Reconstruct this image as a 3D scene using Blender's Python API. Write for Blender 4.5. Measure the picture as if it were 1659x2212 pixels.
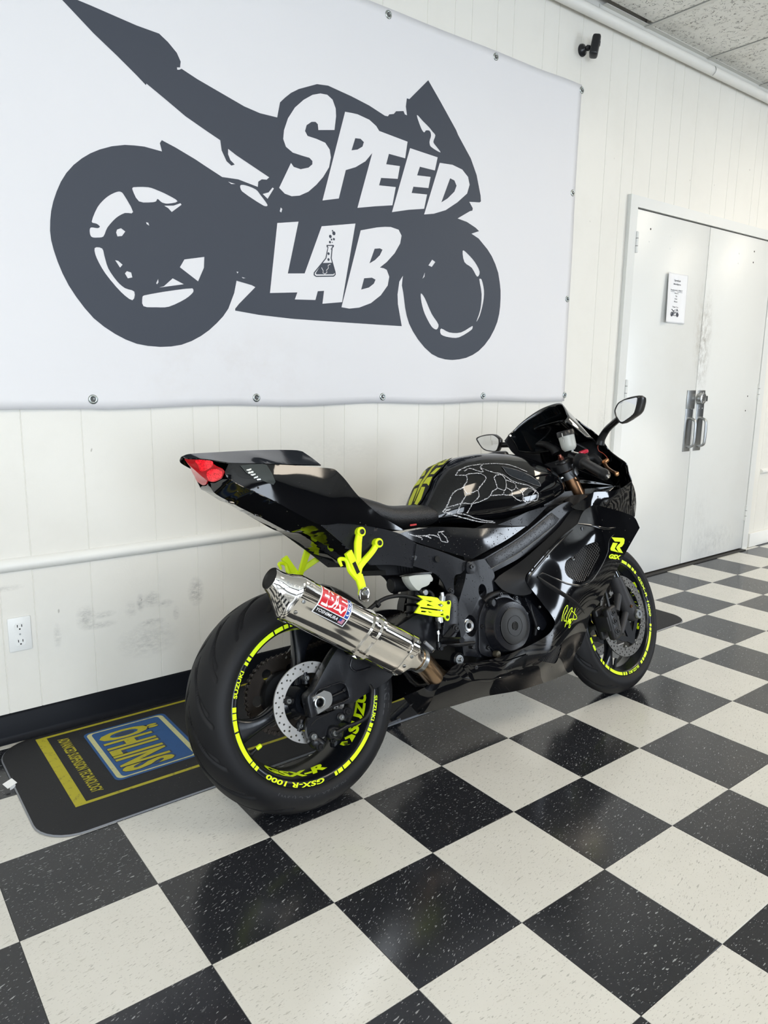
import bpy, bmesh, math, random
import numpy as np
from mathutils import Vector, Matrix
from mathutils.geometry import delaunay_2d_cdt, tessellate_polygon

# ------------------------------------------------------------------ scene reset
for o in list(bpy.data.objects):
    bpy.data.objects.remove(o, do_unlink=True)
scene = bpy.context.scene
COL = scene.collection

# ------------------------------------------------------------------ camera
cam_data = bpy.data.cameras.new('camera')
cam_data.sensor_fit = 'VERTICAL'
cam_data.sensor_height = 36.0
cam_data.lens = 25.7244
cam_data.clip_start = 0.05
cam = bpy.data.objects.new('camera', cam_data)
COL.objects.link(cam)
cam.matrix_world = Matrix(((0.793286, 0.101929, -0.600256, -0.229209),
                           (-0.608693, 0.155081, -0.778102, -1.561311),
                           (0.013777, 0.982629, 0.185067, 1.211666),
                           (0, 0, 0, 1)))
scene.camera = cam

# ------------------------------------------------------------------ world: hazy daylight outside the shop
world = bpy.data.worlds.new('daylight')
scene.world = world
world.use_nodes = True
wb = world.node_tree.nodes['Background']
wb.inputs[0].default_value = (0.78, 0.88, 1.0, 1)
wb.inputs[1].default_value = 1.0

# ------------------------------------------------------------------ area lamps standing in for daylight at the assumed storefront windows (behind the camera)
def window_light(x, y, z, w, h, watts, col, rot):
    d = bpy.data.lights.new('window_daylight', 'AREA')
    d.shape = 'RECTANGLE'; d.size = w; d.size_y = h
    d.energy = watts; d.color = col
    o = bpy.data.objects.new('window_daylight', d)
    COL.objects.link(o)
    o.location = (x, y, z); o.rotation_euler = rot
    return o
FRONT_Y = -5.2
WINDOWS = ((-3.2, 1.5, 70), (-1.35, 1.5, 75), (0.5, 1.5, 76), (7.0, 1.5, 140))        # x, width, watts
for wx, ww, watts in WINDOWS:
    window_light(wx, FRONT_Y + 0.05, 1.50, ww, 2.1, watts, (0.81, 0.895, 1.0), (math.radians(90), 0, 0))

# unseen spot lamp added to stand in for sunlight reflected onto the left door
sp = bpy.data.lights.new('added_door_spot', 'SPOT'); sp.energy = 330; sp.color = (1.0, 0.95, 0.86)
sp.spot_size = math.radians(6.5); sp.spot_blend = 0.9; sp.shadow_soft_size = 0.05
so = bpy.data.objects.new('added_door_spot', sp); COL.objects.link(so)
so.location = (0.75, FRONT_Y + 0.2, 1.55)
so.rotation_euler = (Vector((3.60, 0.94, 0.70)) - Vector(so.location)).to_track_quat('-Z', 'Y').to_euler()

# ------------------------------------------------------------------ colour management
vs = scene.view_settings
vs.view_transform = 'Standard'
vs.look = 'None'
vs.gamma = 1.0
vs.use_curve_mapping = False
vs.exposure = 0.17

# ================================================================== helpers
random.seed(7)
MATS = {}
def _nt(m):
    m.use_nodes = True
    return m.node_tree, m.node_tree.nodes['Principled BSDF']
def mat(name, col, rough=0.5, metal=0.0, coat=0.0, spec=0.5, bump=None, emit=None, trans=0.0, ior=1.45, alpha=1.0, coatr=0.03):
    if name in MATS: return MATS[name]
    m = bpy.data.materials.new(name)
    nt, b = _nt(m)
    b.inputs['Base Color'].default_value = (*col, 1)
    b.inputs['Roughness'].default_value = rough
    b.inputs['Metallic'].default_value = metal
    b.inputs['Coat Weight'].default_value = coat
    b.inputs['Coat Roughness'].default_value = coatr
    b.inputs['Specular IOR Level'].default_value = spec
    b.inputs['Transmission Weight'].default_value = trans
    b.inputs['IOR'].default_value = ior
    b.inputs['Alpha'].default_value = alpha
    if emit:
        b.inputs['Emission Color'].default_value = (*emit[0], 1)
        b.inputs['Emission Strength'].default_value = emit[1]
    if bump:
        scale, strength, dist = bump
        tc = nt.nodes.new('ShaderNodeTexCoord')
        n = nt.nodes.new('ShaderNodeTexNoise'); n.inputs['Scale'].default_value = scale; n.inputs['Detail'].default_value = 4
        bp = nt.nodes.new('ShaderNodeBump'); bp.inputs['Strength'].default_value = strength; bp.inputs['Distance'].default_value = dist
        nt.links.new(tc.outputs['Object'], n.inputs['Vector'])
        nt.links.new(n.outputs['Fac'], bp.inputs['Height'])
        nt.links.new(bp.outputs['Normal'], b.inputs['Normal'])
    MATS[name] = m
    return m
class G:
    """tiny node-graph helper"""
    def __init__(s, m): s.nt, s.b = _nt(m)
    def n(s, t, **k):
        x = s.nt.nodes.new(t)
        for a, v in k.items(): setattr(x, a, v)
        return x
    def l(s, a, b): s.nt.links.new(a, b)
    def v(s, sock, val):
        if hasattr(val, 'is_output'): s.l(val, sock)
        else: sock.default_value = val
    def math(s, op, a, b=None, clamp=False):
        x = s.n('ShaderNodeMath', operation=op, use_clamp=clamp); s.v(x.inputs[0], a)
        if b is not None: s.v(x.inputs[1], b)
        return x.outputs[0]
    def mix(s, f, a, b):
        x = s.n('ShaderNodeMix', data_type='RGBA'); s.v(x.inputs[0], f); s.v(x.inputs[6], a); s.v(x.inputs[7], b)
        return x.outputs[2]
    def ramp(s, f, lo, hi):
        x = s.n('ShaderNodeMapRange', clamp=True); s.v(x.inputs[0], f); x.inputs[1].default_value = lo; x.inputs[2].default_value = hi
        return x.outputs[0]
    def noise(s, vec, scale, detail=2, rough=0.5):
        x = s.n('ShaderNodeTexNoise'); s.l(vec, x.inputs['Vector']); x.inputs['Scale'].default_value = scale
        x.inputs['Detail'].default_value = detail; x.inputs['Roughness'].default_value = rough
        return x.outputs['Fac']
    def mapping(s, vec, scale=(1, 1, 1), loc=(0, 0, 0), rot=(0, 0, 0)):
        x = s.n('ShaderNodeMapping'); s.l(vec, x.inputs[0]); s.v(x.inputs[1], loc); s.v(x.inputs[2], rot); s.v(x.inputs[3], scale)
        return x.outputs[0]
    def bump(s, h, strength, dist):
        x = s.n('ShaderNodeBump'); x.inputs['Strength'].default_value = strength; x.inputs['Distance'].default_value = dist
        s.l(h, x.inputs['Height']); s.l(x.outputs[0], s.b.inputs['Normal'])
def newmat(name):
    m = bpy.data.materials.new(name); MATS[name] = m
    return m, G(m)

def tag(o, label=None, cat=None, group=None, kind=None):
    if label: o['label'] = label
    if cat: o['category'] = cat
    if group: o['group'] = group
    if kind: o['kind'] = kind
    return o
def empty(name, loc=(0, 0, 0), rot=(0, 0, 0), parent=None):
    o = bpy.data.objects.new(name, None); COL.objects.link(o)
    o.empty_display_size = 0.1
    o.location = loc; o.rotation_euler = rot; o.parent = parent
    return o
def link(name, me, m=None, parent=None):
    o = bpy.data.objects.new(name, me); COL.objects.link(o)
    if m is not None and not me.materials: me.materials.append(m)
    o.parent = parent
    return o
def mesh(name, V, F, m=None, parent=None, smooth=True, angle=40):
    me = bpy.data.meshes.new(name)
    me.from_pydata([tuple(map(float, v)) for v in V], [], [tuple(f) for f in F])
    me.validate(); me.update()
    bm = bmesh.new(); bm.from_mesh(me)
    bmesh.ops.recalc_face_normals(bm, faces=bm.faces)
    if smooth:
        ca = math.radians(angle)
        for f in bm.faces: f.smooth = True
        for e in bm.edges:
            if len(e.link_faces) == 2 and e.calc_face_angle(0) > ca: e.smooth = False
    bm.to_mesh(me); bm.free()
    return link(name, me, m, parent)
def bm_obj(name, bm, m=None, parent=None, smooth=True, angle=40):
    me = bpy.data.meshes.new(name)
    bmesh.ops.recalc_face_normals(bm, faces=bm.faces)
    if smooth:
        ca = math.radians(angle)
        for f in bm.faces: f.smooth = True
        for e in bm.edges:
            if len(e.link_faces) == 2 and e.calc_face_angle(0) > ca: e.smooth = False
    bm.to_mesh(me); bm.free()
    return link(name, me, m, parent)
def join(*parts):
    V, F = [], []
    for v, f in parts:
        o = len(V); V += [tuple(x) for x in v]; F += [tuple(i + o for i in q) for q in f]
    return V, F
def box(x0, x1, y0, y1, z0, z1):
    V = [(x, y, z) for x in (x0, x1) for y in (y0, y1) for z in (z0, z1)]
    F = [(0, 1, 3, 2), (4, 6, 7, 5), (0, 4, 5, 1), (2, 3, 7, 6), (0, 2, 6, 4), (1, 5, 7, 3)]
    return V, F
def bevbox(name, x0, x1, y0, y1, z0, z1, r, m, parent=None, seg=2):
    V, F = box(x0, x1, y0, y1, z0, z1)
    bm = bmesh.new()
    vs_ = [bm.verts.new(v) for v in V]
    for f in F: bm.faces.new([vs_[i] for i in f])
    bmesh.ops.bevel(bm, geom=list(bm.edges), offset=r, segments=seg, profile=0.5, affect='EDGES')
    return bm_obj(name, bm, m, parent)
def catmull(P, closed=False, n=8, corner=None):
    """Catmull-Rom resample; indices in `corner` stay sharp"""
    P = [np.array(q, float) for q in P]; N = len(P); out = []
    corner = corner or set()
    segs = N if closed else N - 1
    for i in range(segs):
        p1, p2 = P[i], P[(i + 1) % N]
        p0 = P[i - 1] if (closed or i > 0) else 2 * p1 - p2
        p3 = P[(i + 2) % N] if (closed or i + 2 < N) else 2 * p2 - p1
        if i in corner: p0 = 2 * p1 - p2
        if (i + 1) % N in corner: p3 = 2 * p2 - p1
        d = np.linalg.norm(p2 - p1)
        t1 = (p2 - p0); t2 = (p3 - p1)
        a, c = np.linalg.norm(t1), np.linalg.norm(t2)
        t1 = t1 / a * min(a * .5, d) if a > 1e-9 else t1
        t2 = t2 / c * min(c * .5, d) if c > 1e-9 else t2
        for k in range(n):
            t = k / n
            h1 = 2*t**3 - 3*t**2 + 1; h2 = t**3 - 2*t**2 + t; h3 = -2*t**3 + 3*t**2; h4 = t**3 - t**2
            out.append(h1*p1 + h2*t1 + h3*p2 + h4*t2)
    if not closed: out.append(P[-1])
    return out
def outline(L, n=5):
    """list of (x,y,z[,'c']) -> smooth closed loop, 'c' marks a corner"""
    cor = {i for i, q in enumerate(L) if isinstance(q[-1], str)}
    return catmull([q[:-1] if isinstance(q[-1], str) else q for q in L], True, n, cor)
def tube(path, r, seg=12, n=6, caps=True, smooth=True):
    P = catmull(path, False, n) if (smooth and len(path) > 2) else [np.array(q, float) for q in path]
    N = len(P)
    R = [r] * N if not hasattr(r, '__len__') else list(np.interp(np.linspace(0, 1, N), np.linspace(0, 1, len(r)), r))
    T = [P[min(i + 1, N - 1)] - P[max(i - 1, 0)] for i in range(N)]
    T = [t / np.linalg.norm(t) for t in T]
    u = np.cross(T[0], [0, 0, 1.0])
    if np.linalg.norm(u) < .1: u = np.cross(T[0], [1.0, 0, 0])
    u /= np.linalg.norm(u)
    V, F = [], []
    for i in range(N):
        u = u - T[i] * (u @ T[i]); u /= np.linalg.norm(u); w = np.cross(T[i], u)
        for k in range(seg):
            a = 2 * math.pi * k / seg
            V.append(P[i] + R[i] * (math.cos(a) * u + math.sin(a) * w))
    for i in range(N - 1):
        for k in range(seg):
            F.append((i*seg + k, i*seg + (k+1) % seg, (i+1)*seg + (k+1) % seg, (i+1)*seg + k))
    if caps:
        F.append(tuple(range(seg))[::-1]); F.append(tuple(range((N-1)*seg, N*seg)))
    return V, F
def loft(secs, caps=True, closed=True):
    n = len(secs[0]); V = [q for s in secs for q in s]; F = []
    for i in range(len(secs) - 1):
        for k in range(n if closed else n - 1):
            F.append((i*n + k, i*n + (k+1) % n, (i+1)*n + (k+1) % n, (i+1)*n + k))
    if caps and closed:
        F.append(tuple(range(n))[::-1]); F.append(tuple(range((len(secs)-1)*n, len(secs)*n)))
    return V, F
def frame_of(d):
    d = np.array(d, float); d /= np.linalg.norm(d)
    u = np.cross(d, [0, 0, 1.0])
    if np.linalg.norm(u) < .05: u = np.cross(d, [1.0, 0, 0])
    u /= np.linalg.norm(u)
    return u, np.cross(d, u), d
def lathe(o, d, prof, seg=48, caps=False, arc=None):
    """profile [(radius, height along d)] turned about the axis o,d"""
    u, w, d = frame_of(d); o = np.array(o, float); V, F = [], []
    full = arc is None
    a0, a1 = (0, 2 * math.pi) if full else arc
    cols = seg if full else seg + 1
    for r, h in prof:
        for k in range(cols):
            a = a0 + (a1 - a0) * k / seg
            V.append(o + d * h + r * (math.cos(a) * u + math.sin(a) * w))
    for i in range(len(prof) - 1):
        for k in range(seg):
            k2 = (k + 1) % cols if full else k + 1
            F.append((i*cols + k, i*cols + k2, (i+1)*cols + k2, (i+1)*cols + k))
    if caps and full:
        F.append(tuple(range(cols))[::-1]); F.append(tuple(range((len(prof)-1)*cols, len(prof)*cols)))
    return V, F
def cyl(o, d, r, h, seg=24, bev=0.0):
    if bev: prof = [(0, 0), (r - bev, 0), (r, bev), (r, h - bev), (r - bev, h), (0, h)]
    else: prof = [(0, 0), (r, 0), (r, h), (0, h)]
    return lathe(o, d, prof, seg)
def cdt(loops, pts=(), typ=4):
    vs_, es = [], []
    for lp in loops:
        o = len(vs_); vs_ += [Vector((float(a), float(b_))) for a, b_ in lp]
        es += [(o + i, o + (i + 1) % len(lp)) for i in range(len(lp))]
    vs_ += [Vector((float(a), float(b_))) for a, b_ in pts]
    r = delaunay_2d_cdt(vs_, es, [], 0, 1e-7)
    V = np.array([tuple(v) for v in r[0]]); F = np.array([tuple(f) for f in r[2]])
    c = V[F].mean(1); cnt = np.zeros(len(c), int)
    for lp in loops:                       # even-odd rule: nested loops are holes
        a = np.array(lp, float)[:, :2]; b_ = np.roll(a, -1, 0)
        for (ax, ay), (bx, by) in zip(a, b_):
            if ay == by: continue
            hit = ((ay > c[:, 1]) != (by > c[:, 1])) & (c[:, 0] < (bx - ax)*(c[:, 1] - ay)/(by - ay) + ax)
            cnt += hit
    F = F[cnt % 2 == 1]
    return [tuple(v) for v in V], [tuple(f) for f in F]
def flat(loops, fn, typ=4, pts=()):
    """triangulated flat print; fn maps (a,b) -> (x,y,z)"""
    V, F = cdt(loops, pts, typ)
    return [fn(a, b_) for a, b_ in V], F
def prism(loops, fn, typ=4):
    """solid from 2D loops (even-odd); fn(a,b,t) with t in 0..1 across the thickness"""
    V, F = cdt(loops, (), typ)
    n = len(V)
    VV = [fn(a, b_, 0) for a, b_ in V] + [fn(a, b_, 1) for a, b_ in V]
    cnt = {}
    for f in F:
        for i in range(len(f)):
            e = (f[i], f[(i+1) % len(f)])
            cnt[e] = cnt.get(e, 0) + 1
    FF = [tuple(f) for f in F] + [tuple(i + n for i in f[::-1]) for f in F]
    for (a, b_) in cnt:
        if (b_, a) not in cnt: FF.append((b_, a, a + n, b_ + n))
    return VV, FF
def plate(name, L, y0, y1, m, parent, holes=(), bev=0.0015, n=4, smooth_out=True):
    """flat part in the bike's side plane: outline [(x,z[,'c'])], from y0 to y1, bevelled"""
    lp = [(q[0], q[1]) for q in outline(L, n)] if smooth_out else [(q[0], q[1]) for q in L]
    V, F = prism([lp] + list(holes), lambda a, b_, t: (a, y0 + (y1 - y0) * t, b_))
    bm = bmesh.new(); vv = [bm.verts.new(v) for v in V]
    for f in F:
        try: bm.faces.new([vv[i] for i in f])
        except ValueError: pass
    bmesh.ops.recalc_face_normals(bm, faces=bm.faces)
    if bev:
        ed = [e for e in bm.edges if len(e.link_faces) == 2 and e.calc_face_angle(0) > 1.2]
        bmesh.ops.bevel(bm, geom=ed, offset=bev, segments=2, profile=0.5, affect='EDGES', clamp_overlap=True)
    return bm_obj(name, bm, m, parent)
def circle2(cx, cz, r, n=20): return [(cx + r*math.cos(2*math.pi*k/n), cz + r*math.sin(2*math.pi*k/n)) for k in range(n)]
# ---- smooth body panels: traced outline in the side view, lateral depth from a thin-plate spline
def tps(P, Y, smooth=1e-5):
    P = np.array(P, float); n = len(P)
    d = np.linalg.norm(P[:, None] - P[None], axis=2) + 1e-12
    K = d**2 * np.log(d) + smooth * np.eye(n)
    A = np.zeros((n+3, n+3)); A[:n, :n] = K; A[:n, n] = 1; A[:n, n+1:] = P; A[n, :n] = 1; A[n+1:, :n] = P.T
    w = np.linalg.solve(A, np.r_[np.array(Y, float), 0, 0, 0])
    def f(q):
        q = np.atleast_2d(np.array(q, float)); r = np.linalg.norm(q[:, None] - P[None], axis=2) + 1e-12
        return (r**2 * np.log(r)) @ w[:n] + w[n] + q @ w[n+1:]
    return f
def inside(q, lp):
    x, y = q; c = False; n = len(lp); j = n - 1
    for i in range(n):
        if (lp[i][1] > y) != (lp[j][1] > y) and x < (lp[j][0]-lp[i][0])*(y-lp[i][1])/(lp[j][1]-lp[i][1]) + lp[i][0]: c = not c
        j = i
    return c
def seg_dist(q, A, B):
    ab = B - A; t = np.clip(((q - A) * ab).sum(1) / np.maximum((ab*ab).sum(1), 1e-12), 0, 1)
    return np.sqrt((((A + ab * t[:, None]) - q)**2).sum(1)).min()
SURF = {}
def resample(P, step, keep):
    """even spacing along a closed loop, corner points kept"""
    P = [np.array(q, float) for q in P]; n = len(P)
    idx = sorted({int(np.argmin([np.linalg.norm(q - k) for q in P])) for k in keep}) or [0]
    out = []
    for a, b_ in zip(idx, idx[1:] + [idx[0] + n]):
        seg = np.array([P[i % n] for i in range(a, b_ + 1)])
        c = np.r_[0, np.cumsum(np.linalg.norm(np.diff(seg, axis=0), axis=1))]
        m_ = max(1, int(round(c[-1]/step)))
        for k in range(m_): out.append(np.array([np.interp(c[-1]*k/m_, c, seg[:, i]) for i in range(3)]))
    return out
def panel(name, L, m, parent, ctrl=(), holes=(), grid=0.014, roll=0.0, rollw=0.006, thick=0.003, side=-1, n=5, key=None, smooth=1e-5, mirror=False):
    """L: [(x,y,z[,'c'])] outline with depths; ctrl: interior (x,y,z); holes: list of [(x,z)] loops"""
    O3 = resample(outline(L, 8), .0055, [np.array(q[:3]) for q in L if isinstance(q[-1], str)])
    lp = [(q[0], q[2]) for q in O3]
    f = tps([(q[0], q[2]) for q in O3[::3]] + [(q[0], q[2]) for q in ctrl], [q[1] for q in O3[::3]] + [q[1] for q in ctrl], smooth)
    if key: SURF[key] = (f, lp, roll, rollw)
    A = np.array(lp); B = np.roll(A, -1, 0)
    for h in holes:
        h_ = np.array(h); A = np.vstack([A, h_]); B = np.vstack([B, np.roll(h_, -1, 0)])
    pts = []
    a = np.array(lp)
    def ok(q): return inside(q, lp) and not any(inside(q, h) for h in holes)
    if roll:
        for lpp in [lp] + list(holes):
            aa = np.array(lpp); t = np.roll(aa, -1, 0) - np.roll(aa, 1, 0); t /= np.maximum(np.linalg.norm(t, axis=1), 1e-9)[:, None]
            nn = np.c_[-t[:, 1], t[:, 0]]
            for off in (0.3, 1.0):
                for s in (-1, 1):
                    for q in aa + nn * s * off * rollw:
                        if ok(q) and abs(seg_dist(q, A, B) - off*rollw) < rollw * .2: pts.append(tuple(q))
    lo, hi = a.min(0), a.max(0)
    for i in range(int((hi[0]-lo[0])/grid) + 1):
        for j in range(int((hi[1]-lo[1])/grid) + 1):
            q = (lo[0] + (i + .5*(j % 2)) * grid, lo[1] + j * grid * .87)
            if ok(q) and seg_dist(np.array(q), A, B) > max(rollw * 1.4, grid * .4): pts.append(q)
    V2, F = cdt([lp] + list(holes), pts)
    Y = f(V2)
    if roll:
        for i, q in enumerate(V2):
            d = seg_dist(np.array(q), A, B)
            if d < rollw: Y[i] -= side * roll * (1 - d / rollw)**2
    V = [(q[0], y, q[1]) for q, y in zip(V2, Y)]
    o = _panel_obj(name, V, F, m, parent, thick, side)
    if mirror:
        o2 = _panel_obj(name, [(x, -y, z) for x, y, z in V], F, m, parent, thick, -side)
        return o, o2
    return o
def _panel_obj(name, V, F, m, parent, thick, side):
    me = bpy.data.meshes.new(name)
    me.from_pydata([tuple(map(float, v)) for v in V], [], F); me.update()
    s = sum(p.normal.y for p in me.polygons)
    if s * side < 0: me.flip_normals()
    for p in me.polygons: p.use_smooth = True
    cnt = {}
    for p in me.polygons:
        for k in p.edge_keys: cnt[k] = cnt.get(k, 0) + 1
    for e in me.edges:                       # crisp rim: boundary edges split the normals
        if cnt.get(e.key, 0) == 1: e.use_edge_sharp = True
    o = link(name, me, m, parent)
    if thick:
        md = o.modifiers.new('thickness', 'SOLIDIFY'); md.thickness = thick; md.offset = -1
    return o
def on_surf(key, x, z, lift=0.0006, side=-1):
    f, lp, roll, rollw = SURF[key]
    return (x, float(f([(x, z)])[0]) + side * lift, z)
def decal(name, loops, key, m, parent, lift=0.0008, step=0.012, side=-1):
    """print lying on a panel's surface: 2D loops (x,z)"""
    f = SURF[key][0]
    a = np.array([q for lp in loops for q in lp]); lo, hi = a.min(0), a.max(0)
    pts = []
    A = np.vstack([np.array(lp) for lp in loops]); B = np.vstack([np.roll(np.array(lp), -1, 0) for lp in loops])
    for i in range(int((hi[0]-lo[0])/step) + 1):
        for j in range(int((hi[1]-lo[1])/step) + 1):
            q = (lo[0] + i*step, lo[1] + j*step)
            if sum(inside(q, lp) for lp in loops) % 2 and seg_dist(np.array(q), A, B) > step*.3: pts.append(q)
    V2, F = cdt(loops, pts)
    Y = f(V2) + side * lift
    return mesh(name, [(q[0], y, q[1]) for q, y in zip(V2, Y)], F, m, parent)
def ribbon2(P, w, closed=False):
    """thin stroke (2D) -> loop"""
    P = [np.array(q[:2], float) for q in P]; L_, R_ = [], []
    for i in range(len(P)):
        t = P[min(i+1, len(P)-1)] - P[max(i-1, 0)]; t /= max(np.linalg.norm(t), 1e-9); nn = np.array([-t[1], t[0]])
        L_.append(P[i] + nn*w/2); R_.append(P[i] - nn*w/2)
    return [tuple(q) for q in L_ + R_[::-1]]
# ---- lettering
_TXT = {}
def text2(body, bold=0.0, shear=0.0, spacing=1.0):
    """triangulated lettering: verts normalised to cap height 1, x from 0"""
    k = (body, bold, shear, spacing)
    if k in _TXT: return _TXT[k]
    c = bpy.data.curves.new('lettering', 'FONT'); c.body = body; c.size = 1; c.offset = bold; c.shear = shear; c.space_character = spacing
    c.resolution_u = 3
    o = bpy.data.objects.new('lettering', c); COL.objects.link(o)
    dg = bpy.context.evaluated_depsgraph_get()
    me = bpy.data.meshes.new_from_object(o.evaluated_get(dg))
    V = np.array([v.co[:2] for v in me.vertices]); F = [tuple(p.vertices) for p in me.polygons]
    bpy.data.objects.remove(o, do_unlink=True); bpy.data.curves.remove(c); bpy.data.meshes.remove(me)
    V = V - V.min(0); h = V[:, 1].max(); V = V / h
    _TXT[k] = (V, F)
    return V, F
def text_obj(name, body, fn, width, height, m, parent, bold=0.012, shear=0.0, spacing=1.0, sub=0):
    """fn(s,t): s along the text 0..width, t up 0..height -> 3D point"""
    V, F = text2(body, bold, shear, spacing)
    w = V[:, 0].max()
    bm = bmesh.new(); vv = [bm.verts.new((v[0]/w*width, v[1]*height, 0)) for v in V]
    for f in F:
        try: bm.faces.new([vv[i] for i in f])
        except ValueError: pass
    if sub:
        bmesh.ops.triangulate(bm, faces=bm.faces)
        for k in range(1, sub):
            g = list(bm.verts) + list(bm.edges) + list(bm.faces)
            bmesh.ops.bisect_plane(bm, geom=g, plane_co=(width*k/sub, 0, 0), plane_no=(1, 0, 0))
    for v in bm.verts: v.co = Vector(tuple(map(float, fn(v.co.x, v.co.y))))
    return bm_obj(name, bm, m, parent, smooth=False)
def hexhole_bolt(name, p, d, r, h, m, parent, sink=0.55):
    """socket-head bolt: bevelled head with a hexagonal recess"""
    u, w, d = frame_of(d); p = np.array(p, float)
    V, F = [], []
    def ring(rad, hh, n=12): 
        s = len(V)
        for k in range(n):
            a = 2*math.pi*k/n; V.append(p + d*hh + rad*(math.cos(a)*u + math.sin(a)*w))
        return s
    rs = [ring(r, 0), ring(r, h*.8), ring(r*.88, h), ring(r*.52, h), ring(r*.5, h*(1-sink)), ring(.001, h*(1-sink))]
    for a, b_ in zip(rs, rs[1:]):
        for k in range(12): F.append((a+k, a+(k+1) % 12, b_+(k+1) % 12, b_+k))
    return mesh(name, V, F, m, parent)

# ================================================================== materials of the room
def grime(g, vec, amount=0.12):
    return g.math('MULTIPLY', g.ramp(g.noise(vec, 1.7, 6, .65), .48, .8), amount)
def make_wall_paint():
    m, g = newmat('wall_paint')
    tc = g.n('ShaderNodeTexCoord').outputs['Object']
    base = g.mix(g.noise(tc, 0.8, 3), (.76, .745, .69, 1), (.795, .78, .73, 1))
    col = g.mix(grime(g, tc, .22), base, (.52, .50, .44, 1))
    # scuffs left by tyres and boots along the lower wall: (x, z, rx, rz, strength, grain)
    for cx, cz, rx, rz, st in ((.335, .330, .012, .04, .5), (.43, .375, .03, .04, .75), (.487, .375, .04, .012, .6), (.48, .34, .05, .012, .6),
                               (.62, .395, .014, .03, .95), (.66, .40, .03, .028, .9), (.71, .375, .03, .014, .6), (.585, .375, .02, .03, .45),
                               (.655, .315, .045, .012, .8), (.64, .25, .10, .06, .5), (.83, .40, .028, .05, 1.0), (.75, .33, .012, .025, .6), (.19, .52, .05, .01, .55),
                               (1.27, .78, .3, .05, .15), (1.4, .9, .3, .07, .13), (1.85, .62, .05, .06, .4), (3.25, .93, .05, .14, .3)):
        d = g.n('ShaderNodeVectorMath', operation='LENGTH')
        g.l(g.mapping(tc, (1/rx, 0, 1/rz), (-cx/rx, 0, -cz/rz)), d.inputs[0])
        f = g.ramp(d.outputs['Value'], 1.25, .35)
        f = g.math('MULTIPLY', f, g.ramp(g.noise(g.mapping(tc, (30, 30, 70)), 1.4, 5, .8), .36, .68))
        col = g.mix(g.math('MULTIPLY', f, st * .75), col, (.24, .24, .235, 1))
    sp = g.ramp(g.noise(g.mapping(tc, (1, 1, .6)), 38, 1), .82, .84)
    col = g.mix(g.math('MULTIPLY', sp, .5), col, (.2, .18, .15, 1))
    g.l(col, g.b.inputs['Base Color'])
    g.b.inputs['Roughness'].default_value = .42
    g.b.inputs['Specular IOR Level'].default_value = .35
    g.bump(g.noise(tc, 220, 3), .12, .002)
    return m
WALL = make_wall_paint()
def make_door_paint():
    m, g = newmat('door_paint')
    tc = g.n('ShaderNodeTexCoord').outputs['Object']
    col = g.mix(g.noise(tc, 1.1, 3), (.70, .71, .69, 1), (.74, .75, .73, 1))
    col = g.mix(grime(g, tc, .2), col, (.55, .53, .48, 1))
    for cx, cz, rx, rz, st, c in ((4.21, 1.42, .09, .34, .95, (.16, .13, .09, 1)), (4.13, 1.55, .06, .30, .4, (.35, .30, .22, 1)), (4.55, .12, .34, .13, .55, (.3, .31, .31, 1)),
                                  (4.35, .3, .15, .2, .3, (.35, .36, .36, 1)), (4.17, 1.95, .05, .2, .3, (.4, .36, .28, 1))):
        d = g.n('ShaderNodeVectorMath', operation='LENGTH')
        g.l(g.mapping(tc, (1/rx, 0, 1/rz), (-cx/rx, 0, -cz/rz)), d.inputs[0])
        f = g.math('MULTIPLY', g.ramp(d.outputs['Value'], 1.1, .1), g.ramp(g.noise(g.mapping(tc, (26, 26, 14)), 1.5, 6, .8), .42, .72))
        col = g.mix(g.math('MULTIPLY', f, st), col, c)
    g.l(col, g.b.inputs['Base Color'])
    g.b.inputs['Roughness'].default_value = .33
    g.bump(g.noise(tc, 60, 3), .06, .002)
    return m
DOOR = make_door_paint()
def make_tile(name, base, base2, fleck, fleck2, rough, dt=0.0, st=.42):
    m, g = newmat(name)
    tc = g.n('ShaderNodeTexCoord').outputs['Object']
    rnd = g.n('ShaderNodeObjectInfo').outputs['Random']
    off = g.n('ShaderNodeCombineXYZ'); g.l(g.math('MULTIPLY', rnd, 37), off.inputs[0]); g.l(g.math('MULTIPLY', rnd, 91), off.inputs[1])
    rot = g.n('ShaderNodeCombineXYZ'); g.l(g.math('SUBTRACT', g.math('MULTIPLY', rnd, .5), .45), rot.inputs[2])
    v = g.n('ShaderNodeVectorMath', operation='ADD'); g.l(tc, v.inputs[0]); g.l(off.outputs[0], v.inputs[1])
    v = g.mapping(v.outputs[0], (1, 1, 1), (0, 0, 0), rot.outputs[0])
    col = g.mix(g.noise(v, 9, 4, .6), base, base2)
    f1 = g.ramp(g.noise(g.mapping(v, (52, 210, 1)), 1, 1.5), .655 + dt, .685 + dt)
    f2 = g.ramp(g.noise(g.mapping(v, (110, 420, 1), (3, 7, 0)), 1, 1), .675 + dt, .70 + dt)
    f3 = g.ramp(g.noise(g.mapping(v, (38, 120, 1), (13, 27, 0)), 1, 2), .66 + dt, .70 + dt)
    col = g.mix(g.math('MULTIPLY', f1, st), col, fleck)
    col = g.mix(g.math('MULTIPLY', f2, st), col, fleck)
    col = g.mix(g.math('MULTIPLY', f3, st*.8), col, fleck2)
    g.l(col, g.b.inputs['Base Color'])
    r = g.math('ADD', g.math('MULTIPLY', g.noise(v, 14, 4, .6), .14), rough - .07)
    g.l(r, g.b.inputs['Roughness'])
    g.b.inputs['Specular IOR Level'].default_value = .5
    g.bump(g.noise(v, 7, 3), .05, .004)
    return m
T_WHITE = make_tile('tile_white', (.655, .645, .60, 1), (.58, .57, .525, 1), (.13, .125, .11, 1), (.34, .325, .28, 1), .20)
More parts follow.
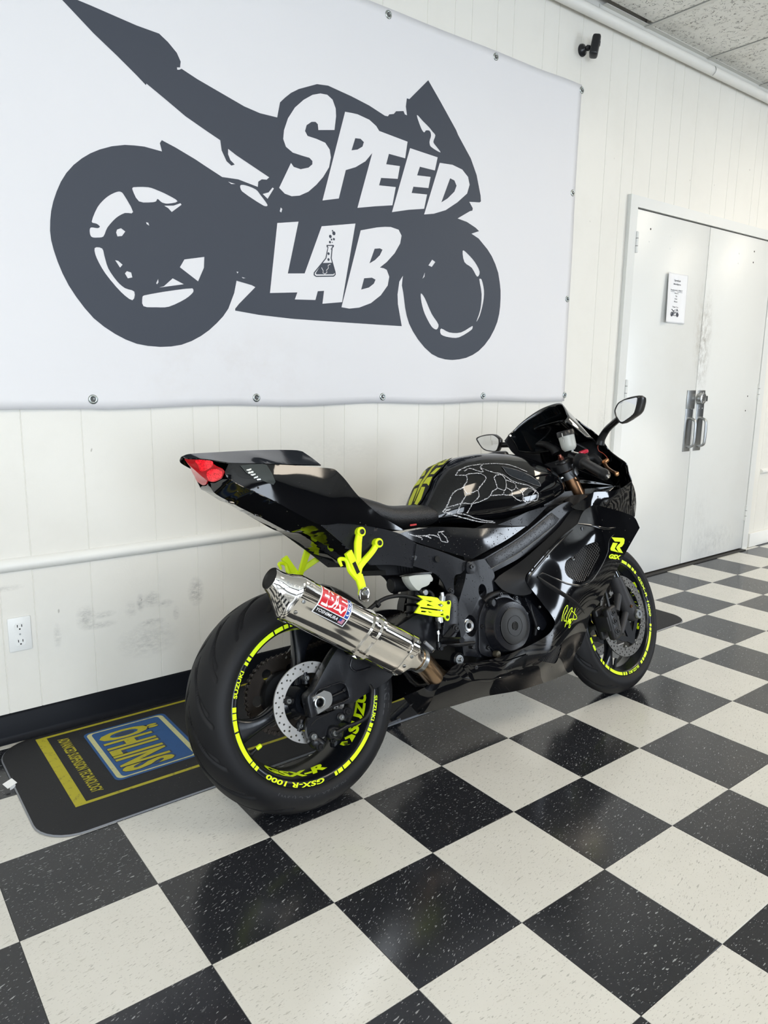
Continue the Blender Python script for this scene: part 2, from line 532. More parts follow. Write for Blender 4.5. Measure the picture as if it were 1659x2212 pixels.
T_BLACK = make_tile('tile_black', (.013, .014, .017, 1), (.022, .023, .027, 1), (.38, .39, .39, 1), (.14, .145, .15, 1), .17, .022, .7)
GROUT = mat('grout', (.03, .03, .03), .8)
BLACK_RUBBER = mat('cove_rubber', (.0055, .0065, .0095), .4, spec=.15)
TRIM = mat('trim_paint', (.79, .79, .76), .35, bump=(40, .08, .002))
PIPE = mat('pipe_paint', (.78, .77, .73), .4, bump=(25, .1, .002))
STEEL = mat('brushed_steel', (.42, .43, .43), .34, 1.0, bump=(300, .05, .001))
DARK = mat('dark_void', (.01, .01, .01), .9)

# ================================================================== the room
T = 0.3048
WALL_Y = 0.961
X0, X1, H = -4.2, 12.2, 3.0
def structure(o): o['kind'] = 'structure'; return o
# ---- floor: slab + vinyl tiles, each tile a piece
floor = structure(mesh('floor', *box(X0, X1, FRONT_Y, WALL_Y + .2, -.12, -.0035), GROUT, smooth=False))
def tile_mesh(m, w=T, d=T):
    bm = bmesh.new()
    a = .0005; V, F = box(a, w - a, a, d - a, -.0035, 0)
    vv = [bm.verts.new(v) for v in V]
    for f in F: bm.faces.new([vv[i] for i in f])
    bmesh.ops.bevel(bm, geom=[e for e in bm.edges if all(v.co.z > -.001 for v in e.verts)], offset=.0004, segments=1, affect='EDGES')
    bmesh.ops.recalc_face_normals(bm, faces=bm.faces)
    me = bpy.data.meshes.new('floor_tile'); bm.to_mesh(me); bm.free(); me.materials.append(m)
    return me
TM = [tile_mesh(T_BLACK), tile_mesh(T_WHITE)]
cut = WALL_Y - 3*T
TMC = [tile_mesh(T_BLACK, T, cut), tile_mesh(T_WHITE, T, cut)]
rest = [[], []]
for ix in range(-14, 41):
    for iy in range(-18, 4):
        k = (ix + iy) % 2
        if -2 <= ix <= 18 and iy >= -6:
            o = bpy.data.objects.new('tile', TMC[k] if iy == 3 else TM[k]); COL.objects.link(o)
            o.location = (ix*T, iy*T, random.uniform(-.0002, .0002)); o.parent = floor
        else:
            x, y = ix*T, iy*T; y2 = WALL_Y if iy == 3 else y + T
            if x < X0 or x + T > X1 or y < FRONT_Y: continue
            a = .0005
            rest[k].append(box(x + a, x + T - a, y + a, y2 - a, -.0035, 0))
for k in (0, 1):
    o = mesh('tile_field', *join(*rest[k]), (T_BLACK, T_WHITE)[k], floor, smooth=False); o['kind'] = 'stuff'
# ---- back wall of grooved sheet paneling
DX0, DX1, DTOP = 3.342, 5.045, 2.178
wall_back = structure(mesh('wall_back', *box(X0, X1, WALL_Y + .0026, WALL_Y + .2, 0, H + .3), WALL, smooth=False))
G0 = [.173, .273, .455, .688, .841, .94, 1.10, 1.2, 1.401, 1.502, 1.675, 1.904, 2.056, 2.154, 2.306, 2.409, 2.609, 2.713, 2.889, 3.122, 3.267, 3.369,
      3.525, 3.684, 3.781, 3.938, 4.166, 4.342, 4.447, 4.65, 4.746]
gs = sorted([-.04 - .155*k - (.04 if k % 2 else 0) for k in range(26)] + G0 + [4.95 + .16*k + (.05 if k % 3 else 0) for k in range(46)])
gs = [q for q in gs if X0 < q < X1]
edges = [X0] + gs + [X1]
def plank(x0, x1, z0, z1):
    g_ = .0005; d = .0028
    V = [(x0 + g_, WALL_Y + d, z0), (x0 + g_ + .0016, WALL_Y, z0), (x1 - g_ - .0016, WALL_Y, z0), (x1 - g_, WALL_Y + d, z0)]
    V += [(a, b_, z1) for a, b_, c in V]
    mesh('plank', V, [(0, 1, 5, 4), (1, 2, 6, 5), (2, 3, 7, 6), (0, 3, 2, 1), (4, 5, 6, 7)], WALL, wall_back, smooth=False)
for a, b_ in zip(edges, edges[1:]):
    if b_ - a < .02: continue
    if b_ <= DX0 or a >= DX1: plank(a, b_, 0, H)
    else:
        if a < DX0: plank(a, DX0, 0, DTOP)
        if b_ > DX1: plank(DX1, b_, 0, DTOP)
        plank(a, b_, DTOP, H)
wall_left = structure(mesh('wall_left', *box(X0 - .15, X0, FRONT_Y, WALL_Y + .2, 0, H + .3), WALL, smooth=False))
wall_right = structure(mesh('wall_right', *box(X1, X1 + .15, FRONT_Y, WALL_Y + .2, 0, H + .3), WALL, smooth=False))
# ---- storefront wall behind the camera with assumed windows
fw = [box(X0, X1, FRONT_Y - .15, FRONT_Y, 0, .32), box(X0, X1, FRONT_Y - .15, FRONT_Y, 2.58, H + .3)]
wx = [w[0] for w in WINDOWS]
ed = [X0] + [q for x in wx for q in (x - .78, x + .78)] + [X1]
for a, b_ in zip(ed[::2], ed[1::2]): fw.append(box(a, b_, FRONT_Y - .15, FRONT_Y, .32, 2.58))
CHARCOAL = mat('charcoal_wall_paint', (.05, .05, .054), .6)
wall_front = structure(mesh('wall_front', *join(*fw), CHARCOAL, smooth=False))
wall_right.data.materials[0] = CHARCOAL
GLASS = mat('window_glass', (.9, .95, .95), .02, trans=1.0, ior=1.45)
ALU = mat('window_aluminium', (.35, .36, .37), .4, 1.0)
for i, x in enumerate(wx):
    w = structure(mesh('window_%d' % (i + 1), *join(box(x - .78, x + .78, FRONT_Y - .1, FRONT_Y - .03, .32, .38), box(x - .78, x + .78, FRONT_Y - .1, FRONT_Y - .03, 2.52, 2.58),
                 box(x - .78, x - .73, FRONT_Y - .1, FRONT_Y - .03, .38, 2.52), box(x + .73, x + .78, FRONT_Y - .1, FRONT_Y - .03, .38, 2.52)), ALU, smooth=False))
    mesh('pane', *box(x - .73, x + .73, FRONT_Y - .07, FRONT_Y - .06, .38, 2.52), GLASS, w, smooth=False)
# ---- trims
def half_round(name, x0, x1, z0, z1, dep, m, n=10):
    sec = [(0, WALL_Y - dep*math.sin(math.pi*k/n)**.6, z0 + (z1 - z0)*k/n) for k in range(n + 1)] + [(0, WALL_Y + .001, z1), (0, WALL_Y + .001, z0)]
    nseg = max(1, int((x1 - x0)/.4))
    secs = [[(x0 + (x1 - x0)*i/nseg, b_, c + .0012*math.sin(i*2.1)) for a, b_, c in sec] for i in range(nseg + 1)]
    return structure(mesh(name, *loft(secs), m))
half_round('trim_1', X0, DX0, .572, .617, .02, TRIM)
half_round('trim_2', 5.17, X1, .535, .572, .02, TRIM)
def cove(name, x0, x1, h, m, t=.008):
    sec = [(0, WALL_Y, h), (0, WALL_Y - t*.5, h - .002), (0, WALL_Y - t, h - .008), (0, WALL_Y - t, .022), (0, WALL_Y - t - .006, .008), (0, WALL_Y - t - .016, .001), (0, WALL_Y, .0005)]
    nseg = max(1, int((x1 - x0)/.25))
    return structure(mesh(name, *loft([[(x0 + (x1 - x0)*i/nseg, b_ - .0012*math.sin(i*1.7), c) for a, b_, c in sec] for i in range(nseg + 1)]), m))
cove('baseboard_back', X0, DX0, .097, BLACK_RUBBER)
structure(bevbox('baseboard_right', 5.075, X1, WALL_Y - .022, WALL_Y, 0.001, .105, .006, TRIM))
# ---- round pipe where wall and ceiling meet
pipe = tag(mesh('pipe', *tube([(X0, .922, 2.924), (0, .922, 2.925), (3.6, .922, 2.928), (X1, .922, 2.928)], .0255, 20, 3), PIPE),
           'white painted round pipe running along the top of the wall', 'pipe')
for x in (3.98, 1.6, 6.2):
    mesh('clip', *tube([(x, .955, 2.96), (x, .925, 2.955), (x + .002, .898, 2.938), (x + .004, .894, 2.915), (x, .91, 2.896)], .0022, 8, 4), STEEL, pipe)
# ---- suspended ceiling
def make_ceiling_mat():
    m, g = newmat('ceiling_tile')
    tc = g.n('ShaderNodeTexCoord').outputs['Object']
    col = g.mix(g.noise(tc, 3, 4), (.80, .79, .735, 1), (.86, .85, .80, 1))
    wv = g.n('ShaderNodeTexNoise'); g.l(g.mapping(tc, (30, 20, 10)), wv.inputs['Vector']); wv.inputs['Scale'].default_value = 1.0; wv.inputs['Detail'].default_value = 3; wv.inputs['Distortion'].default_value = 1.3
    worm = g.ramp(g.math('ABSOLUTE', g.math('SUBTRACT', wv.outputs['Fac'], .5)), .022, .008)
    brk = g.ramp(g.noise(tc, 34, 2), .47, .53)
    f = g.math('MULTIPLY', worm, brk)
    col = g.mix(g.math('MULTIPLY', f, .9), col, (.10, .09, .075, 1))
    edge = g.ramp(g.noise(tc, 1.3, 5, .7), .52, .75)
    col = g.mix(g.math('MULTIPLY', edge, .3), col, (.33, .28, .20, 1))
    g.l(col, g.b.inputs['Base Color']); g.b.inputs['Roughness'].default_value = .9
    g.bump(g.math('SUBTRACT', g.noise(tc, 90, 4), f), .5, .004)
    return m
CEIL = make_ceiling_mat()
GRID = mat('ceiling_grid', (.70, .69, .64), .5)
ceiling = structure(mesh('ceiling', *box(X0, X1, FRONT_Y, WALL_Y + .2, H + .25, H + .3), DARK, smooth=False))
cx0 = 3.385 - 12*.61
ADDED_LIGHTS = [(cx0 + a*.61, .953 - (b_ + 1)*1.22, n) for a, b_, n in ((4, 2, 'over the shop floor behind the mat end'), (9, 2, 'over the shop floor behind the rear wheel'), (14, 1, 'over the shop floor facing the double doors'), (14, 3, 'near the charcoal storefront wall'), (18, 1, 'beyond the double doors'))]  # places of the unseen ceiling lights added for fill
bm = bmesh.new()
V, F = box(.012, .598, .012, 1.208, 0, .016); vv = [bm.verts.new(v) for v in V]
for f in F: bm.faces.new([vv[i] for i in f])
bmesh.ops.recalc_face_normals(bm, faces=bm.faces)
cme = bpy.data.meshes.new('ceiling_panel'); bm.to_mesh(cme); bm.free(); cme.materials.append(CEIL)
for i in range(0, 27):
    for j in range(5):
        x = cx0 + i*.61; y = .953 - (j + 1)*1.22
        if x > X1 - .3 or any(abs(x - l[0]) < .1 and abs(y - l[1]) < .1 for l in ADDED_LIGHTS): continue
        o = bpy.data.objects.new('ceiling_panel', cme); COL.objects.link(o); o.parent = ceiling
        o.location = (x, y - (.035 if (i == 11 and j == 0) else 0), H + .001 + random.uniform(0, .002))
for i in range(0, 27):
    x = cx0 + i*.61
    mesh('grid_bar', *join(box(x - .012, x + .012, FRONT_Y, .953, H - .005, H - .0035), box(x - .0015, x + .0015, FRONT_Y, .953, H, H + .03)), GRID, ceiling, smooth=False)
for j in range(1, 5):
    y = .953 - j*1.22
    mesh('grid_bar', *box(X0, X1, y - .012, y + .012, H - .0052, H - .0037), GRID, ceiling, smooth=False)
mesh('wall_angle', *join(box(3.02, X1, .930, .9605, H - .001, H + .0015), box(3.0, X1, .957, .9605, H - .022, H + .001)), GRID, ceiling, smooth=False)
mesh('wall_angle', *join(box(X0, 2.86, .930, .9605, H - .001, H + .0015), box(X0, 2.86, .957, .9605, H - .022, H + .001)), GRID, ceiling, smooth=False)

# ---- unseen troffers added behind the camera as warm fill for wall and floor
for lx, ly, where in ADDED_LIGHTS:
    t = empty('added_ceiling_light', (lx + .305, ly + .61, H - .001)); tag(t, 'unseen ceiling light added for warm fill ' + where, 'ceiling light', 'added ceiling lights')
    mesh('frame', *join(box(-.305, .305, -.61, -.585, -.004, .0), box(-.305, .305, .585, .61, -.004, .0), box(-.305, -.28, -.585, .585, -.004, .0), box(.28, .305, -.585, .585, -.004, .0)), GRID, t, smooth=False)
    mesh('added_diffuser', *box(-.28, .28, -.585, .585, -.003, -.001), mat('added_diffuser_glow', (.9, .9, .85), .5, emit=((1.0, .885, .73), 14.0)), t, smooth=False)
# ---- double doors
dy = WALL_Y - .004
fr = join(box(DX0, 3.408, WALL_Y - .022, WALL_Y + .02, 0, DTOP), box(4.972, DX1, WALL_Y - .022, WALL_Y + .02, 0, DTOP), box(3.408, 4.972, WALL_Y - .022, WALL_Y + .02, 2.120, DTOP))
frame = structure(mesh('trim_3', *fr, DOOR, smooth=False))
mesh('recess', *box(3.405, 4.975, WALL_Y + .0, WALL_Y + .004, 0.0, 2.125), DARK, frame, smooth=False)
mesh('threshold', *box(3.405, 4.975, WALL_Y - .05, WALL_Y + .01, 0.0005, .006), mat('threshold_dark', (.03, .028, .025), .6), frame, smooth=False)
door_1 = structure(bevbox('door_1', 3.412, 4.1625, WALL_Y - .018, WALL_Y + .004, .014, 2.112, .002, DOOR))
door_2 = structure(bevbox('door_2', 4.1685, 4.968, WALL_Y - .018, WALL_Y + .004, .014, 2.112, .002, DOOR))
FACE = WALL_Y - .018
def hinge(door, x, z):
    h = mesh('hinge', *join(cyl((x, FACE - .006, z - .055), (0, 0, 1), .0075, .11, 12, .001), box(x - .012, x + .022, FACE - .003, FACE, z - .052, z + .052)), DOOR, door)
    for k in (-.022, .018): mesh('hinge_joint', *cyl((x, FACE - .006, z + k), (0, 0, 1), .0079, .003, 12), mat('joint_dark', (.12, .12, .11), .6), h)
for z in (1.94, 1.145, .25): hinge(door_1, 3.415, z)
for z in (1.94, 1.13, .27): hinge(door_2, 4.968, z)
def pull(door, x, w=.085, top=1.139):
    pl = bevbox('pull_plate', x - w/2, x + w/2, FACE - .003, FACE, .757, top, .0012, STEEL, door)
    y = FACE
    P = [(x + .005, y, .965), (x + .005, y - .022, .963), (x + .005, y - .043, .950), (x + .005, y - .048, .92), (x + .005, y - .048, .83), (x + .005, y - .043, .80), (x + .005, y - .022, .788), (x + .005, y, .786)]
    V, F = tube(P, .008, 12, 6)
    mesh('pull_handle', [((a - x - .005)*1.35 + x + .005, b_, c) for a, b_, c in V], F, STEEL, pl)
    for dx, dz in ((-.03, 1.125), (.022, 1.125), (-.03, 1.06), (-.012, 1.025), (.025, 1.025)):
        hexhole_bolt('screw', (x + dx, FACE - .003, dz), (0, -1, 0), .006, .0022, STEEL, pl)
    return pl
pull(door_1, 4.108)
pull(door_2, 4.232)
bevbox('lock_plate', 4.065, 4.158, FACE - .006, FACE - .003, 1.025, 1.139, .001, STEEL, door_1)
lk = mesh('lock_guard', *lathe((4.205, FACE, 1.088), (0, -1, 0), [(0, 0), (.034, 0), (.036, .02), (.034, .034), (.028, .036), (.026, .03), (0, .03)], 32), STEEL, door_2)
mesh('lock_cylinder', *cyl((4.205, FACE - .028, 1.088), (0, -1, 0), .017, .006, 24, .001), mat('lock_core', (.55, .55, .53), .3, 1), lk)
bevbox('lock_bar', 4.2, 4.275, FACE - .024, FACE - .006, 1.07, 1.105, .003, STEEL, door_2)
SCREW_HOLE = mat('screw_hole', (.04, .035, .03), .8)
for x, z, d in ((3.545, 2.024, 0), (4.72, 2.03, 1), (4.72, 1.962, 1), (4.83, 1.098, 1), (4.82, 1.0, 1)):
    mesh('screw_hole', *cyl((x, FACE + .001, z), (0, -1, 0), .0055, .0018, 10), SCREW_HOLE, (door_1, door_2)[d])
for x, z, d in ((3.75, 2.012, 0), (3.75, 1.945, 0), (3.54, 1.96, 0), (4.53, 2.0, 1), (4.53, 1.94, 1)):
    mesh('filled_hole', *lathe((x, FACE, z), (0, -1, 0), [(0, .0012), (.005, .001), (.0075, 0)], 14), DOOR, (door_1, door_2)[d])
# ---- wall above mat: power outlet
PLASTIC_W = mat('white_plastic', (.80, .81, .80), .35)
oy = WALL_Y
outlet = tag(bevbox('power_outlet', .186, .256, oy - .006, oy + .001, .305, .420, .004, PLASTIC_W), 'white duplex wall outlet with cover plate low on the paneling', 'outlet')
for z in (.388, .337):
    s = mesh('socket', *[(V, F) for V, F in [prism([[(.221 + .0165*math.cos(a), z + min(.0125, max(-.0125, .0165*math.sin(a)))) for a in np.linspace(0, 2*math.pi, 28, endpoint=False)]], lambda a, b_, t: (a, oy - .006 - .0015*t, b_))]][0], PLASTIC_W, outlet)
    for dx in (-.0065, .0065): mesh('slot', *box(.221 + dx - .0012, .221 + dx + .0012, oy - .0079, oy - .0072, z - .001, z + .0075), DARK, s, smooth=False)
    mesh('slot', *cyl((.221, oy - .0070, z - .0075), (0, -1, 0), .0026, .0009, 10), DARK, s)
mesh('screw', *cyl((.221, oy - .0055, .3625), (0, -1, 0), .003, .0012, 12), STEEL, outlet)

# ================================================================== banner with printed artwork
def make_vinyl():
    m, g = newmat('banner_vinyl')
    tc = g.n('ShaderNodeTexCoord').outputs['Object']
    col = g.mix(g.noise(tc, .9, 4), (.715, .71, .725, 1), (.755, .75, .765, 1))
    d = g.n('ShaderNodeVectorMath', operation='LENGTH'); g.l(g.mapping(tc, (1/.55, 0, 1/.16), (-1.0/.55, 0, -1.22/.16)), d.inputs[0])
    f = g.math('MULTIPLY', g.ramp(d.outputs['Value'], 1.2, .2), g.ramp(g.noise(tc, 6, 5, .7), .45, .75))
    col = g.mix(g.math('MULTIPLY', f, .35), col, (.60, .55, .52, 1))
    g.l(col, g.b.inputs['Base Color']); g.b.inputs['Roughness'].default_value = .5; g.b.inputs['Specular IOR Level'].default_value = .3
    return m
VINYL = make_vinyl()
INK = mat('banner_ink', (.052, .060, .078), .5, spec=.3)
WHITE_INK = mat('banner_white_ink', (.74, .735, .75), .5, spec=.3)
BX0, BX1, BZ0, BZ1 = -.72, 2.893, 1.087, 2.612
def ban_y(x, z):
    ex = math.exp(-((x - 2.75)/.14)**2) * .006*math.sin((z + x)*9)
    top = math.exp(-((z - BZ1)/.1)**2) * .004*math.sin(x*10.4)
    low = math.exp(-((z - BZ0)/.06)**2) * .003*math.sin(x*5.2 + 1)
    return WALL_Y - .0085 - .003*math.sin(x*2.3 + z*1.7) + ex*.6 + top*.5 - abs(low)
def bpt(x, z, lift=0.0): return (x, ban_y(x, z) - lift, z)
nx, nz = 120, 50
V = [bpt(BX0 + (BX1 - BX0)*i/nx, BZ0 + (BZ1 - BZ0)*j/nz + .004*math.sin(i*.26)*(1 - j/nz)*(1 if i > 40 else .4) ) for i in range(nx + 1) for j in range(nz + 1)]
F = [(i*(nz+1) + j, (i+1)*(nz+1) + j, (i+1)*(nz+1) + j + 1, i*(nz+1) + j + 1) for i in range(nx) for j in range(nz)]
banner = tag(mesh('banner', V, F, VINYL), 'large white vinyl wall banner printed with a dark motorcycle logo', 'banner')
md = banner.modifiers.new('thickness', 'SOLIDIFY'); md.thickness = .0006
SIL = [(0.4594,2.3123),(0.5199,2.3062),(0.5538,2.3026),(0.696,2.2844),(0.7684,2.28),(0.7969,2.2627),(0.8256,2.2381),(0.838,2.2149),(0.8353,2.1966),(0.8305,2.1955),(0.8245,2.194),(0.8255,2.1872),(0.8323,2.1888),(0.8405,2.1937),(0.8944,2.1749),(0.9784,2.1515),(1.0663,2.127),(1.1273,2.1176),(1.1967,2.1177),(1.2087,2.1703)] + [(1.2293,2.1904),(1.2539,2.2114),(1.287,2.2319),(1.3655,2.2662),(1.4147,2.2721),(1.5221,2.2585),(1.6062,2.2439),(1.6837,2.2231),(1.6985,2.224),(1.7053,2.2326),(1.728,2.2388),(1.7398,2.2514),(1.778,2.2601),(1.7854,2.2492),(1.7967,2.2479),(1.7897,2.2794),(1.7941,2.311),(1.8074,2.3109),(1.906,2.4043),(1.9764,2.3379),(2.0697,2.246),(2.0819,2.2289),(2.1616,2.1486),(2.2007,2.0866),(2.2294,2.005),(2.2331,1.9807),(2.2248,1.9754),(2.1609,1.9687),(2.1837,1.9449),(2.1818,1.9347),(2.1664,1.9301),(2.0934,1.89),(2.1506,1.8827),(2.2061,1.8649),(2.2276,1.8533),(2.1806,1.8367),(2.2268,1.8213),(2.2853,1.7811),(2.3148,1.7542),(2.3398,1.7221),(2.3616,1.6848),(2.3747,1.642),(2.3821,1.6072),(2.3842,1.5718),(2.3838,1.5361),(2.3794,1.5),(2.3685,1.4617),(2.3508,1.4267),(2.3242,1.3878),(2.2899,1.3524),(2.2528,1.3244),(2.2157,1.3055),(2.1739,1.2911),(2.1298,1.2831),(2.0874,1.2795),(2.0454,1.2811),(2.0027,1.2888),(1.9628,1.3031),(1.9208,1.3297),(1.8816,1.3634),(1.853,1.3953),(1.8303,1.4271),(1.8164,1.4589),(1.807,1.4907),(1.7948,1.5541),(1.7867,1.5814),(1.7911,1.6214),(1.7726,1.5961),(1.7643,1.5439),(1.7672,1.5042),(1.7906,1.4145),(1.6568,1.4143),(1.4142,1.4149),(1.2535,1.4158),(1.1113,1.4221)] + [(1.0145,1.4317),(1.0147,1.4385),(1.0308,1.4568),(1.0978,1.5203),(1.0836,1.5261),(1.0227,1.5368),(1.0123,1.4931),(0.9877,1.4368),(0.9662,1.4083),(0.9405,1.383),(0.9112,1.3578),(0.8794,1.3361),(0.8437,1.3172),(0.8058,1.3031),(0.7674,1.2959),(0.7284,1.2933),(0.6863,1.2951),(0.6479,1.3009),(0.6112,1.3136),(0.578,1.3299),(0.5432,1.3515),(0.5118,1.3764),(0.485,1.4071),(0.4612,1.4399),(0.4408,1.4729),(0.4244,1.5081),(0.4122,1.542),(0.4029,1.5758),(0.3974,1.604),(0.3959,1.6324),(0.3984,1.6612),(0.4031,1.6902),(0.4113,1.7197),(0.4228,1.7496),(0.4372,1.78),(0.455,1.8083),(0.4779,1.8353),(0.5043,1.8591),(0.5301,1.8779),(0.5596,1.8946),(0.5987,1.9115),(0.6406,1.9233),(0.6722,1.9274),(0.7042,1.9298),(0.7627,1.9256),(0.7565,1.9502),(0.7636,1.9605),(0.8105,1.9463),(0.8784,1.9217),(0.9203,1.9039),(0.9763,1.8809),(1.0376,1.883),(1.1145,1.8696),(1.1165,1.8878),(1.1309,1.898),(1.1507,1.8998),(1.1613,1.9095),(1.0321,1.9614),(1.0012,1.9769),(1.0007,1.959),(1.0091,1.9414),(1.0253,1.9301),(1.0124,1.924),(0.9941,1.9356),(0.9766,1.9673),(0.9724,1.9993),(0.9171,2.0217),(0.8486,2.0506),(0.7829,2.0874),(0.7196,2.1217),(0.7181,2.1162),(0.6889,2.1387),(0.653,2.1641),(0.6295,2.1807),(0.5609,2.2264),(0.4746,2.2933)]
HOLES = [[(1.0447,1.8634),(1.064,1.8677),(1.1065,1.8597),(1.1258,1.8427),(1.1532,1.8132),(1.1371,1.8089),(1.0519,1.8449)], [(1.1744,1.8768),(1.18,1.8743),(1.1536,1.8348),(1.1339,1.8486),(1.158,1.8576)], [(0.9982,1.869),(1.0258,1.8656),(1.0107,1.8632)], [(1.2077,1.8127),(1.2142,1.8082),(1.2099,1.7953),(1.2034,1.7985)],
 [(0.6579,1.7924),(0.6627,1.7991),(0.7114,1.8066),(0.744,1.8013),(0.7771,1.7922),(0.8105,1.7772),(0.7759,1.7648),(0.7558,1.7657),(0.7415,1.7746),(0.7358,1.7665),(0.7224,1.7615),(0.678,1.7581)], [(0.7634,1.7563),(0.7962,1.7615),(0.8206,1.7725),(0.8239,1.7679),(0.7885,1.7399),(0.7767,1.7507)],
 [(0.6144,1.7786),(0.6267,1.7745),(0.6569,1.722),(0.6299,1.7153),(0.6007,1.6964),(0.571,1.6628),(0.5571,1.6343),(0.5385,1.6285),(0.5203,1.6282),(0.5151,1.6411),(0.5189,1.6563),(0.5401,1.6572),(0.5477,1.6629),(0.5378,1.6705),(0.523,1.6744),(0.5438,1.7212),(0.5697,1.7513),(0.5921,1.7682)], [(0.6984,1.6958),(0.7062,1.695),(0.7091,1.6862),(0.7007,1.69)],
 [(0.5983,1.6512),(0.6019,1.6606),(0.6147,1.6664),(0.6282,1.6578),(0.6167,1.6425),(0.602,1.6396)], [(0.5275,1.5952),(0.5507,1.5965),(0.5568,1.5744),(0.5671,1.5361),(0.5933,1.4987),(0.6177,1.4791),(0.6483,1.4702),(0.6404,1.4421),(0.6043,1.4656),(0.5569,1.52),(0.5318,1.5658)], [(0.5905,1.5645),(0.5999,1.5636),(0.6139,1.5527),(0.6051,1.5427)],
 [(0.6201,1.5257),(0.6269,1.5337),(0.6409,1.5306),(0.6441,1.5154),(0.629,1.511)], [(0.8275,1.5908),(0.901,1.6067),(0.8984,1.5704),(0.8749,1.5223),(0.8103,1.5634)], [(0.783,1.5243),(0.8222,1.5082),(0.7336,1.4901),(0.7509,1.496),(0.7651,1.5086)], [(0.7241,1.5033),(0.7315,1.5179),(0.7324,1.5072),(0.7273,1.5004)],
 [(0.6751,1.4552),(0.682,1.4608),(0.757,1.4791),(0.8524,1.4969),(0.8556,1.4847),(0.8261,1.4595),(0.7653,1.4294),(0.7206,1.4246),(0.677,1.4256)], [(1.0235,1.5687),(1.0312,1.568),(1.0264,1.5622)], [(1.0432,1.5515),(1.0588,1.5487),(1.0486,1.5472)],
 [(1.8482,2.26),(1.8825,2.2431),(1.9151,2.2271),(1.9372,2.2125),(1.9518,2.2016),(1.9418,2.1752),(1.9554,2.1624),(1.9838,2.1406),(1.9283,2.1536),(1.9202,2.1712),(1.928,2.1955),(1.9209,2.2131),(1.8995,2.2112),(1.8891,2.2016),(1.8727,2.2149)], [(1.931,1.6767),(1.9514,1.7022),(1.9697,1.6943),(1.9502,1.6721)], [(1.8995,1.6188),(1.9119,1.6458),(1.9103,1.6279)],
 [(2.1301,1.7585),(2.1569,1.7505),(2.2074,1.7177),(2.2405,1.6782),(2.2255,1.6554),(2.1903,1.6906),(2.1431,1.7114)], [(2.2398,1.6455),(2.2549,1.645),(2.2725,1.5988),(2.2703,1.5463),(2.2508,1.4837),(2.2308,1.4563),(2.2532,1.5102),(2.2583,1.5803)], [(1.8925,1.5574),(1.9153,1.5386),(1.9569,1.4752),(1.9987,1.4314),(1.9879,1.4098),(1.9587,1.4211),(1.9174,1.4729),(1.8969,1.521)],
 [(2.0144,1.4153),(2.0644,1.4006),(2.1366,1.4037),(2.2067,1.4358),(2.2038,1.4199),(2.1254,1.3816),(2.0653,1.3792),(2.0153,1.3899)]]
def print2(name, loops, lift, m, parent, grid=.05):
    a = np.array([q for lp in loops for q in lp]); lo, hi = a.min(0), a.max(0)
    pts = [(lo[0] + i*grid, lo[1] + j*grid) for i in range(int((hi[0]-lo[0])/grid) + 1) for j in range(int((hi[1]-lo[1])/grid) + 1)]
    pts = [q for q in pts if sum(inside(q, lp) for lp in loops) % 2]
    V, F = cdt(loops, pts)
    return mesh(name, [bpt(a_, b_, lift) for a_, b_ in V], F, m, parent)
def smooth2(L, n=3): return [tuple(q) for q in catmull(L, True, n)]
print2('printed_motorcycle', [SIL] + [smooth2(h) if len(h) > 6 else h for h in HOLES], .0011, INK, banner)
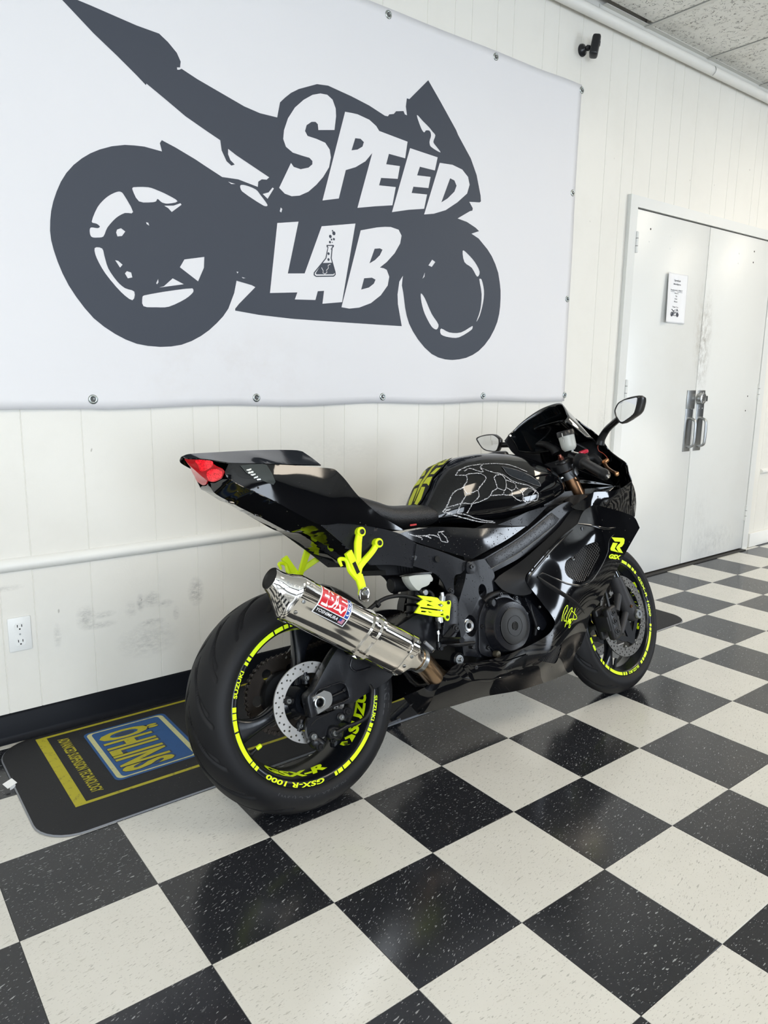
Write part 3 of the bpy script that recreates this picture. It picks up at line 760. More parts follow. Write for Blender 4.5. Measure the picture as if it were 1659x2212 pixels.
LET = dict(
 S=[(1.4431,2.1234),(1.3709,2.1092),(1.3684,2.1291),(1.3581,2.1352),(1.3409,2.1317),(1.3196,2.116),(1.3126,2.0945),(1.3236,2.0797),(1.3621,2.0769),(1.4014,2.0706),(1.4217,2.0501),(1.4271,2.0232),(1.419,1.9869),(1.3923,1.9476),(1.3615,1.9148),(1.3266,1.8851),(1.2879,1.8654),(1.2541,1.8584),(1.225,1.8629),(1.2014,1.8797),(1.252,1.9736),(1.2636,1.962),(1.293,1.9588),(1.3271,1.97),(1.3444,1.9847),(1.3445,1.9964),(1.3316,2.0051),(1.2976,2.0072),(1.2599,2.0106),(1.2312,2.0255),(1.2201,2.05),(1.2238,2.0804),(1.2406,2.1234),(1.2698,2.1657),(1.3076,2.2002),(1.3457,2.2251),(1.38,2.2374),(1.4104,2.2394),(1.4341,2.2277),(1.4483,2.2),(1.4501,2.173)],
 PE=[(1.4915,2.1974),(1.5225,2.1997),(1.5502,2.2006),(1.6068,2.1924),(1.6406,2.1764),(1.6554,2.1613),(1.8012,2.1489),(1.7904,2.0835),(1.706,2.0856),(1.6928,2.0443),(1.7635,2.0489),(1.7533,1.9985),(1.668,1.9885),(1.6585,1.9589),(1.7438,1.9654),(1.7279,1.8929),(1.64,1.8768),(1.5531,1.8588),(1.6227,2.0736),(1.5895,2.0374),(1.5425,2.0078),(1.4961,1.9893),(1.4643,1.8809),(1.3895,1.8629)],
 E=[(1.8153,2.1269),(1.9669,2.1183),(1.9533,2.064),(1.8697,2.0646),(1.8559,2.0287),(1.9302,2.0346),(1.9196,1.9887),(1.837,1.9814),(1.8282,1.9555),(1.9129,1.962),(1.8984,1.9029),(1.8131,1.8872),(1.7264,1.8662)],
 D=[(1.9798,2.0988),(2.0529,2.1035),(2.1111,2.0943),(2.1477,2.0698),(2.1587,2.0392),(2.145,2.0006),(2.0881,1.9558),(2.0206,1.9142),(1.9539,1.8908),(1.8991,1.8802)],
 LA=[(1.1922,1.756),(1.2828,1.7725),(1.2349,1.5809),(1.3089,1.5876),(1.3857,1.7686),(1.5441,1.7988),(1.4823,1.4929),(1.3896,1.4806),(1.397,1.53),(1.368,1.5264),(1.3571,1.4925),(1.2646,1.4882),(1.2761,1.515),(1.1578,1.504)],
 B=[(1.5701,1.7762),(1.6511,1.7974),(1.691,1.8046),(1.7214,1.8077),(1.7628,1.8021),(1.7789,1.7808),(1.7723,1.749),(1.7441,1.7071),(1.7036,1.6681),(1.6685,1.6431),(1.6888,1.6419),(1.7042,1.6371),(1.718,1.6111),(1.7105,1.5752),(1.6753,1.5334),(1.6253,1.4987),(1.5661,1.477),(1.5177,1.4701),(1.4796,1.473)])
CNT = dict(PE=[[(1.5398,2.1127),(1.565,2.1153),(1.5812,2.1063),(1.5747,2.0886),(1.5513,2.0737),(1.5225,2.0656)]], D=[[(2.0415,2.0471),(2.067,2.0425),(2.0805,2.023),(2.0689,1.9972),(2.0301,1.9635),(1.9946,1.9424)]], B=[[(1.6404,1.7137),(1.6673,1.7181),(1.6805,1.7142),(1.6677,1.6914),(1.643,1.6697),(1.6154,1.6541)], [(1.5895,1.5938),(1.629,1.5995),(1.6471,1.5933),(1.6393,1.5772),(1.6146,1.5598),(1.5753,1.5483)]])
for k, lp in LET.items():
    print2('printed_letter', [lp] + CNT.get(k, []), .0019, WHITE_INK, banner)
flask = [[(1.4081,1.7029),(1.4399,1.7065),(1.4427,1.7031),(1.4409,1.6978),(1.4363,1.6959),(1.4317,1.6559),(1.4502,1.6062),(1.4512,1.5952),(1.4419,1.587),(1.3601,1.5791),(1.3486,1.5846),(1.3495,1.5949),(1.4026,1.653),(1.4126,1.6933),(1.4081,1.695)],
         [(1.4135,1.6999),(1.4363,1.7024),(1.4317,1.6961),(1.4272,1.6555),(1.4437,1.6093),(1.4465,1.5963),(1.4401,1.5912),(1.3601,1.5835),(1.3539,1.588),(1.3548,1.5939),(1.4071,1.652),(1.4162,1.6944)]]
liquid = [(1.3872,1.6333),(1.4363,1.6395),(1.4447,1.6094),(1.4456,1.6021),(1.4401,1.5964),(1.3619,1.5887),(1.3584,1.5928)]
flask_o = print2('printed_flask', flask, .0026, INK, banner)
print2('liquid', [liquid], .0026, INK, flask_o)
for cx, cz, r in [(q[0], q[1], r) for q, r in zip([(1.4171,1.6712),(1.4171,1.6493),(1.4253,1.736),(1.4417,1.7496),(1.4353,1.7582),(1.4308,1.7251),(1.4417,1.7278),(1.4235,1.7148),(1.4344,1.7146),(1.429,1.69)], (5,5,6,7,3,3.5,4.5,4.5,2,2))]:
    print2('bubble', [circle2(cx, cz, r*.00105, 14)], .0026, INK, flask_o)
hexc = [(1.3845,1.6163),(1.3926,1.6046),(1.3907,1.5971),(1.3998,1.5936),(1.4098,1.6003),(1.4071,1.6081),(1.4162,1.6171),(1.4144,1.6271),(1.4253,1.6326)]
print2('molecule', [ribbon2(hexc, .0022)], .0032, WHITE_INK, flask_o)
GROM = mat('grommet_metal', (.42, .46, .45), .3, 1.0)
def torus(c, d, R_, r_, seg=28, rs=8):
    return lathe(c, d, [(R_ + r_*math.cos(2*math.pi*k/rs), r_*math.sin(2*math.pi*k/rs)) for k in range(rs + 1)], seg)
for gx, gz in ([(.494 + .6*k, 1.117) for k in range(-2, 5)] + [(-.71, 1.117)] + [(.494 + .6*k, 2.589) for k in range(-2, 5)] + [(2.877, 1.603), (2.874, 2.114)]):
    p = bpt(gx, gz, .001)
    gr = mesh('grommet', *lathe((p[0], p[1], p[2]), (0, -1, 0), [(.0085, 0), (.0085, .0022), (.010, .003), (.0125, .003), (.015, .0015), (.0158, 0)], 28), GROM, banner)
    mesh('eyelet_hole', *cyl((p[0], p[1] + .0002, p[2]), (0, -1, 0), .0086, .0008, 20), mat('eyelet_dark', (.10, .10, .10), .8), gr)
    mesh('screw', *cyl((p[0] + .002, p[1] - .001, p[2] + .002), (0, -1, 0), .0035, .002, 12, .0006), STEEL, gr)

# ================================================================== wall camera
CAMB = mat('camera_plastic', (.012, .013, .016), .28)
wc = empty('security_camera', (2.885, WALL_Y, 2.765))
tag(wc, 'small black security camera on a round wall mount', 'security camera')
mesh('wall_mount', *lathe((0, 0, 0), (0, -1, 0), [(0, 0), (.027, 0), (.029, .004), (.026, .012), (.014, .018), (.008, .03), (0, .03)], 28), CAMB, wc)
mesh('ball_joint', *lathe((0, -.038, 0), (0, -1, 0), [(.0001, -.014), (.010, -.010), (.014, 0), (.010, .010), (.0001, .014)], 20), CAMB, wc)
b_ = bevbox('camera_body', -.026, .026, -.020, .020, -.050, .050, .012, CAMB, wc, 3)
b_.location = (.022, -.062, .006); b_.rotation_euler = (math.radians(8), math.radians(12), math.radians(38))
mesh('lens', *lathe((.0, -.022, .012), (0, -1, 0), [(0, .001), (.010, .001), (.012, 0), (.0125, -.003)], 24), mat('lens_glass', (.02, .02, .03), .05, coat=1), b_)

# ================================================================== paper notice on the door
PAPER = mat('paper', (.80, .805, .82), .6)
PINK = mat('paper_ink', (.05, .055, .07), .6)
PXL, PXR, PZ0, PZ1 = 3.735, 3.955, 1.532, 1.812
def paper_pt(s, t, lift=0.0):
    x = PXL + (PXR - PXL)*s; z = PZ0 + (PZ1 - PZ0)*t
    curl = .022*max(0, (.35 - s)/.35)**2*(1 - .6*t) + .004*math.sin(s*9)*(1 - t) + .003*math.sin(s*14 + 1)
    return (x - .01*(1 - t)*(1 - s), FACE - .0035 - max(0, curl) - lift, z)
V = [paper_pt(i/24, j/24) for i in range(25) for j in range(25)]
F = [(i*25 + j, (i+1)*25 + j, (i+1)*25 + j + 1, i*25 + j + 1) for i in range(24) for j in range(24)]
paper = tag(mesh('paper_notice', V, F, PAPER), 'white printed paper notice taped to the left door leaf, curling edge', 'sign')
md = paper.modifiers.new('thickness', 'SOLIDIFY'); md.thickness = .0004
def ptext(body, cx, cy, w, h, bold=.01):
    text_obj('printed_text', body, lambda s, t: paper_pt(cx - w/2 + s, cy + t, .0012), w, h, PINK, paper, bold, sub=6)
ptext('SpeedLab', .52, .835, .30, .045, .02); ptext('MotoSports', .52, .765, .34, .04, .02)
ptext('Employee\'s ONLY', .52, .645, .56, .038, .015); ptext('Beyond', .52, .59, .18, .03); ptext('This', .52, .535, .10, .028); ptext('Point', .52, .48, .12, .028); ptext('Please', .52, .425, .16, .028); ptext('Thank You', .52, .315, .27, .03)
mesh('underline', *flat([[(.24, .632), (.80, .632), (.80, .638), (.24, .638)]], lambda a, c: paper_pt(a, c, .0012)), PINK, paper)
sx0, sz0 = min(q[0] for q in SIL), min(q[1] for q in SIL); sw = max(q[0] for q in SIL) - sx0
mesh('printed_logo', *flat([[(.33 + (q[0]-sx0)/sw*.38, .13 + (q[1]-sz0)/sw*.30) for q in SIL]] + [[(.33 + (q[0]-sx0)/sw*.38, .13 + (q[1]-sz0)/sw*.30) for q in h] for h in HOLES[4:10]], lambda a, c: paper_pt(a, c, .0012)), PINK, paper)
for k in ('S', 'PE', 'E', 'D', 'LA', 'B'):
    mesh('printed_logo', *flat([[(.33 + (q[0]-sx0)/sw*.38, .13 + (q[1]-sz0)/sw*.30) for q in LET[k]]], lambda a, c: paper_pt(a, c, .0017)), PAPER, paper)

# ================================================================== runner mat
def make_mat_rubber():
    m, g = newmat('mat_fabric')
    tc = g.n('ShaderNodeTexCoord').outputs['Object']
    col = g.mix(g.noise(tc, 5, 5, .6), (.006, .0064, .0085, 1), (.013, .0137, .016, 1))
    dust = g.ramp(g.noise(tc, 260, 2), .73, .77)
    col = g.mix(g.math('MULTIPLY', dust, g.ramp(g.noise(tc, 4, 4), .4, .7)), col, (.42, .42, .42, 1))
    g.l(col, g.b.inputs['Base Color']); g.b.inputs['Roughness'].default_value = .75
    g.bump(g.noise(tc, 500, 3), .35, .002)
    return m
MATF = make_mat_rubber()
MATEDGE = mat('mat_rubber_edge', (.20, .21, .23), .3)
def worn(name, c, w):
    m, g = newmat(name)
    tc = g.n('ShaderNodeTexCoord').outputs['Object']
    f = g.ramp(g.noise(tc, 55, 6, .75), .56, .70)
    g.l(g.mix(g.math('MULTIPLY', f, w), (*c, 1), (.035, .035, .035, 1)), g.b.inputs['Base Color'])
    g.b.inputs['Roughness'].default_value = .7
    g.bump(g.noise(tc, 500, 3), .3, .002)
    return m
M_YEL = worn('mat_yellow', (.43, .385, .02), .8); M_BLU = worn('mat_blue', (.018, .085, .25), .4); M_CRM = worn('mat_cream', (.55, .54, .28), .5); M_YEL2 = worn('mat_yellow_letter', (.45, .40, .022), .35); M_NAVY = worn('mat_navy', (.03, .05, .10), .2)
MX0, MX1, MY0, MY1 = .118, 3.20, .306, .932
def rrect(x0, x1, y0, y1, r, n=8):
    P = []
    for cx, cy, a0 in ((x1 - r, y1 - r, 0), (x0 + r, y1 - r, 90), (x0 + r, y0 + r, 180), (x1 - r, y0 + r, 270)):
        for k in range(n + 1):
            a = math.radians(a0 + 90*k/n); P.append((cx + r*math.cos(a), cy + r*math.sin(a)))
    return P
def inset_prof(r0, prof):
    secs = []
    for d, z in prof: secs.append([(x, y, z) for x, y in rrect(MX0 + d, MX1 - d, MY0 + d, MY1 - d, max(.02, r0 - d))])
    return secs
secs = inset_prof(.11, [(0, .0008), (-.0005, .0035), (.002, .0052), (.012, .0062), (.02, .0066)])
runner = tag(mesh('floor_mat', *loft(secs), MATF), 'long black runner mat with yellow border and blue printed badge along the wall', 'mat')
V, F = loft(inset_prof(.11, [(-.001, .0008), (-.0022, .0022), (-.0006, .0036), (.0016, .0052)]), caps=False)
mesh('rubber_lip', V, F, MATEDGE, runner)
MZ = .0070
def mflat(name, loops, m, lift=0.0, parent=None): return mesh(name, *flat(loops, lambda a, c: (a, c, MZ + lift)), m, parent or runner, smooth=False)
fx0, fx1, fy0, fy1 = .232, 3.06, .432, .908
mflat('border_line', [[(fx0, fy0), (fx1, fy0), (fx1, fy1), (fx0, fy1)], [(fx0 + .032, fy0 + .013), (fx1 - .032, fy0 + .013), (fx1 - .032, fy1 - .013), (fx0 + .032, fy1 - .013)]], M_YEL)
for flip in (0, 1):
    fx = (lambda x: MX0 + MX1 - x - .026) if flip else (lambda x: x)
    fy = (lambda y: 1.34 - y) if flip else (lambda y: y)
    tr = lambda L: [(fx(a), fy(c)) for a, c in L]
    bad = mflat('badge', [tr(rrect(.366, .645, .497, .852, .02))], M_BLU, .0002)
    mflat('badge_border', [tr(rrect(.374, .634, .506, .843, .018)), tr(rrect(.389, .618, .512, .837, .014))], M_CRM, .0005, bad)
    rd = lambda s, t, x0, y0: (fx(x0 + t), fy(y0 - s))
    for nm, bold, mm, lf in (('badge_letter_outline', .085, M_NAVY, .0005), ('badge_letter', .035, M_YEL2, .0009)):
        x0 = .400 - (.003 if bold > .05 else 0); hh = .196 + (.007 if bold > .05 else 0)
        text_obj(nm, 'ÖHLINS', lambda s, t: (*rd(s, t, x0, .812 + (.004 if bold > .05 else 0)), MZ + lf), .285 + (.008 if bold > .05 else 0), hh, mm, bad, bold, spacing=1.04)
    text_obj('mat_lettering', 'ADVANCED SUSPENSION TECHNOLOGY', lambda s, t: (*rd(s, t, .289, .862), MZ + .0004), .385, .034, M_YEL, runner, .02)
tg = mesh('care_tag', *join(box(-.022, .02, -.018, .018, 0, .0012), box(-.012, .012, -.018, -.0165, -.018, .001)), mat('tag_white', (.78, .78, .77), .5), runner, smooth=False)
tg.scale = (.7, .7, .7); tg.location = (.108, .655, .016); tg.rotation_euler = (math.radians(16), math.radians(-10), math.radians(20))

# ================================================================== motorcycle
def wet(name, col, rough, spec, scale, amount, coat=0.0, fine=0.0):
    """painted or cast surface with dried rain drops standing on it"""
    m, g = newmat(name)
    tc = g.n('ShaderNodeTexCoord').outputs['Object']
    v = g.n('ShaderNodeTexVoronoi'); g.l(tc, v.inputs['Vector']); v.inputs['Scale'].default_value = scale
    sep = g.n('ShaderNodeSeparateColor'); g.l(v.outputs['Color'], sep.inputs[0])
    size = g.math('MULTIPLY', sep.outputs[0], .42)
    on = g.math('LESS_THAN', sep.outputs[1], amount)
    dome = g.math('MULTIPLY', g.math('SQRT', g.math('MAXIMUM', g.math('SUBTRACT', g.math('MULTIPLY', size, size), g.math('MULTIPLY', v.outputs['Distance'], v.outputs['Distance'])), 0.0)), on)
    g.b.inputs['Base Color'].default_value = (*col, 1); g.b.inputs['Roughness'].default_value = rough; g.b.inputs['Specular IOR Level'].default_value = spec
    g.b.inputs['Coat Weight'].default_value = coat; g.b.inputs['Coat Roughness'].default_value = .03
    h = g.math('ADD', dome, g.math('MULTIPLY', g.noise(tc, 180, 3), fine))
    g.bump(h, 1.0, 1.2/scale)
    rr = g.math('SUBTRACT', rough, g.math('MULTIPLY', g.math('GREATER_THAN', dome, .001), max(0, rough - .08)))
    g.l(rr, g.b.inputs['Roughness'])
    return m
GLOSS = wet('black_gloss_paint', (.0022, .0024, .0032), .055, .5, 120, .05)
SATIN = wet('black_satin_metal', (.0058, .0064, .0088), .33, .42, 210, .22, fine=.02)
MATTE = mat('black_matte_plastic', (.006, .0063, .0075), .5, spec=.3, bump=(220, .08, .001))
CAST = mat('engine_cast_black', (.0040, .0046, .0064), .33, spec=.42, bump=(120, .12, .0015))
FLUO = mat('fluorescent_yellow', (.70, .90, .006), .45)
FLUO2 = mat('fluorescent_decal', (.68, .90, .005), .4)
CHROME = mat('polished_steel', (.66, .64, .61), .07, 1.0, bump=(6, .02, .004))
STEELB = mat('bolt_steel', (.36, .37, .37), .32, 1.0)
DISC = mat('disc_steel', (.60, .59, .57), .42, 1.0, bump=(400, .06, .001))
DISCF = mat('front_disc_steel', (.17, .163, .15), .42, 1.0, bump=(400, .06, .001))
ALUM = mat('machined_aluminium', (.66, .67, .67), .3, 1.0)
GOLDF = mat('fork_bronze', (.24, .13, .068), .3, 1.0)
GOLDL = mat('lever_gold', (.33, .17, .08), .3, 1.0)
TYRE = mat('tyre_rubber', (.0085, .0088, .0102), .55, spec=.28, bump=(300, .06, .001))
HOSE = mat('rubber_hose', (.006, .006, .0068), .45, spec=.35)
CHAINM = mat('chain_steel', (.055, .045, .038), .45, .8)
BOLTB = mat('black_bolt', (.009, .009, .010), .28)
POLY = mat('translucent_plastic', (.62, .64, .60), .35, trans=.35)
bike = empty('motorcycle', (.7614, .053, .002), (-.25, 0, -.033))
tag(bike, 'black sport motorcycle with fluorescent yellow accents leaning on its stand', 'motorcycle')
RAKE = math.radians(23.75)
S_AX = Vector((-math.sin(RAKE), 0, math.cos(RAKE))); S_O = Vector((1.501, 0, 0))
STEER = Matrix.Translation(S_O) @ Matrix.Rotation(.115, 4, S_AX) @ Matrix.Translation(-S_O)
def steered(o):
    o.matrix_basis = STEER.copy(); return o
YD = (0, -1, 0)     # outward on the bike's right side

def wheel(cx, cz, half, R, prof_t, half_t, groups, texts, gro, name, spoke_a, front):
    ctr = np.array([cx, 0, cz])
    def pol(r, a, y): return (cx + r*math.cos(a), y, cz + r*math.sin(a))
    def turn(prof, seg):
        V, F = [], []
        for y, r in prof:
            for k in range(seg): V.append(pol(r, 2*math.pi*k/seg, y))
        n = len(prof)
        for i in range(n):
            i2 = (i + 1) % n
            for k in range(seg): F.append((i*seg + k, i*seg + (k+1) % seg, i2*seg + (k+1) % seg, i2*seg + k))
        return V, F
    h = half
    base = [(-h, .2295), (-h - .0035, .2275), (-h - .0045, .2245), (-h - .003, .2130), (-h + .004, .2075), (-h + .02, .2035), (-h*.42, .1960), (-h*.2, .1935)]
    inner = base + [(-y, r) for y, r in base[::-1]]
    outer = [(h - .004, .2285), (h - .008, .218), (h*.5, .212), (0, .203), (-h*.5, .212), (-h + .008, .218), (-h + .004, .2285)]
    parts = [turn(inner + outer, 128)]
    # spokes
    for a in spoke_a:
        secs = []
        for t in np.linspace(0, 1, 12):
            r = .038 + (.196 - .038)*t
            w = (.030 - .030*math.sin(math.pi*min(1, t*1.02))**.9*.45 + .018*t**4) * (1.0 if not front else .72)
            th = (.026 - .010*t) * (1 if not front else .7); yc = (-.012 if not front else 0) * (1 - t)
            aa = a + (.10 if not front else .06)*math.sin(t*math.pi)
            c, s = math.cos(aa), math.sin(aa)
            sec = []
            for k in range(16):
                q = 2*math.pi*k/16
                su = abs(math.cos(q))**.6*math.copysign(1, math.cos(q)); sv = abs(math.sin(q))**.6*math.copysign(1, math.sin(q))
                off = w*su
                sec.append((cx + r*c - off*s, yc + th*sv, cz + r*s + off*c))
            secs.append(sec)
        parts.append(loft(secs))
    hw = .075 if not front else .052
    parts.append(lathe((cx, hw, cz), YD, [(.022, 0), (.036, 0), (.040, .01), (.044, hw*.7), (.052, hw*.9), (.052, hw*1.1), (.044, hw*1.3), (.040, hw*2 - .01), (.036, hw*2), (.022, hw*2)], 40))
    rim = mesh(name, *join(*parts), GLOSS_RIM, bike, angle=50)
    # tyre with engraved tread grooves
    prof = catmull([(-y, r) for y, r in half_t[::-1]][:-1] + list(half_t), False, 8)
    yy = np.array([q[0] for q in prof]); rr = np.array([q[1] for q in prof])
    seg = 1500 if not front else 1200
    th = np.arange(seg)/seg*2*math.pi
    Yg, Tg = np.meshgrid(yy, th, indexing='ij'); Rg = np.repeat(rr[:, None], seg, 1)
    depth = np.zeros_like(Rg)
    for pitch, off, y0, y1, sw, ex, wdt in gro:
        pt = math.radians(pitch); ay = np.abs(Yg)
        t = np.clip((ay - y0)/(y1 - y0), 0, 1)**(1/ex)
        dirn = np.where(Yg < 0, 0.0, .5)
        tc = math.radians(off) + t*math.radians(sw) + dirn*pt
        d = (np.mod(Tg - tc + pt/2, pt) - pt/2)*R
        slope = math.radians(sw)*R/(y1 - y0)
        pd = np.abs(d)/np.sqrt(1 + slope**2)
        fade = np.clip((ay - y0)/.004, 0, 1)*np.clip((y1 - ay)/.004, 0, 1)
        depth = np.maximum(depth, (.5 + .5*np.cos(math.pi*np.clip(pd/(wdt*1.15), 0, 1)))*fade*.0078)
    Rg = Rg - depth
    V = np.stack([cx + Rg*np.cos(Tg), Yg, cz + Rg*np.sin(Tg)], -1).reshape(-1, 3)
    n = len(yy); F = []
    for i in range(n - 1):
        a_ = i*seg + np.arange(seg); b_ = i*seg + (np.arange(seg) + 1) % seg
        F += list(zip(a_.tolist(), b_.tolist(), (b_ + seg).tolist(), (a_ + seg).tolist()))
    me = bpy.data.meshes.new('tire'); me.from_pydata(V.tolist(), [], F); me.update()
    for p in me.polygons: p.use_smooth = True
    me.flip_normals()
    tire = link('tire', me, TYRE, rim); tag(tire, 'black rubber tire with curved sweeping tread grooves')
    # rim stripes and lettering on the right flange
    fy = lambda r: np.interp(r, [.2075, .2130, .2245, .2275], [-h + .004, -h - .003, -h - .0045, -h - .0035])
    def ring(a0, a1, r0, r1, lift=.0006):
        V, F = [], []; n = max(2, int((a1 - a0)/1.5)); lev = [r0, (r0 + r1)/2, r1]
        for r in lev:
            for k in range(n + 1):
                V.append(pol(r, math.radians(a0 + (a1 - a0)*k/n), fy(r) - lift))
        for i in range(2):
            for k in range(n): F.append((i*(n+1) + k, i*(n+1) + k + 1, (i+1)*(n+1) + k + 1, (i+1)*(n+1) + k))
        return V, F
    for g in groups:
        for a0, a1 in g: mesh('rim_stripe', *ring(min(a0, a1), max(a0, a1), .2138, .2252), FLUO2, rim)
    for body, a0, a1, r0, r1 in texts:
        if a1 < a0: fn = lambda s, t: (lambda r: pol(r, math.radians(a0) - s, fy(r) - .0007))(r0 + t)                       # letters upright outward
        else: fn = lambda s, t: (lambda r: pol(r, math.radians(a0) + s, fy(r) - .0007))(r1 - t)
        text_obj('rim_lettering', body, fn, abs(math.radians(a1 - a0)), r1 - r0, FLUO2, rim, .03, .12 if 'GSX' in body else 0, 1.02)
    # left flange stripe
    mesh('rim_stripe', *[(lambda VF: ([(x, -y, z) for x, y, z in VF[0]], VF[1]))(ring(0, 359.9, .2138, .2252))][0], FLUO2, rim)
    return rim, pol, prof
GLOSS_RIM = mat('rim_black', (.005, .006, .0085), .22)
rear_t = [(0, .3110), (.020, .3095), (.040, .3050), (.058, .2975), (.075, .2870), (.089, .2735), (.0965, .2600), (.0985, .2470), (.0945, .2360), (.0885, .2290), (.083, .2262)]
rg = [[(95, 97.6), (98.9, 102.4), (103.3, 110.3), (111.5, 133.9), (135.1, 137.7), (138.9, 141.1)], [(170, 173.4), (174.2, 178.2), (178.9, 186.3), (187.5, 210.3), (211.1, 214.4), (215.2, 217.7)],
      [(283.2, 285.4), (286.3, 290.4), (291.4, 298), (299.1, 323.3), (324.2, 326.6), (327.3, 330.4)], [(357, 359.5), (0.5, 4), (5, 12), (13, 35), (36, 39), (40, 43)]]
rt = [('SUZUKI', 164.2, 145.4, .2140, .2250), ('GSX-R 1000', 274, 226, .2125, .2255), ('SUZUKI', 351, 332.3, .2140, .2250), ('GSX-R 1000', 92, 48, .2130, .2255)]
rear_wheel, rpol, rprof = wheel(0, .311, .082, .311, None, rear_t, rg, rt,
    [(24, 0, .006, .078, 30, 1.7, .0036), (24, 12, .026, .086, 24, 1.5, .0036), (24, 7, .002, .030, 9, 1.1, .0024)], 'rear_wheel', [math.radians(a) for a in (192, 72, 312)], False)
front_t = [(0, .2965), (.017, .2940), (.032, .2875), (.046, .2765), (.057, .2630), (.0615, .2520), (.0610, .2420), (.0565, .2330), (.052, .2280), (.049, .2262)]
fgr = [[(341.6, 338.9), (337.6, 334.4), (333.3, 310.9), (309.4, 302.3), (301.2, 298), (296.6, 293.3)], [(264.7, 262), (260.8, 257.9), (256.3, 234.6), (232.9, 226), (223.8, 220.6), (219.4, 216.6)],
       [(83, 70), (68.8, 59.6), (57.9, 51.7), (49.8, 45.5), (44.2, 41)], [(165, 145), (143, 136), (134, 131), (129, 126), (205, 199), (197, 191)]]
frt = [('GSX-R 1000', 35.8, -10.5, .2128, .2255), ('SUZUKI', 288.2, 268.1, .2140, .2250)]
FCX, FCZ = 1.397, .2935
front_wheel, fpol, fprof = wheel(FCX, FCZ, .050, .296, None, front_t, fgr, frt,
    [(30, 0, .004, .050, 32, 1.8, .0033), (30, 15, .016, .054, 24, 1.5, .0033)], 'front_wheel', [math.radians(a) for a in (250, 130, 10)], True)
steered(front_wheel)
# big lettering inside the rim barrels
def barrel_text(body, pol, rim, half, a0, a1, y0, y1, bold=.05, shear=0.0):
    def fr(y): return np.interp(abs(y), [0, half*.2, half*.42, half - .02, half - .004], [.1935, .1935, .1960, .2035, .2075])
    fn = lambda s, t: (lambda y: pol(fr(y) - .0009, math.radians(a0) + s*math.copysign(1, a1 - a0), y))(y0 + t*(1 if y1 > y0 else -1))
    return text_obj('barrel_lettering', body, fn, abs(math.radians(a1 - a0)), abs(y1 - y0), FLUO2, rim, bold, shear, 1.0, sub=14)
barrel_text('SUZUKI', rpol, rear_wheel, .082, 318, 366, -.062, -.022)
barrel_text('GSX-R', rpol, rear_wheel, .082, 226, 282, -.062, -.030, .05, .2)
barrel_text('GSX-R', rpol, rear_wheel, .082, 75, 130, -.060, -.028, .05, .2)
barrel_text('SUZUKI', fpol, front_wheel, .050, -26, 32, -.038, -.006)
# small S emblem ahead of the rear barrel lettering
for q in ([(-.060, 317), (-.044, 317), (-.026, 312), (-.034, 310.5), (-.044, 313.5), (-.060, 311)], [(-.060, 309.5), (-.052, 307.5), (-.044, 310.5), (-.026, 308), (-.026, 305), (-.042, 305.5)]):
    mesh('barrel_emblem', *flat([[(y, a) for y, a in q]], lambda y, a: rpol(float(np.interp(abs(y), [.0164, .034, .062], [.1935, .196, .2035])) - .0009, math.radians(a), y)), FLUO2, rear_wheel)
# raised sidewall lettering on the rear tyre
def side_text(body, a0, a1, r0, r1):
    hy = [q[0] for q in rear_t][4:]; hr = [q[1] for q in rear_t][4:]
    fyy = lambda r: -float(np.interp(r, hr[::-1], hy[::-1]))
    text_obj('sidewall_lettering', body, lambda s, t: rpol(r0 + t, math.radians(a0) - s, fyy(r0 + t) - .0006), math.radians(a0 - a1), r1 - r0, mat('sidewall_letters', (.03, .031, .034), .6), rear_wheel, .01, 0, 1.1, sub=10)
side_text('190/50 ZR 17 M/C (73W)', 290, 238, .243, .254)
side_text('ANGEL', 366, 338, .242, .262)
# valve stems
def valve(pol, rim, a, y, m_cap):
    p0 = np.array(pol(.197, a, y)); p1 = np.array(pol(.176, a, y - .006)); p2 = np.array(pol(.165, a, y - .010))
    v = mesh('valve_stem', *join(cyl(p0, p1 - p0, .0055, float(np.linalg.norm(p1 - p0)), 12), lathe(p0, p1 - p0, [(.008, -.002), (.008, .004), (.0055, .008)], 12)), HOSE, rim)
    mesh('valve_cap', *lathe(p1, p2 - p1, [(.0, -.001), (.0062, 0), (.0062, .011), (.005, .0145), (0, .0155)], 14), m_cap, v)
valve(rpol, rear_wheel, math.radians(213), -.03, FLUO)
valve(fpol, front_wheel, math.radians(262), -.008, HOSE)

# ---- brake discs
def disc(name, pol, rim, y, r0, r1, th, m, holes, wavy=False):
    lp = [[(r1*math.cos(a), r1*math.sin(a)) for a in np.linspace(0, 2*math.pi, 120, endpoint=False)], [(r0*math.cos(a), r0*math.sin(a)) for a in np.linspace(0, 2*math.pi, 96, endpoint=False)]]
    for hr, n, off, rad in holes:
        for k in range(n):
            a = 2*math.pi*k/n + off; lp.append(circle2(hr*math.cos(a), hr*math.sin(a), rad, 10))
    c = pol(0, 0, 0)
    return mesh(name, *prism(lp, lambda a, b_, t: (c[0] + a, y - th*t, c[2] + b_)), m, rim, angle=30)
rd = disc('brake_disc', rpol, rear_wheel, -.086, .079, .110, .005, DISC, [(.1035, 24, .05, .0029), (.0945, 24, .17, .0029), (.0865, 12, .1, .0029)])
tag(rd, 'drilled steel brake disc')
for k in range(5):
    a = 2*math.pi*k/5 + .35
    p = rpol(.067, a, -.086); q = rpol(.083, a, -.086)
    mesh('disc_tab', *join(tube([rpol(.052, a, -.084), rpol(.083, a, -.087)], [.010, .0075], 10, 2), cyl((p[0], -.080, p[2]), YD, .012, .012, 20, .002)), CAST, rd)
    hexhole_bolt('bolt', (p[0], -.091, p[2]), YD, .0072, .006, STEELB, rd)
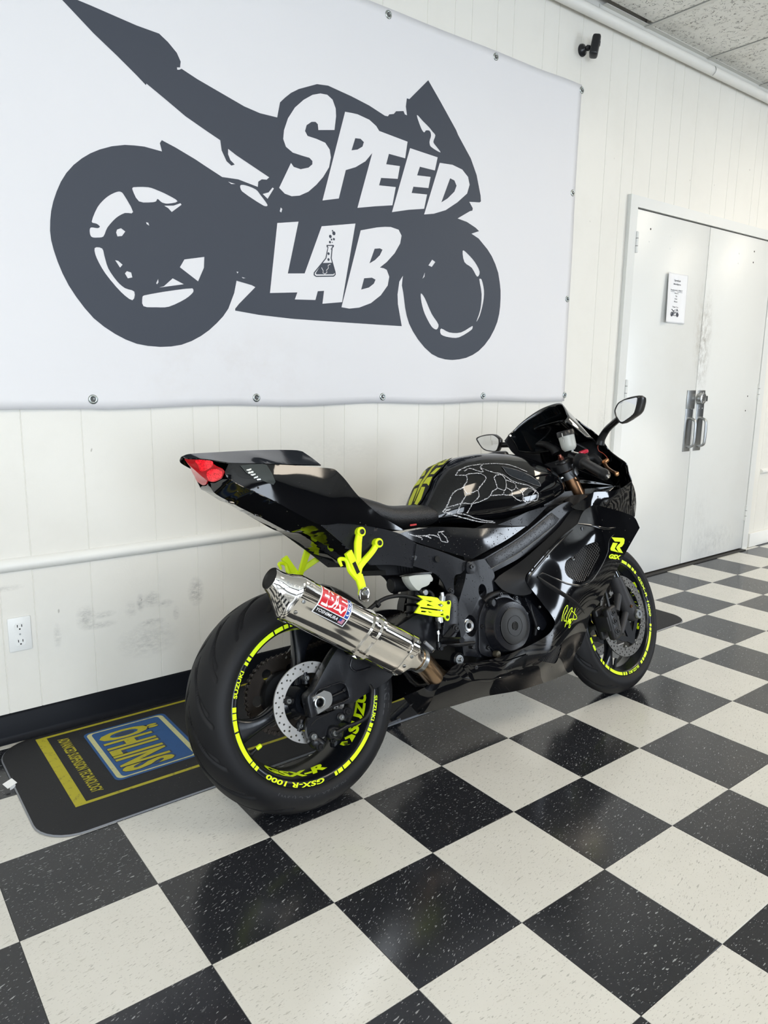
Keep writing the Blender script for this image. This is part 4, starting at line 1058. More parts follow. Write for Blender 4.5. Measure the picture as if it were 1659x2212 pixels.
for sy in (-1, 1):
    fd = disc('brake_disc', fpol, front_wheel, -.0645*1 if sy < 0 else .0695, .122, .155, .005, DISCF, [(.149, 30, .05, .0030), (.139, 30, .15, .0030), (.130, 30, .08, .0028)])
    tag(fd, 'drilled dark steel front brake disc')
    yb = -.0655 if sy < 0 else .0655
    lp = []
    for k in range(100):
        a = 2*math.pi*k/100; lp.append((( .098 + .022*abs(math.cos(5*a/2))**6)*math.cos(a), (.098 + .022*abs(math.cos(5*a/2))**6)*math.sin(a)))
    hol = [[(.074*math.cos(a0 + d)*f, .074*math.sin(a0 + d)*f) for d, f in ((-.38, 1.12), (.38, 1.12), (.22, .72), (-.22, .72))] for a0 in [2*math.pi*(k + .5)/5 for k in range(5)]]
    mesh('disc_carrier', *prism([lp, circle2(0, 0, .028, 28)] + hol, lambda a, b_, t: (FCX + a, yb + sy*(.004 - .007*t), FCZ + b_)), CAST, fd, angle=30)
    for k in range(10):
        a = 2*math.pi*k/10 + .12; p = fpol(.1205, a, yb)
        mesh('rivet', *lathe((p[0], yb + sy*.003, p[2]), (0, sy, 0), [(.0035, 0), (.0075, 0), (.0075, .004), (.0055, .005), (.0035, .004)], 14), STEELB, fd)
    for k in range(5):
        a = 2*math.pi*k/5 + .6; p = fpol(.043, a, yb)
        hexhole_bolt('bolt', (p[0], yb + sy*.003, p[2]), (0, sy, 0), .006, .005, STEELB, fd)
# ---- sprocket and chain (left side)
SY = .086; NT = 43; PR = .015875/(2*math.sin(math.pi/NT))
lp = []
for k in range(NT*4):
    a = 2*math.pi*k/(NT*4); lp.append(((PR + (.0045 if k % 4 in (1, 2) else -.0045))*math.cos(a), (PR + (.0045 if k % 4 in (1, 2) else -.0045))*math.sin(a)))
hol = [circle2(.078*math.cos(a), .078*math.sin(a), .016, 16) for a in np.linspace(0, 2*math.pi, 6, endpoint=False)]
spr = mesh('sprocket', *prism([lp, circle2(0, 0, .05, 30)] + hol, lambda a, b_, t: (a, SY - .006 + .007*t, .311 + b_)), CHAINM, rear_wheel, angle=30)
for a in np.linspace(.3, .3 + 2*math.pi, 5, endpoint=False):
    hexhole_bolt('bolt', (.062*math.cos(a), SY - .006, .311 + .062*math.sin(a)), (0, -1, 0), .007, .006, STEELB, spr)
mesh('cush_hub', *lathe((0, .05, .311), (0, 1, 0), [(.03, 0), (.068, 0), (.072, .008), (.070, .03), (.05, .034), (.03, .034)], 40), MATTE, rear_wheel)
FS, FR = np.array([.545, .43]), .0425      # front sprocket
chain = empty('drive_chain', parent=bike); chain['label'] = 'dark oily roller chain around the rear sprocket'
def link_mesh(w):
    lp = []
    for s in (-1, 1):
        for a in np.linspace(-math.pi/2, math.pi/2, 7):
            lp.append((s*(.0079 + .0068*math.cos(a)), s*.0068*math.sin(a)))
    waist = lp[:7] + [(0, .0048)] + lp[7:] + [(0, -.0048)]
    V1, F1 = prism([waist], lambda a, b_, t: (a, w + .002*t, b_)); V2, F2 = prism([waist], lambda a, b_, t: (a, -w - .002*t, b_))
    rl = cyl((.0079, -w, 0), (0, 1, 0), .005, 2*w, 8); rl2 = cyl((-.0079, -w, 0), (0, 1, 0), .005, 2*w, 8)
    pn = [cyl((s*.0079, -w - .0032, 0), (0, 1, 0), .0027, 2*w + .0064, 8) for s in (-1, 1)]
    V, F = join((V1, F1), (V2, F2), rl, rl2, *pn)
    me = bpy.data.meshes.new('chain_link'); me.from_pydata([tuple(map(float, v)) for v in V], [], F); me.update(); me.materials.append(CHAINM)
    return me
LM = [link_mesh(.0065), link_mesh(.0088)]
# pitch path: rear arc (left half of the sprocket), lower run, front arc, upper run
RC = np.array([0, .311]); dv = FS - RC; D = np.linalg.norm(dv); base = math.atan2(dv[1], dv[0]); al = math.acos((PR - FR)/D)
path = []
a0, a1 = base + al, base + 2*math.pi - al
for a in np.linspace(a0, a1, 200): path.append(RC + PR*np.array([math.cos(a), math.sin(a)]))
for a in np.linspace(base - al, base + al, 60): path.append(FS + FR*np.array([math.cos(a), math.sin(a)]))
path.append(path[0]); path = np.array(path); cum = np.r_[0, np.cumsum(np.linalg.norm(np.diff(path, axis=0), axis=1))]
NL = int(round(cum[-1]/.015875/2))*2
for k in range(NL):
    s = cum[-1]*k/NL; s2 = min(cum[-1], s + cum[-1]/NL)
    p0 = np.array([np.interp(s, cum, path[:, i]) for i in (0, 1)]); p1 = np.array([np.interp(s2, cum, path[:, i]) for i in (0, 1)])
    o = bpy.data.objects.new('chain_link', LM[k % 2]); COL.objects.link(o); o.parent = chain
    c = (p0 + p1)/2; o.location = (c[0], SY - .0025, c[1]); o.rotation_euler = (0, -math.atan2(p1[1] - p0[1], p1[0] - p0[0]), 0)

def xz(L): return [(q[0], q[2]) + ((q[3],) if len(q) > 3 else ()) for q in L]
def mirror_y(name, VF, m, parent, **k):
    V, F = VF
    return mesh(name, [(x, -y, z) for x, y, z in V], F, m, parent, **k)
# ---- swingarm: braced alloy arm, right side plate with the axle slot, left arm, pivot tube
SW = xz([(-0.0279,-0.13,0.3358),(-0.0056,-0.13,0.3516),(0.0311,-0.13,0.3936),(0.0732,-0.13,0.4368),(0.1064,-0.13,0.4559),(0.1813,-0.13,0.4567),(0.2716,-0.13,0.4607),(0.3794,-0.13,0.4891),(0.4805,-0.13,0.4755),(0.5134,-0.13,0.4263),(0.4828,-0.13,0.3805),(0.4036,-0.13,0.3682),(0.3347,-0.13,0.3577),(0.2778,-0.13,0.3441),(0.2376,-0.13,0.3222),(0.1981,-0.13,0.31),(0.1388,-0.13,0.2965),(0.1107,-0.13,0.2852,'c'),(0.0705,-0.13,0.2914),(0.0196,-0.13,0.2876),(-0.0248,-0.13,0.2802,'c')])
slot = [(q[0], q[1]) for q in outline(xz([(0.0004,-0.13,0.3439),(0.0362,-0.13,0.3493),(0.0767,-0.13,0.3514),(0.0931,-0.13,0.3398),(0.0987,-0.13,0.3166),(0.0982,-0.13,0.3038),(0.0822,-0.13,0.2987),(0.0412,-0.13,0.2948),(0.0038,-0.13,0.2891),(-0.0075,-0.13,0.3195)]), 4)]
swing = plate('swingarm', SW, -.135, -.100, SATIN, bike, [slot], bev=.005)
plate('axle_recess', [(x, z) for x, z in slot], -.118, -.104, CAST, swing, bev=0, smooth_out=False)
V, F = tube([(q[0], -.1352, q[1]) for q in slot] + [(slot[0][0], -.1352, slot[0][1])], .0022, 8, 1, caps=False, smooth=False)
mesh('weld_bead', [(x, y + .0006*math.sin(i*1.3), z) for i, (x, y, z) in enumerate(V)], F, SATIN, swing)
plate('left_arm', SW, .100, .128, SATIN, swing, bev=.005)
mesh('cross_brace', *join(loft([[(x, y, z) for x, z in ((.31, .38), (.36, .46), (.47, .47), (.50, .40), (.42, .36))] for y in (-.115, .115)])), SATIN, swing)
mesh('pivot_tube', *cyl((.566, .12, .417), YD, .03, .24, 28), SATIN, swing)
# weld line / pressed scoop along the upper face
mesh('pressed_ridge', *tube([(0.1225,-0.136,0.4062),(0.115,-0.136,0.3871),(0.1324,-0.136,0.3703),(0.1796,-0.136,0.3703)], .003, 8, 5), SATIN, swing)
# axle, chain-adjuster block and nut
ax = mesh('axle_block', *prism([[(q[0], q[1]) for q in outline(xz([(-0.0168,-0.135,0.3336,'c'),(0.0207,-0.135,0.3434,'c'),(0.0396,-0.135,0.3326),(0.043,-0.135,0.3166),(0.038,-0.135,0.3026),(0.028,-0.135,0.295,'c'),(-0.0067,-0.135,0.2862,'c')]), 4)], circle2(.002, .315, .0115, 28)],
          lambda a, b_, t: (a, -.118 - .022*t, b_)), mat('polished_block', (.74, .75, .74), .28, 1.0), bike, angle=30)
tag(ax, 'bright polished aluminium chain adjuster block')
mesh('axle_nut', *lathe((.002, -.138, .315), YD, [(.0115, -.02), (.0115, .006), (.0135, .008), (.0165, .007), (.0175, .003), (.0175, 0)], 28), STEELB, ax)
mesh('axle_shaft', *lathe((.002, .14, .315), YD, [(.0115, 0), (.0135, 0), (.0135, .276), (.0115, .276), (.0115, 0)], 28), CAST, ax)
mesh('adjuster_bolt', *join(tube([(0.0508,-0.122,0.3169),(0.0909,-0.122,0.3227)], .0042, 10, 2), cyl([(0.0892,-0.122,0.3218)][0], (.8, 0, .45), .0075, .012, 6)), CAST, ax)
# ---- rear brake caliper, bracket and hose
cal = mesh('rear_caliper_bracket', *join(
    prism([[(q[0], q[1]) for q in outline(xz([(-0.0224,-0.118,0.2804),(0.0088,-0.118,0.2762),(0.0684,-0.118,0.2788),(0.0899,-0.118,0.2708),(0.1127,-0.118,0.2689),(0.1083,-0.118,0.2506),(0.0819,-0.118,0.2483),(0.0591,-0.118,0.2376),(0.0334,-0.118,0.2253),(0.0027,-0.118,0.216),(-0.0261,-0.118,0.2164),(-0.0367,-0.118,0.2318),(-0.0359,-0.118,0.2565)]), 4)]], lambda a, b_, t: (a, -.112 - .012*t, b_))), CAST, bike)
def blob(name, c, sx, sy, sz, m, parent, ry=0, r=.35):
    o = bevbox(name, -sx, sx, -sy, sy, -sz, sz, min(sx, sy, sz)*r*2*.5, m, parent, 3)
    o.location = c; o.rotation_euler = (0, ry, 0)
    return o
C0 = [(0.0445,-0.118,0.2198)][0]
blob('caliper_body', C0, .026, .022, .021, CAST, cal, .35, .8)
C1 = [(-0.0103,-0.118,0.207)][0]; blob('caliper_body', C1, .024, .02, .017, CAST, cal, .7, .9)
CB = [(-0.0228,-0.128,0.2284),(0.068,-0.128,0.2572),(0.0907,-0.128,0.2668),(-0.0102,-0.136,0.1989),(0.0375,-0.138,0.2236),(0.0345,-0.13,0.2016)]
for (x, y, z), r, m_ in zip(CB, (.0088, .0085, .008, .0085, .0085, .005), (STEELB, STEELB, BOLTB, BOLTB, STEELB, BOLTB)):
    mesh('boss', *cyl((x, y + .012, z), YD, r*1.45, .013, 20, .001), CAST, cal); hexhole_bolt('bolt', (x, y - .001, z), YD, r, .006, m_, cal)
mesh('banjo', *tube([(0.0375,-0.143,0.2244),(0.0543,-0.143,0.2274),(0.0776,-0.143,0.2326)], [.0075, .0062, .0066], 12, 4), CAST, cal)
mesh('brake_hose', *tube([(0.0728,-0.143,0.2313),(0.1053,-0.145,0.2333),(0.1361,-0.147,0.241),(0.1551,-0.147,0.2621),(0.1658,-0.145,0.2917),(0.1737,-0.138,0.3113),(0.1686,-0.12,0.3344)], .0058, 12, 6), HOSE, cal)
# slots milled in the bracket
mesh('milled_slot', *tube([(-0.0236,-0.1245,0.258),(-0.0031,-0.1245,0.2701),(0.0371,-0.1245,0.2749)], .0016, 6, 5), DARK, cal)

# ---- exhaust muffler: tri-oval polished can
EX_R = np.array([(-0.0936,-0.232,0.6248)][0]); EX_F = np.array([(0.2594,-0.195,0.4012)][0])
EL = float(np.linalg.norm(EX_F - EX_R)); ED = (EX_F - EX_R)/EL
EO = np.array([0, -1, 0.]) - ED*(np.array([0, -1, 0.]) @ ED); EO /= np.linalg.norm(EO)      # outward
EU = np.cross(EO, ED); EU = EU if EU[2] > 0 else -EU                                             # up
def tri(phi, R=.0575, k=.135):
    return R*(1 + k*math.cos(3*(phi - math.radians(28))))
def ex_pt(s, phi, sc=1.0, lift=0.0, off=(0, 0)):
    r = tri(phi)*sc + lift
    return tuple(EX_R + ED*s + EO*(r*math.cos(phi) + off[0]) + EU*(r*math.sin(phi)*1.04 + off[1]))
NP = 72
def ex_sec(s, sc=1.0, lift=0.0, off=(0, 0), circ=None):
    out = []
    for k in range(NP):
        ph = 2*math.pi*k/NP
        if circ is not None:
            w, rr = circ; r = (tri(ph)*sc + lift)*(1 - w) + rr*w
            out.append(tuple(EX_R + ED*s + EO*(r*math.cos(ph) + off[0]) + EU*(r*math.sin(ph) + off[1])))
        else: out.append(ex_pt(s, ph, sc, lift, off))
    return out
muff = mesh('exhaust_muffler', *loft([ex_sec(s, .97) for s in (0, .002)] + [ex_sec(s) for s in np.linspace(.003, EL - .003, 12)] + [ex_sec(EL, .97)]), CHROME, bike)
tag(muff, 'polished steel tri-oval exhaust muffler')
def band(name, s0, s1, lift, parent, m=CHROME):
    return mesh(name, *loft([ex_sec(s0, 1, .0004), ex_sec(s0, 1, lift), ex_sec(s1, 1, lift), ex_sec(s1, 1, .0004)], caps=False), m, parent, angle=30)
band('end_band', .002, .030, .0016, muff); band('front_band', EL - .026, EL - .004, .0018, muff)
cap = mesh('end_cap', *loft([ex_sec(.004, 1.02), ex_sec(-.002, 1.02), ex_sec(-.010, .95), ex_sec(-.030, .80, 0, (0, .004), (.35, .036)), ex_sec(-.052, .66, 0, (0, .010), (.8, .0315)), ex_sec(-.066, .6, 0, (0, .013), (1, .030)), ex_sec(-.068, .6, 0, (0, .013), (1, .0285)), ex_sec(-.060, .6, 0, (0, .013), (1, .0275))], caps=False), CHROME, muff, angle=35)
mesh('outlet_bore', *loft([ex_sec(-.061, .6, 0, (0, .013), (1, .0278)), ex_sec(-.0, .6, 0, (0, .006), (1, .0270)), ex_sec(.03, .6, 0, (0, .006), (1, .0265))]), DARK, muff)
for dphi, n_ in ((62, 4), (-42, 4), (-64, 3)):
    for k in range(n_):
        s = -.012 - k*.0085; a = math.radians(dphi)
        def cp(s, a):
            t = -s; sc = np.interp(t, [.002, .010, .030, .052], [1.02, .95, .80, .66]); w = np.interp(t, [.010, .030, .052], [0, .35, .8]); rr = np.interp(t, [.03, .052], [.036, .0315]); ofu = np.interp(t, [.01, .03, .052], [0, .004, .010])
            r = tri(a)*sc*(1 - w) + rr*w + .0022
            return tuple(EX_R + ED*s + EO*(r*math.cos(a)) + EU*(r*math.sin(a) + ofu))
        V = [cp(s - ds, a + da) for ds, da in ((0, -.14), (.0038, -.14), (.0038, .14), (0, .14))]
        mesh('vent_slot', V, [(0, 1, 2, 3)], DARK, cap, smooth=False)
def rivet_at(s, phd, parent):
    a = math.radians(phd); p = np.array(ex_pt(s, a, 1, .0018)); q = np.array(ex_pt(s, a, 1, .02))
    mesh('rivet', *lathe(p, q - p, [(.0, .0022), (.002, .0026), (.0046, .0018), (.0056, 0)], 14), STEELB, parent)
for ph in (78, 28, -12, -48, -85, 130): rivet_at(.016, ph, muff); rivet_at(EL - .013, ph, muff)
# strap with long cut-outs and hanger tab
SS = .62*EL
for (a, b_) in ((-.021, -.012), (.010, .020)): band('strap', SS + a, SS + b_, .0062, muff)
for ph in (75, 27, -20, -70, 150, 200, 250):
    a = math.radians(ph); V, F = loft([[ex_pt(SS + s, a + da, 1, .0058) for s, da in ((-.014, -.09), (.012, -.09), (.012, .09), (-.014, .09))], [ex_pt(SS + s, a + da, 1, .0005) for s, da in ((-.014, -.09), (.012, -.09), (.012, .09), (-.014, .09))]])
    mesh('strap_bridge', V, F, CHROME, muff)
TB = [(0.1465,-0.205,0.5896),(0.13,-0.205,0.5719),(0.1313,-0.205,0.5895),(0.1391,-0.205,0.601),(0.1518,-0.205,0.6041),(0.1611,-0.205,0.5949),(0.1584,-0.205,0.5774),(0.15,-0.205,0.5635)]
plate('hanger_tab', [(q[0], q[2]) for q in TB[1:]], -.211, -.203, CHROME, muff, bev=.001)
hexhole_bolt('hanger_bolt', TB[0][:1] + (-.212,) + TB[0][2:], YD, .0085, .008, STEELB, muff, .2)
# badge: red field with white strokes, black name strip, blue side strip
BRED = mat('badge_red', (.55, .018, .03), .3, coat=.4); BWHT = mat('badge_white', (.78, .78, .79), .35); BBLK = mat('badge_black', (.01, .01, .012), .3); BBLU = mat('badge_blue', (.02, .07, .30), .3)
bs0, bs1, bp0, bp1 = .052, .158, math.radians(48), math.radians(-26)
def badge_pt(u, v, lift): return ex_pt(bs0 + (bs1 - bs0)*u, bp1 + (bp0 - bp1)*v, 1, lift)
def badge(name, loops, m, lift, parent):
    a = np.array([q for lp in loops for q in lp]); lo, hi = a.min(0), a.max(0); pts = []
    n1, n2 = max(2, int((hi[0]-lo[0])/.06)), max(2, int((hi[1]-lo[1])/.06))
    for i in range(1, n1):
        for j in range(1, n2):
            q = (lo[0] + (hi[0]-lo[0])*i/n1, lo[1] + (hi[1]-lo[1])*j/n2)
            if inside(q, loops[0]): pts.append(q)
    V, F = cdt(loops, pts)
    return mesh(name, [badge_pt(u, v, lift) for u, v in V], F, m, parent)
def rect(x0, x1, y0, y1): return [(x0 + (x1-x0)*k/8, y0) for k in range(8)] + [(x1, y0 + (y1-y0)*k/8) for k in range(8)] + [(x1 - (x1-x0)*k/8, y1) for k in range(8)] + [(x0, y1 - (y1-y0)*k/8) for k in range(8)]
bd = badge('muffler_badge', [rect(0, 1, 0, 1)], BWHT, .0006, muff)
badge('badge_field', [rect(.03, .84, .32, .97)], BRED, .0010, bd); badge('badge_field', [rect(.03, .97, .03, .29)], BBLK, .0010, bd); badge('badge_field', [rect(.86, .97, .32, .97)], BBLU, .0010, bd)
for L in ([(.08, .90), (.25, .90), (.25, .40), (.08, .40)], [(.10, .66), (.25, .66)], [(.08, .40), (.27, .40)]): badge('badge_stroke', [ribbon2(L, .075)], BWHT, .0014, bd)
for L in ([(.31, .88), (.37, .80)], [(.31, .70), (.37, .62)], [(.30, .40), (.40, .44), (.47, .60), (.50, .84)], [(.55, .90), (.52, .60), (.48, .42), (.58, .44), (.68, .46)], [(.60, .60), (.68, .40)], [(.66, .90), (.80, .90)], [(.64, .74), (.81, .74), (.79, .55), (.70, .38)]):
    badge('badge_stroke', [ribbon2(L, .06)], BWHT, .0014, bd)
text_obj('badge_lettering', 'YOSHIMURA', lambda s, t: badge_pt(.06 + s, .12 + t, .0014), .68, .12, BWHT, bd, .02, .15, 1.05, sub=8)
text_obj('badge_lettering', 'USA', lambda s, t: badge_pt(.955 - t, .40 + s, .0014), .5, .08, BWHT, bd, .02, 0, 1, sub=3)
badge('badge_flag', [rect(.78, .93, .07, .26)], mat('badge_flag', (.45, .2, .28), .4), .0014, bd); badge('badge_flag', [rect(.78, .85, .16, .26)], BBLU, .0018, bd)
text_obj('embossed_lettering', 'RACE', lambda s, t: (lambda a, q: tuple(EX_R + ED*(-q) + EO*(np.interp(q, [.01, .03, .052], [tri(a)*.95, tri(a)*.8*.65 + .036*.35, tri(a)*.66*.2 + .0315*.8]) + .0007)*math.cos(a) + EU*(np.interp(q, [.01, .03, .052], [tri(a)*.95, tri(a)*.8*.65 + .036*.35, tri(a)*.66*.2 + .0315*.8]) + .0007)*math.sin(a) + EU*np.interp(q, [.01, .03, .052], [0, .004, .010])))(math.radians(8) + t, .040 - s), .032, .16, STEELB, cap, .02, 0, 1.0, sub=6)
# front cone, bronze-tinted link pipe and headers
HEAT = mat('heat_tinted_pipe', (.33, .22, .13), .25, 1.0, bump=(30, .1, .002)); OLDP = mat('sooty_pipe', (.055, .045, .038), .42, .9, bump=(40, .15, .002))
mesh('inlet_cone', *loft([ex_sec(EL - .006, 1.0), ex_sec(EL + .004, .97), ex_sec(EL + .022, .8, 0, (0, 0), (.35, .04)), ex_sec(EL + .045, .7, 0, (0, 0), (.9, .036)), ex_sec(EL + .05, .7, 0, (0, 0), (1, .0335))]), CHROME, muff)
EE = EX_R + ED*(EL + .045)
lp_ = [(0.3846,-0.15,0.3084),(0.4293,-0.12,0.2801),(0.486,-0.085,0.2579),(0.5707,-0.04,0.246)]
link_pipe = mesh('link_pipe', *tube([tuple(EE), tuple(EE + ED*.03)] + [q[:3] for q in lp_], [.033, .032, .0325, .031, .030, .029], 28, 6), HEAT, bike)
mesh('pipe_clamp', *lathe(EE + ED*.012, ED, [(.0335, 0), (.0358, .001), (.0358, .014), (.0335, .015)], 32), STEELB, link_pipe)
for (p0, p1) in zip([(0.3334,-0.2,0.4157),(0.3127,-0.17,0.3466)], [(0.3584,-0.2,0.3904),(0.3332,-0.17,0.3259)]):
    mesh('spring', *tube([p0, p1], .0055, 10, 8), mat('spring_sleeve', (.28, .29, .31), .5, .6), link_pipe)
    mesh('spring_hook', *tube([p1, (p1[0] + .010, p1[1] + .004, p1[2] - .004), (p1[0] + .008, p1[1] + .012, p1[2] - .012)], .0014, 8, 4), ALUM, link_pipe)
mesh('collector', *join(tube([(.50, -.03, .23), (.62, -.02, .215), (.78, 0, .215), (.95, 0, .25), (1.02, 0, .32)], .04, 20, 5)), OLDP, link_pipe)

# ---- fluorescent rear-peg brackets, one on each side
def peg_bracket(side):
    y = -.132
    A = [(0.2035,-0.136,0.7551),(0.2574,-0.138,0.7163),(0.1559,-0.172,0.6399),(0.1532,-0.186,0.6117),(0.1491,-0.196,0.5879)]
    def bar(P, W, d=.0065):                      # flat-sided cast bar in the side plane
        P = [np.array(q) for q in catmull(P, False, 6)]; n = len(P); W = np.interp(np.linspace(0, 1, n), np.linspace(0, 1, len(W)), W); secs = []
        for i in range(n):
            t = P[min(i+1, n-1)] - P[max(i-1, 0)]; t /= np.linalg.norm(t); nn = np.cross(t, [0, 1.0, 0]); nn /= np.linalg.norm(nn); w_ = W[i]
            secs.append([P[i] + nn*a*w_ + np.array([0, b_*d, 0]) for a, b_ in ((-1, -.5), (-.8, -1), (.8, -1), (1, -.5), (1, .5), (.8, 1), (-.8, 1), (-1, .5))])
        return loft(secs)
    arms = [bar([A[0], (A[0][0]*.7 + A[2][0]*.3 - .004, A[0][1] - .010, A[0][2]*.7 + A[2][2]*.3), A[2]], [.0095, .0115, .0085]), bar([A[1], (A[1][0] - .026, A[1][1] - .006, A[1][2] - .022), (A[2][0] + .012, A[2][1] + .004, A[2][2] + .02), A[2]], [.0085, .0085, .0095, .009]),
            cyl((A[0][0], A[0][1] + .012, A[0][2]), YD, .0140, .024, 28, .002), cyl((A[1][0], A[1][1] + .012, A[1][2]), YD, .0140, .024, 28, .002)]
    lower = bar([A[2], A[3], A[4]], [.0135, .0125, .0105], .007)
    lug = cyl((A[4][0], A[4][1]+.008, A[4][2]), YD, .0125, .014, 20, .001)
    V, F = join(*arms, lower, lug)
    f = (lambda v: v) if side < 0 else (lambda v: (v[0], -v[1], v[2]))
    br = mesh('peg_bracket', [f(tuple(v)) for v in V], F, FLUO, bike, angle=30)
    tag(br, 'fluorescent yellow passenger peg bracket')
    P = [(0.1206,-0.198,0.7056),(0.1347,-0.192,0.6746),(0.1502,-0.184,0.6431)]
    fold = loft([[tuple(np.array(q) + np.array(d)) for d in ((-.0095, 0, -.0045), (.0095, 0, .0045), (.0095, .012, .0045), (-.0095, .012, -.0045))] for q in (P[0], P[1], P[2])])
    mesh('folding_peg', [f(tuple(v)) for v in fold[0]], fold[1], FLUO, br)
    pad = loft([[tuple(np.array(q) + np.array(d)) for d in ((-.005, -.002, -.002), (.005, -.002, .002), (.005, .0, .002), (-.005, .0, -.002))] for q in (P[1], P[2])])
    mesh('peg_rubber', [f(tuple(v)) for v in pad[0]], pad[1], HOSE, br)
    hk = [(0.1486,-0.178,0.6279),(0.1258,-0.182,0.6544),(0.1204,-0.182,0.6782),(0.1127,-0.182,0.6869),(0.0964,-0.182,0.6878),(0.101,-0.182,0.6694)]
    hv = tube(hk, [.009, .008, .006, .0055, .006, .004], 8, 5)
    mesh('hook', [f(tuple(v)) for v in hv[0]], hv[1], FLUO, br)
    for q in A[:2]:
        p = f((q[0], q[1] - .012, q[2])); hexhole_bolt('bolt', p, (0, side, 0), .0078, .003, BOLTB, br)
    return br
peg_bracket(-1); peg_bracket(1)

# ---- frame: black alloy beam and pivot plate
BY = -.155
BEAM = xz([(0.6403,-0.155,0.6182,'c'),(0.6718,-0.155,0.5692,'c'),(0.8197,-0.155,0.6049),(1.0034,-0.155,0.6712),(1.0531,-0.155,0.6919),(1.0822,-0.155,0.7152),(1.0977,-0.155,0.7434),(1.0769,-0.155,0.7618),(1.0272,-0.155,0.7549),(0.9715,-0.155,0.7359,'c'),(0.81,-0.155,0.6681)])
PLATE = xz([(0.567,-0.155,0.615,'c'),(0.6403,-0.155,0.6182,'c'),(0.6755,-0.155,0.5671),(0.6671,-0.155,0.5326),(0.6523,-0.155,0.4962),(0.6149,-0.155,0.4671),(0.5911,-0.155,0.4229),(0.5822,-0.155,0.3736),(0.574,-0.155,0.3171,'c'),(0.5064,-0.155,0.3372,'c'),(0.5042,-0.155,0.389),(0.5024,-0.155,0.4536),(0.5085,-0.155,0.4883),(0.5282,-0.155,0.5252),(0.5528,-0.155,0.5676)])
beam = plate('frame_beam', BEAM, -.158, -.118, SATIN, bike, bev=.004)
tf = xz([(0.6498,-0.155,0.6154,'c'),(0.6643,-0.155,0.5837,'c'),(0.8099,-0.155,0.6217),(0.9857,-0.155,0.6893),(1.013,-0.155,0.7075,'c'),(0.98,-0.155,0.7318,'c'),(0.8136,-0.155,0.6645)])
plate('beam_face', tf, -.1605, -.157, wet('beam_face_wet', (.011, .0115, .014), .33, .5, 260, .5, fine=.05), beam, bev=.001)
tag(beam, 'black satin frame beam with scratched edges')
hole = circle2(*xz([(0.6163,-0.155,0.5183)])[0], .017, 24)
hole = [(x, (z - xz([(0.6163,-0.155,0.5183)])[0][1])*1.35 + xz([(0.6163,-0.155,0.5183)])[0][1]) for x, z in hole]
pv = [(0.5493,-0.16,0.4208)][0]
pvh = [(pv[0] + .024*math.cos(a)*(1 + .12*math.cos(2*a)), pv[2] + .034*math.sin(a)) for a in np.linspace(0, 2*math.pi, 28, endpoint=False)]
pplate = plate('pivot_plate', PLATE, -.160, -.120, SATIN, bike, [hole, pvh], bev=.004)
mesh('plate_backing', *prism([circle2(*xz([(0.6163,-0.155,0.5183)])[0], .03, 20)], lambda a, b_, t: (a, -.128 + .004*t, b_)), DARK, pplate)
mesh('pivot_recess', *cyl((pv[0], -.13, pv[2]), YD, .036, .008, 30), CAST, pplate)
mesh('pivot_nut', *lathe((pv[0], -.138, pv[2]), YD, [(.009, .004), (.0095, .014), (.017, .016), (.0175, .008), (.021, .008), (.0225, .004), (.0225, 0)], 36), ALUM, pplate)
mirror_y('frame_beam', join(*[prism([[(q[0], q[1]) for q in outline(BEAM, 4)]], lambda a, b_, t: (a, -.158 + .04*t, b_))]), SATIN, bike)
mirror_y('pivot_plate', join(*[prism([[(q[0], q[1]) for q in outline(PLATE, 4)]], lambda a, b_, t: (a, -.160 + .04*t, b_))]), SATIN, bike)
mesh('steering_head', *join(tube([(1.14, 0, .83), (1.205, 0, .68)], .045, 24, 2), box(1.0, 1.18, -.11, .11, .66, .80)), SATIN, bike)
# cover plate edge line on the beam
bl = [(0.6629,-0.1605,0.5822),(0.8083,-0.1605,0.6201),(0.9839,-0.1605,0.6875)]
mesh('beam_seam', *tube(bl, .0009, 6, 4), STEELB, beam)
# ---- rider rearset: heel guard, brake cylinder, lever
HG = xz([(0.3478,-0.175,0.549,'c'),(0.4183,-0.175,0.5305),(0.4289,-0.175,0.519),(0.4533,-0.175,0.5135),(0.4662,-0.175,0.5142),(0.4681,-0.175,0.504),(0.4613,-0.175,0.4855),(0.4562,-0.175,0.4668),(0.4528,-0.175,0.4576),(0.4435,-0.175,0.4565),(0.4348,-0.175,0.4692),(0.4037,-0.175,0.4762),(0.3294,-0.175,0.5004,'c'),(0.3513,-0.175,0.5184,'c'),(0.3421,-0.175,0.5254,'c'),(0.366,-0.175,0.5337,'c')])
hh = [xz([(0.4166,-0.175,0.51),(0.4313,-0.175,0.5117),(0.4389,-0.175,0.5034),(0.4292,-0.175,0.4995)]), xz([(0.3749,-0.175,0.5143),(0.3809,-0.175,0.5188),(0.4019,-0.175,0.507)]), xz([(0.3523,-0.175,0.5141),(0.4365,-0.175,0.4898),(0.4358,-0.175,0.4858),(0.3516,-0.175,0.5101)]), xz([(0.4202,-0.175,0.4788),(0.4334,-0.175,0.482),(0.4337,-0.175,0.4736)]),
      xz([(0.3515,-0.175,0.4992),(0.3539,-0.175,0.5029),(0.3739,-0.175,0.498),(0.3716,-0.175,0.4943)]), xz([(0.3778,-0.175,0.5001),(0.3801,-0.175,0.4928),(0.3918,-0.175,0.4894),(0.3904,-0.175,0.4917),(0.3822,-0.175,0.4952)]), xz([(0.3725,-0.175,0.5312),(0.4009,-0.175,0.5223),(0.3902,-0.175,0.5214)])]
rs = plate('heel_guard', HG, -.178, -.172, FLUO, bike, hh, bev=.0006, smooth_out=True, n=3); tag(rs, 'fluorescent yellow cut-out heel guard')
for q in [(0.4573,-0.178,0.5087),(0.4464,-0.178,0.4672)]: hexhole_bolt('bolt', q, YD, .005, .004, BOLTB, rs)
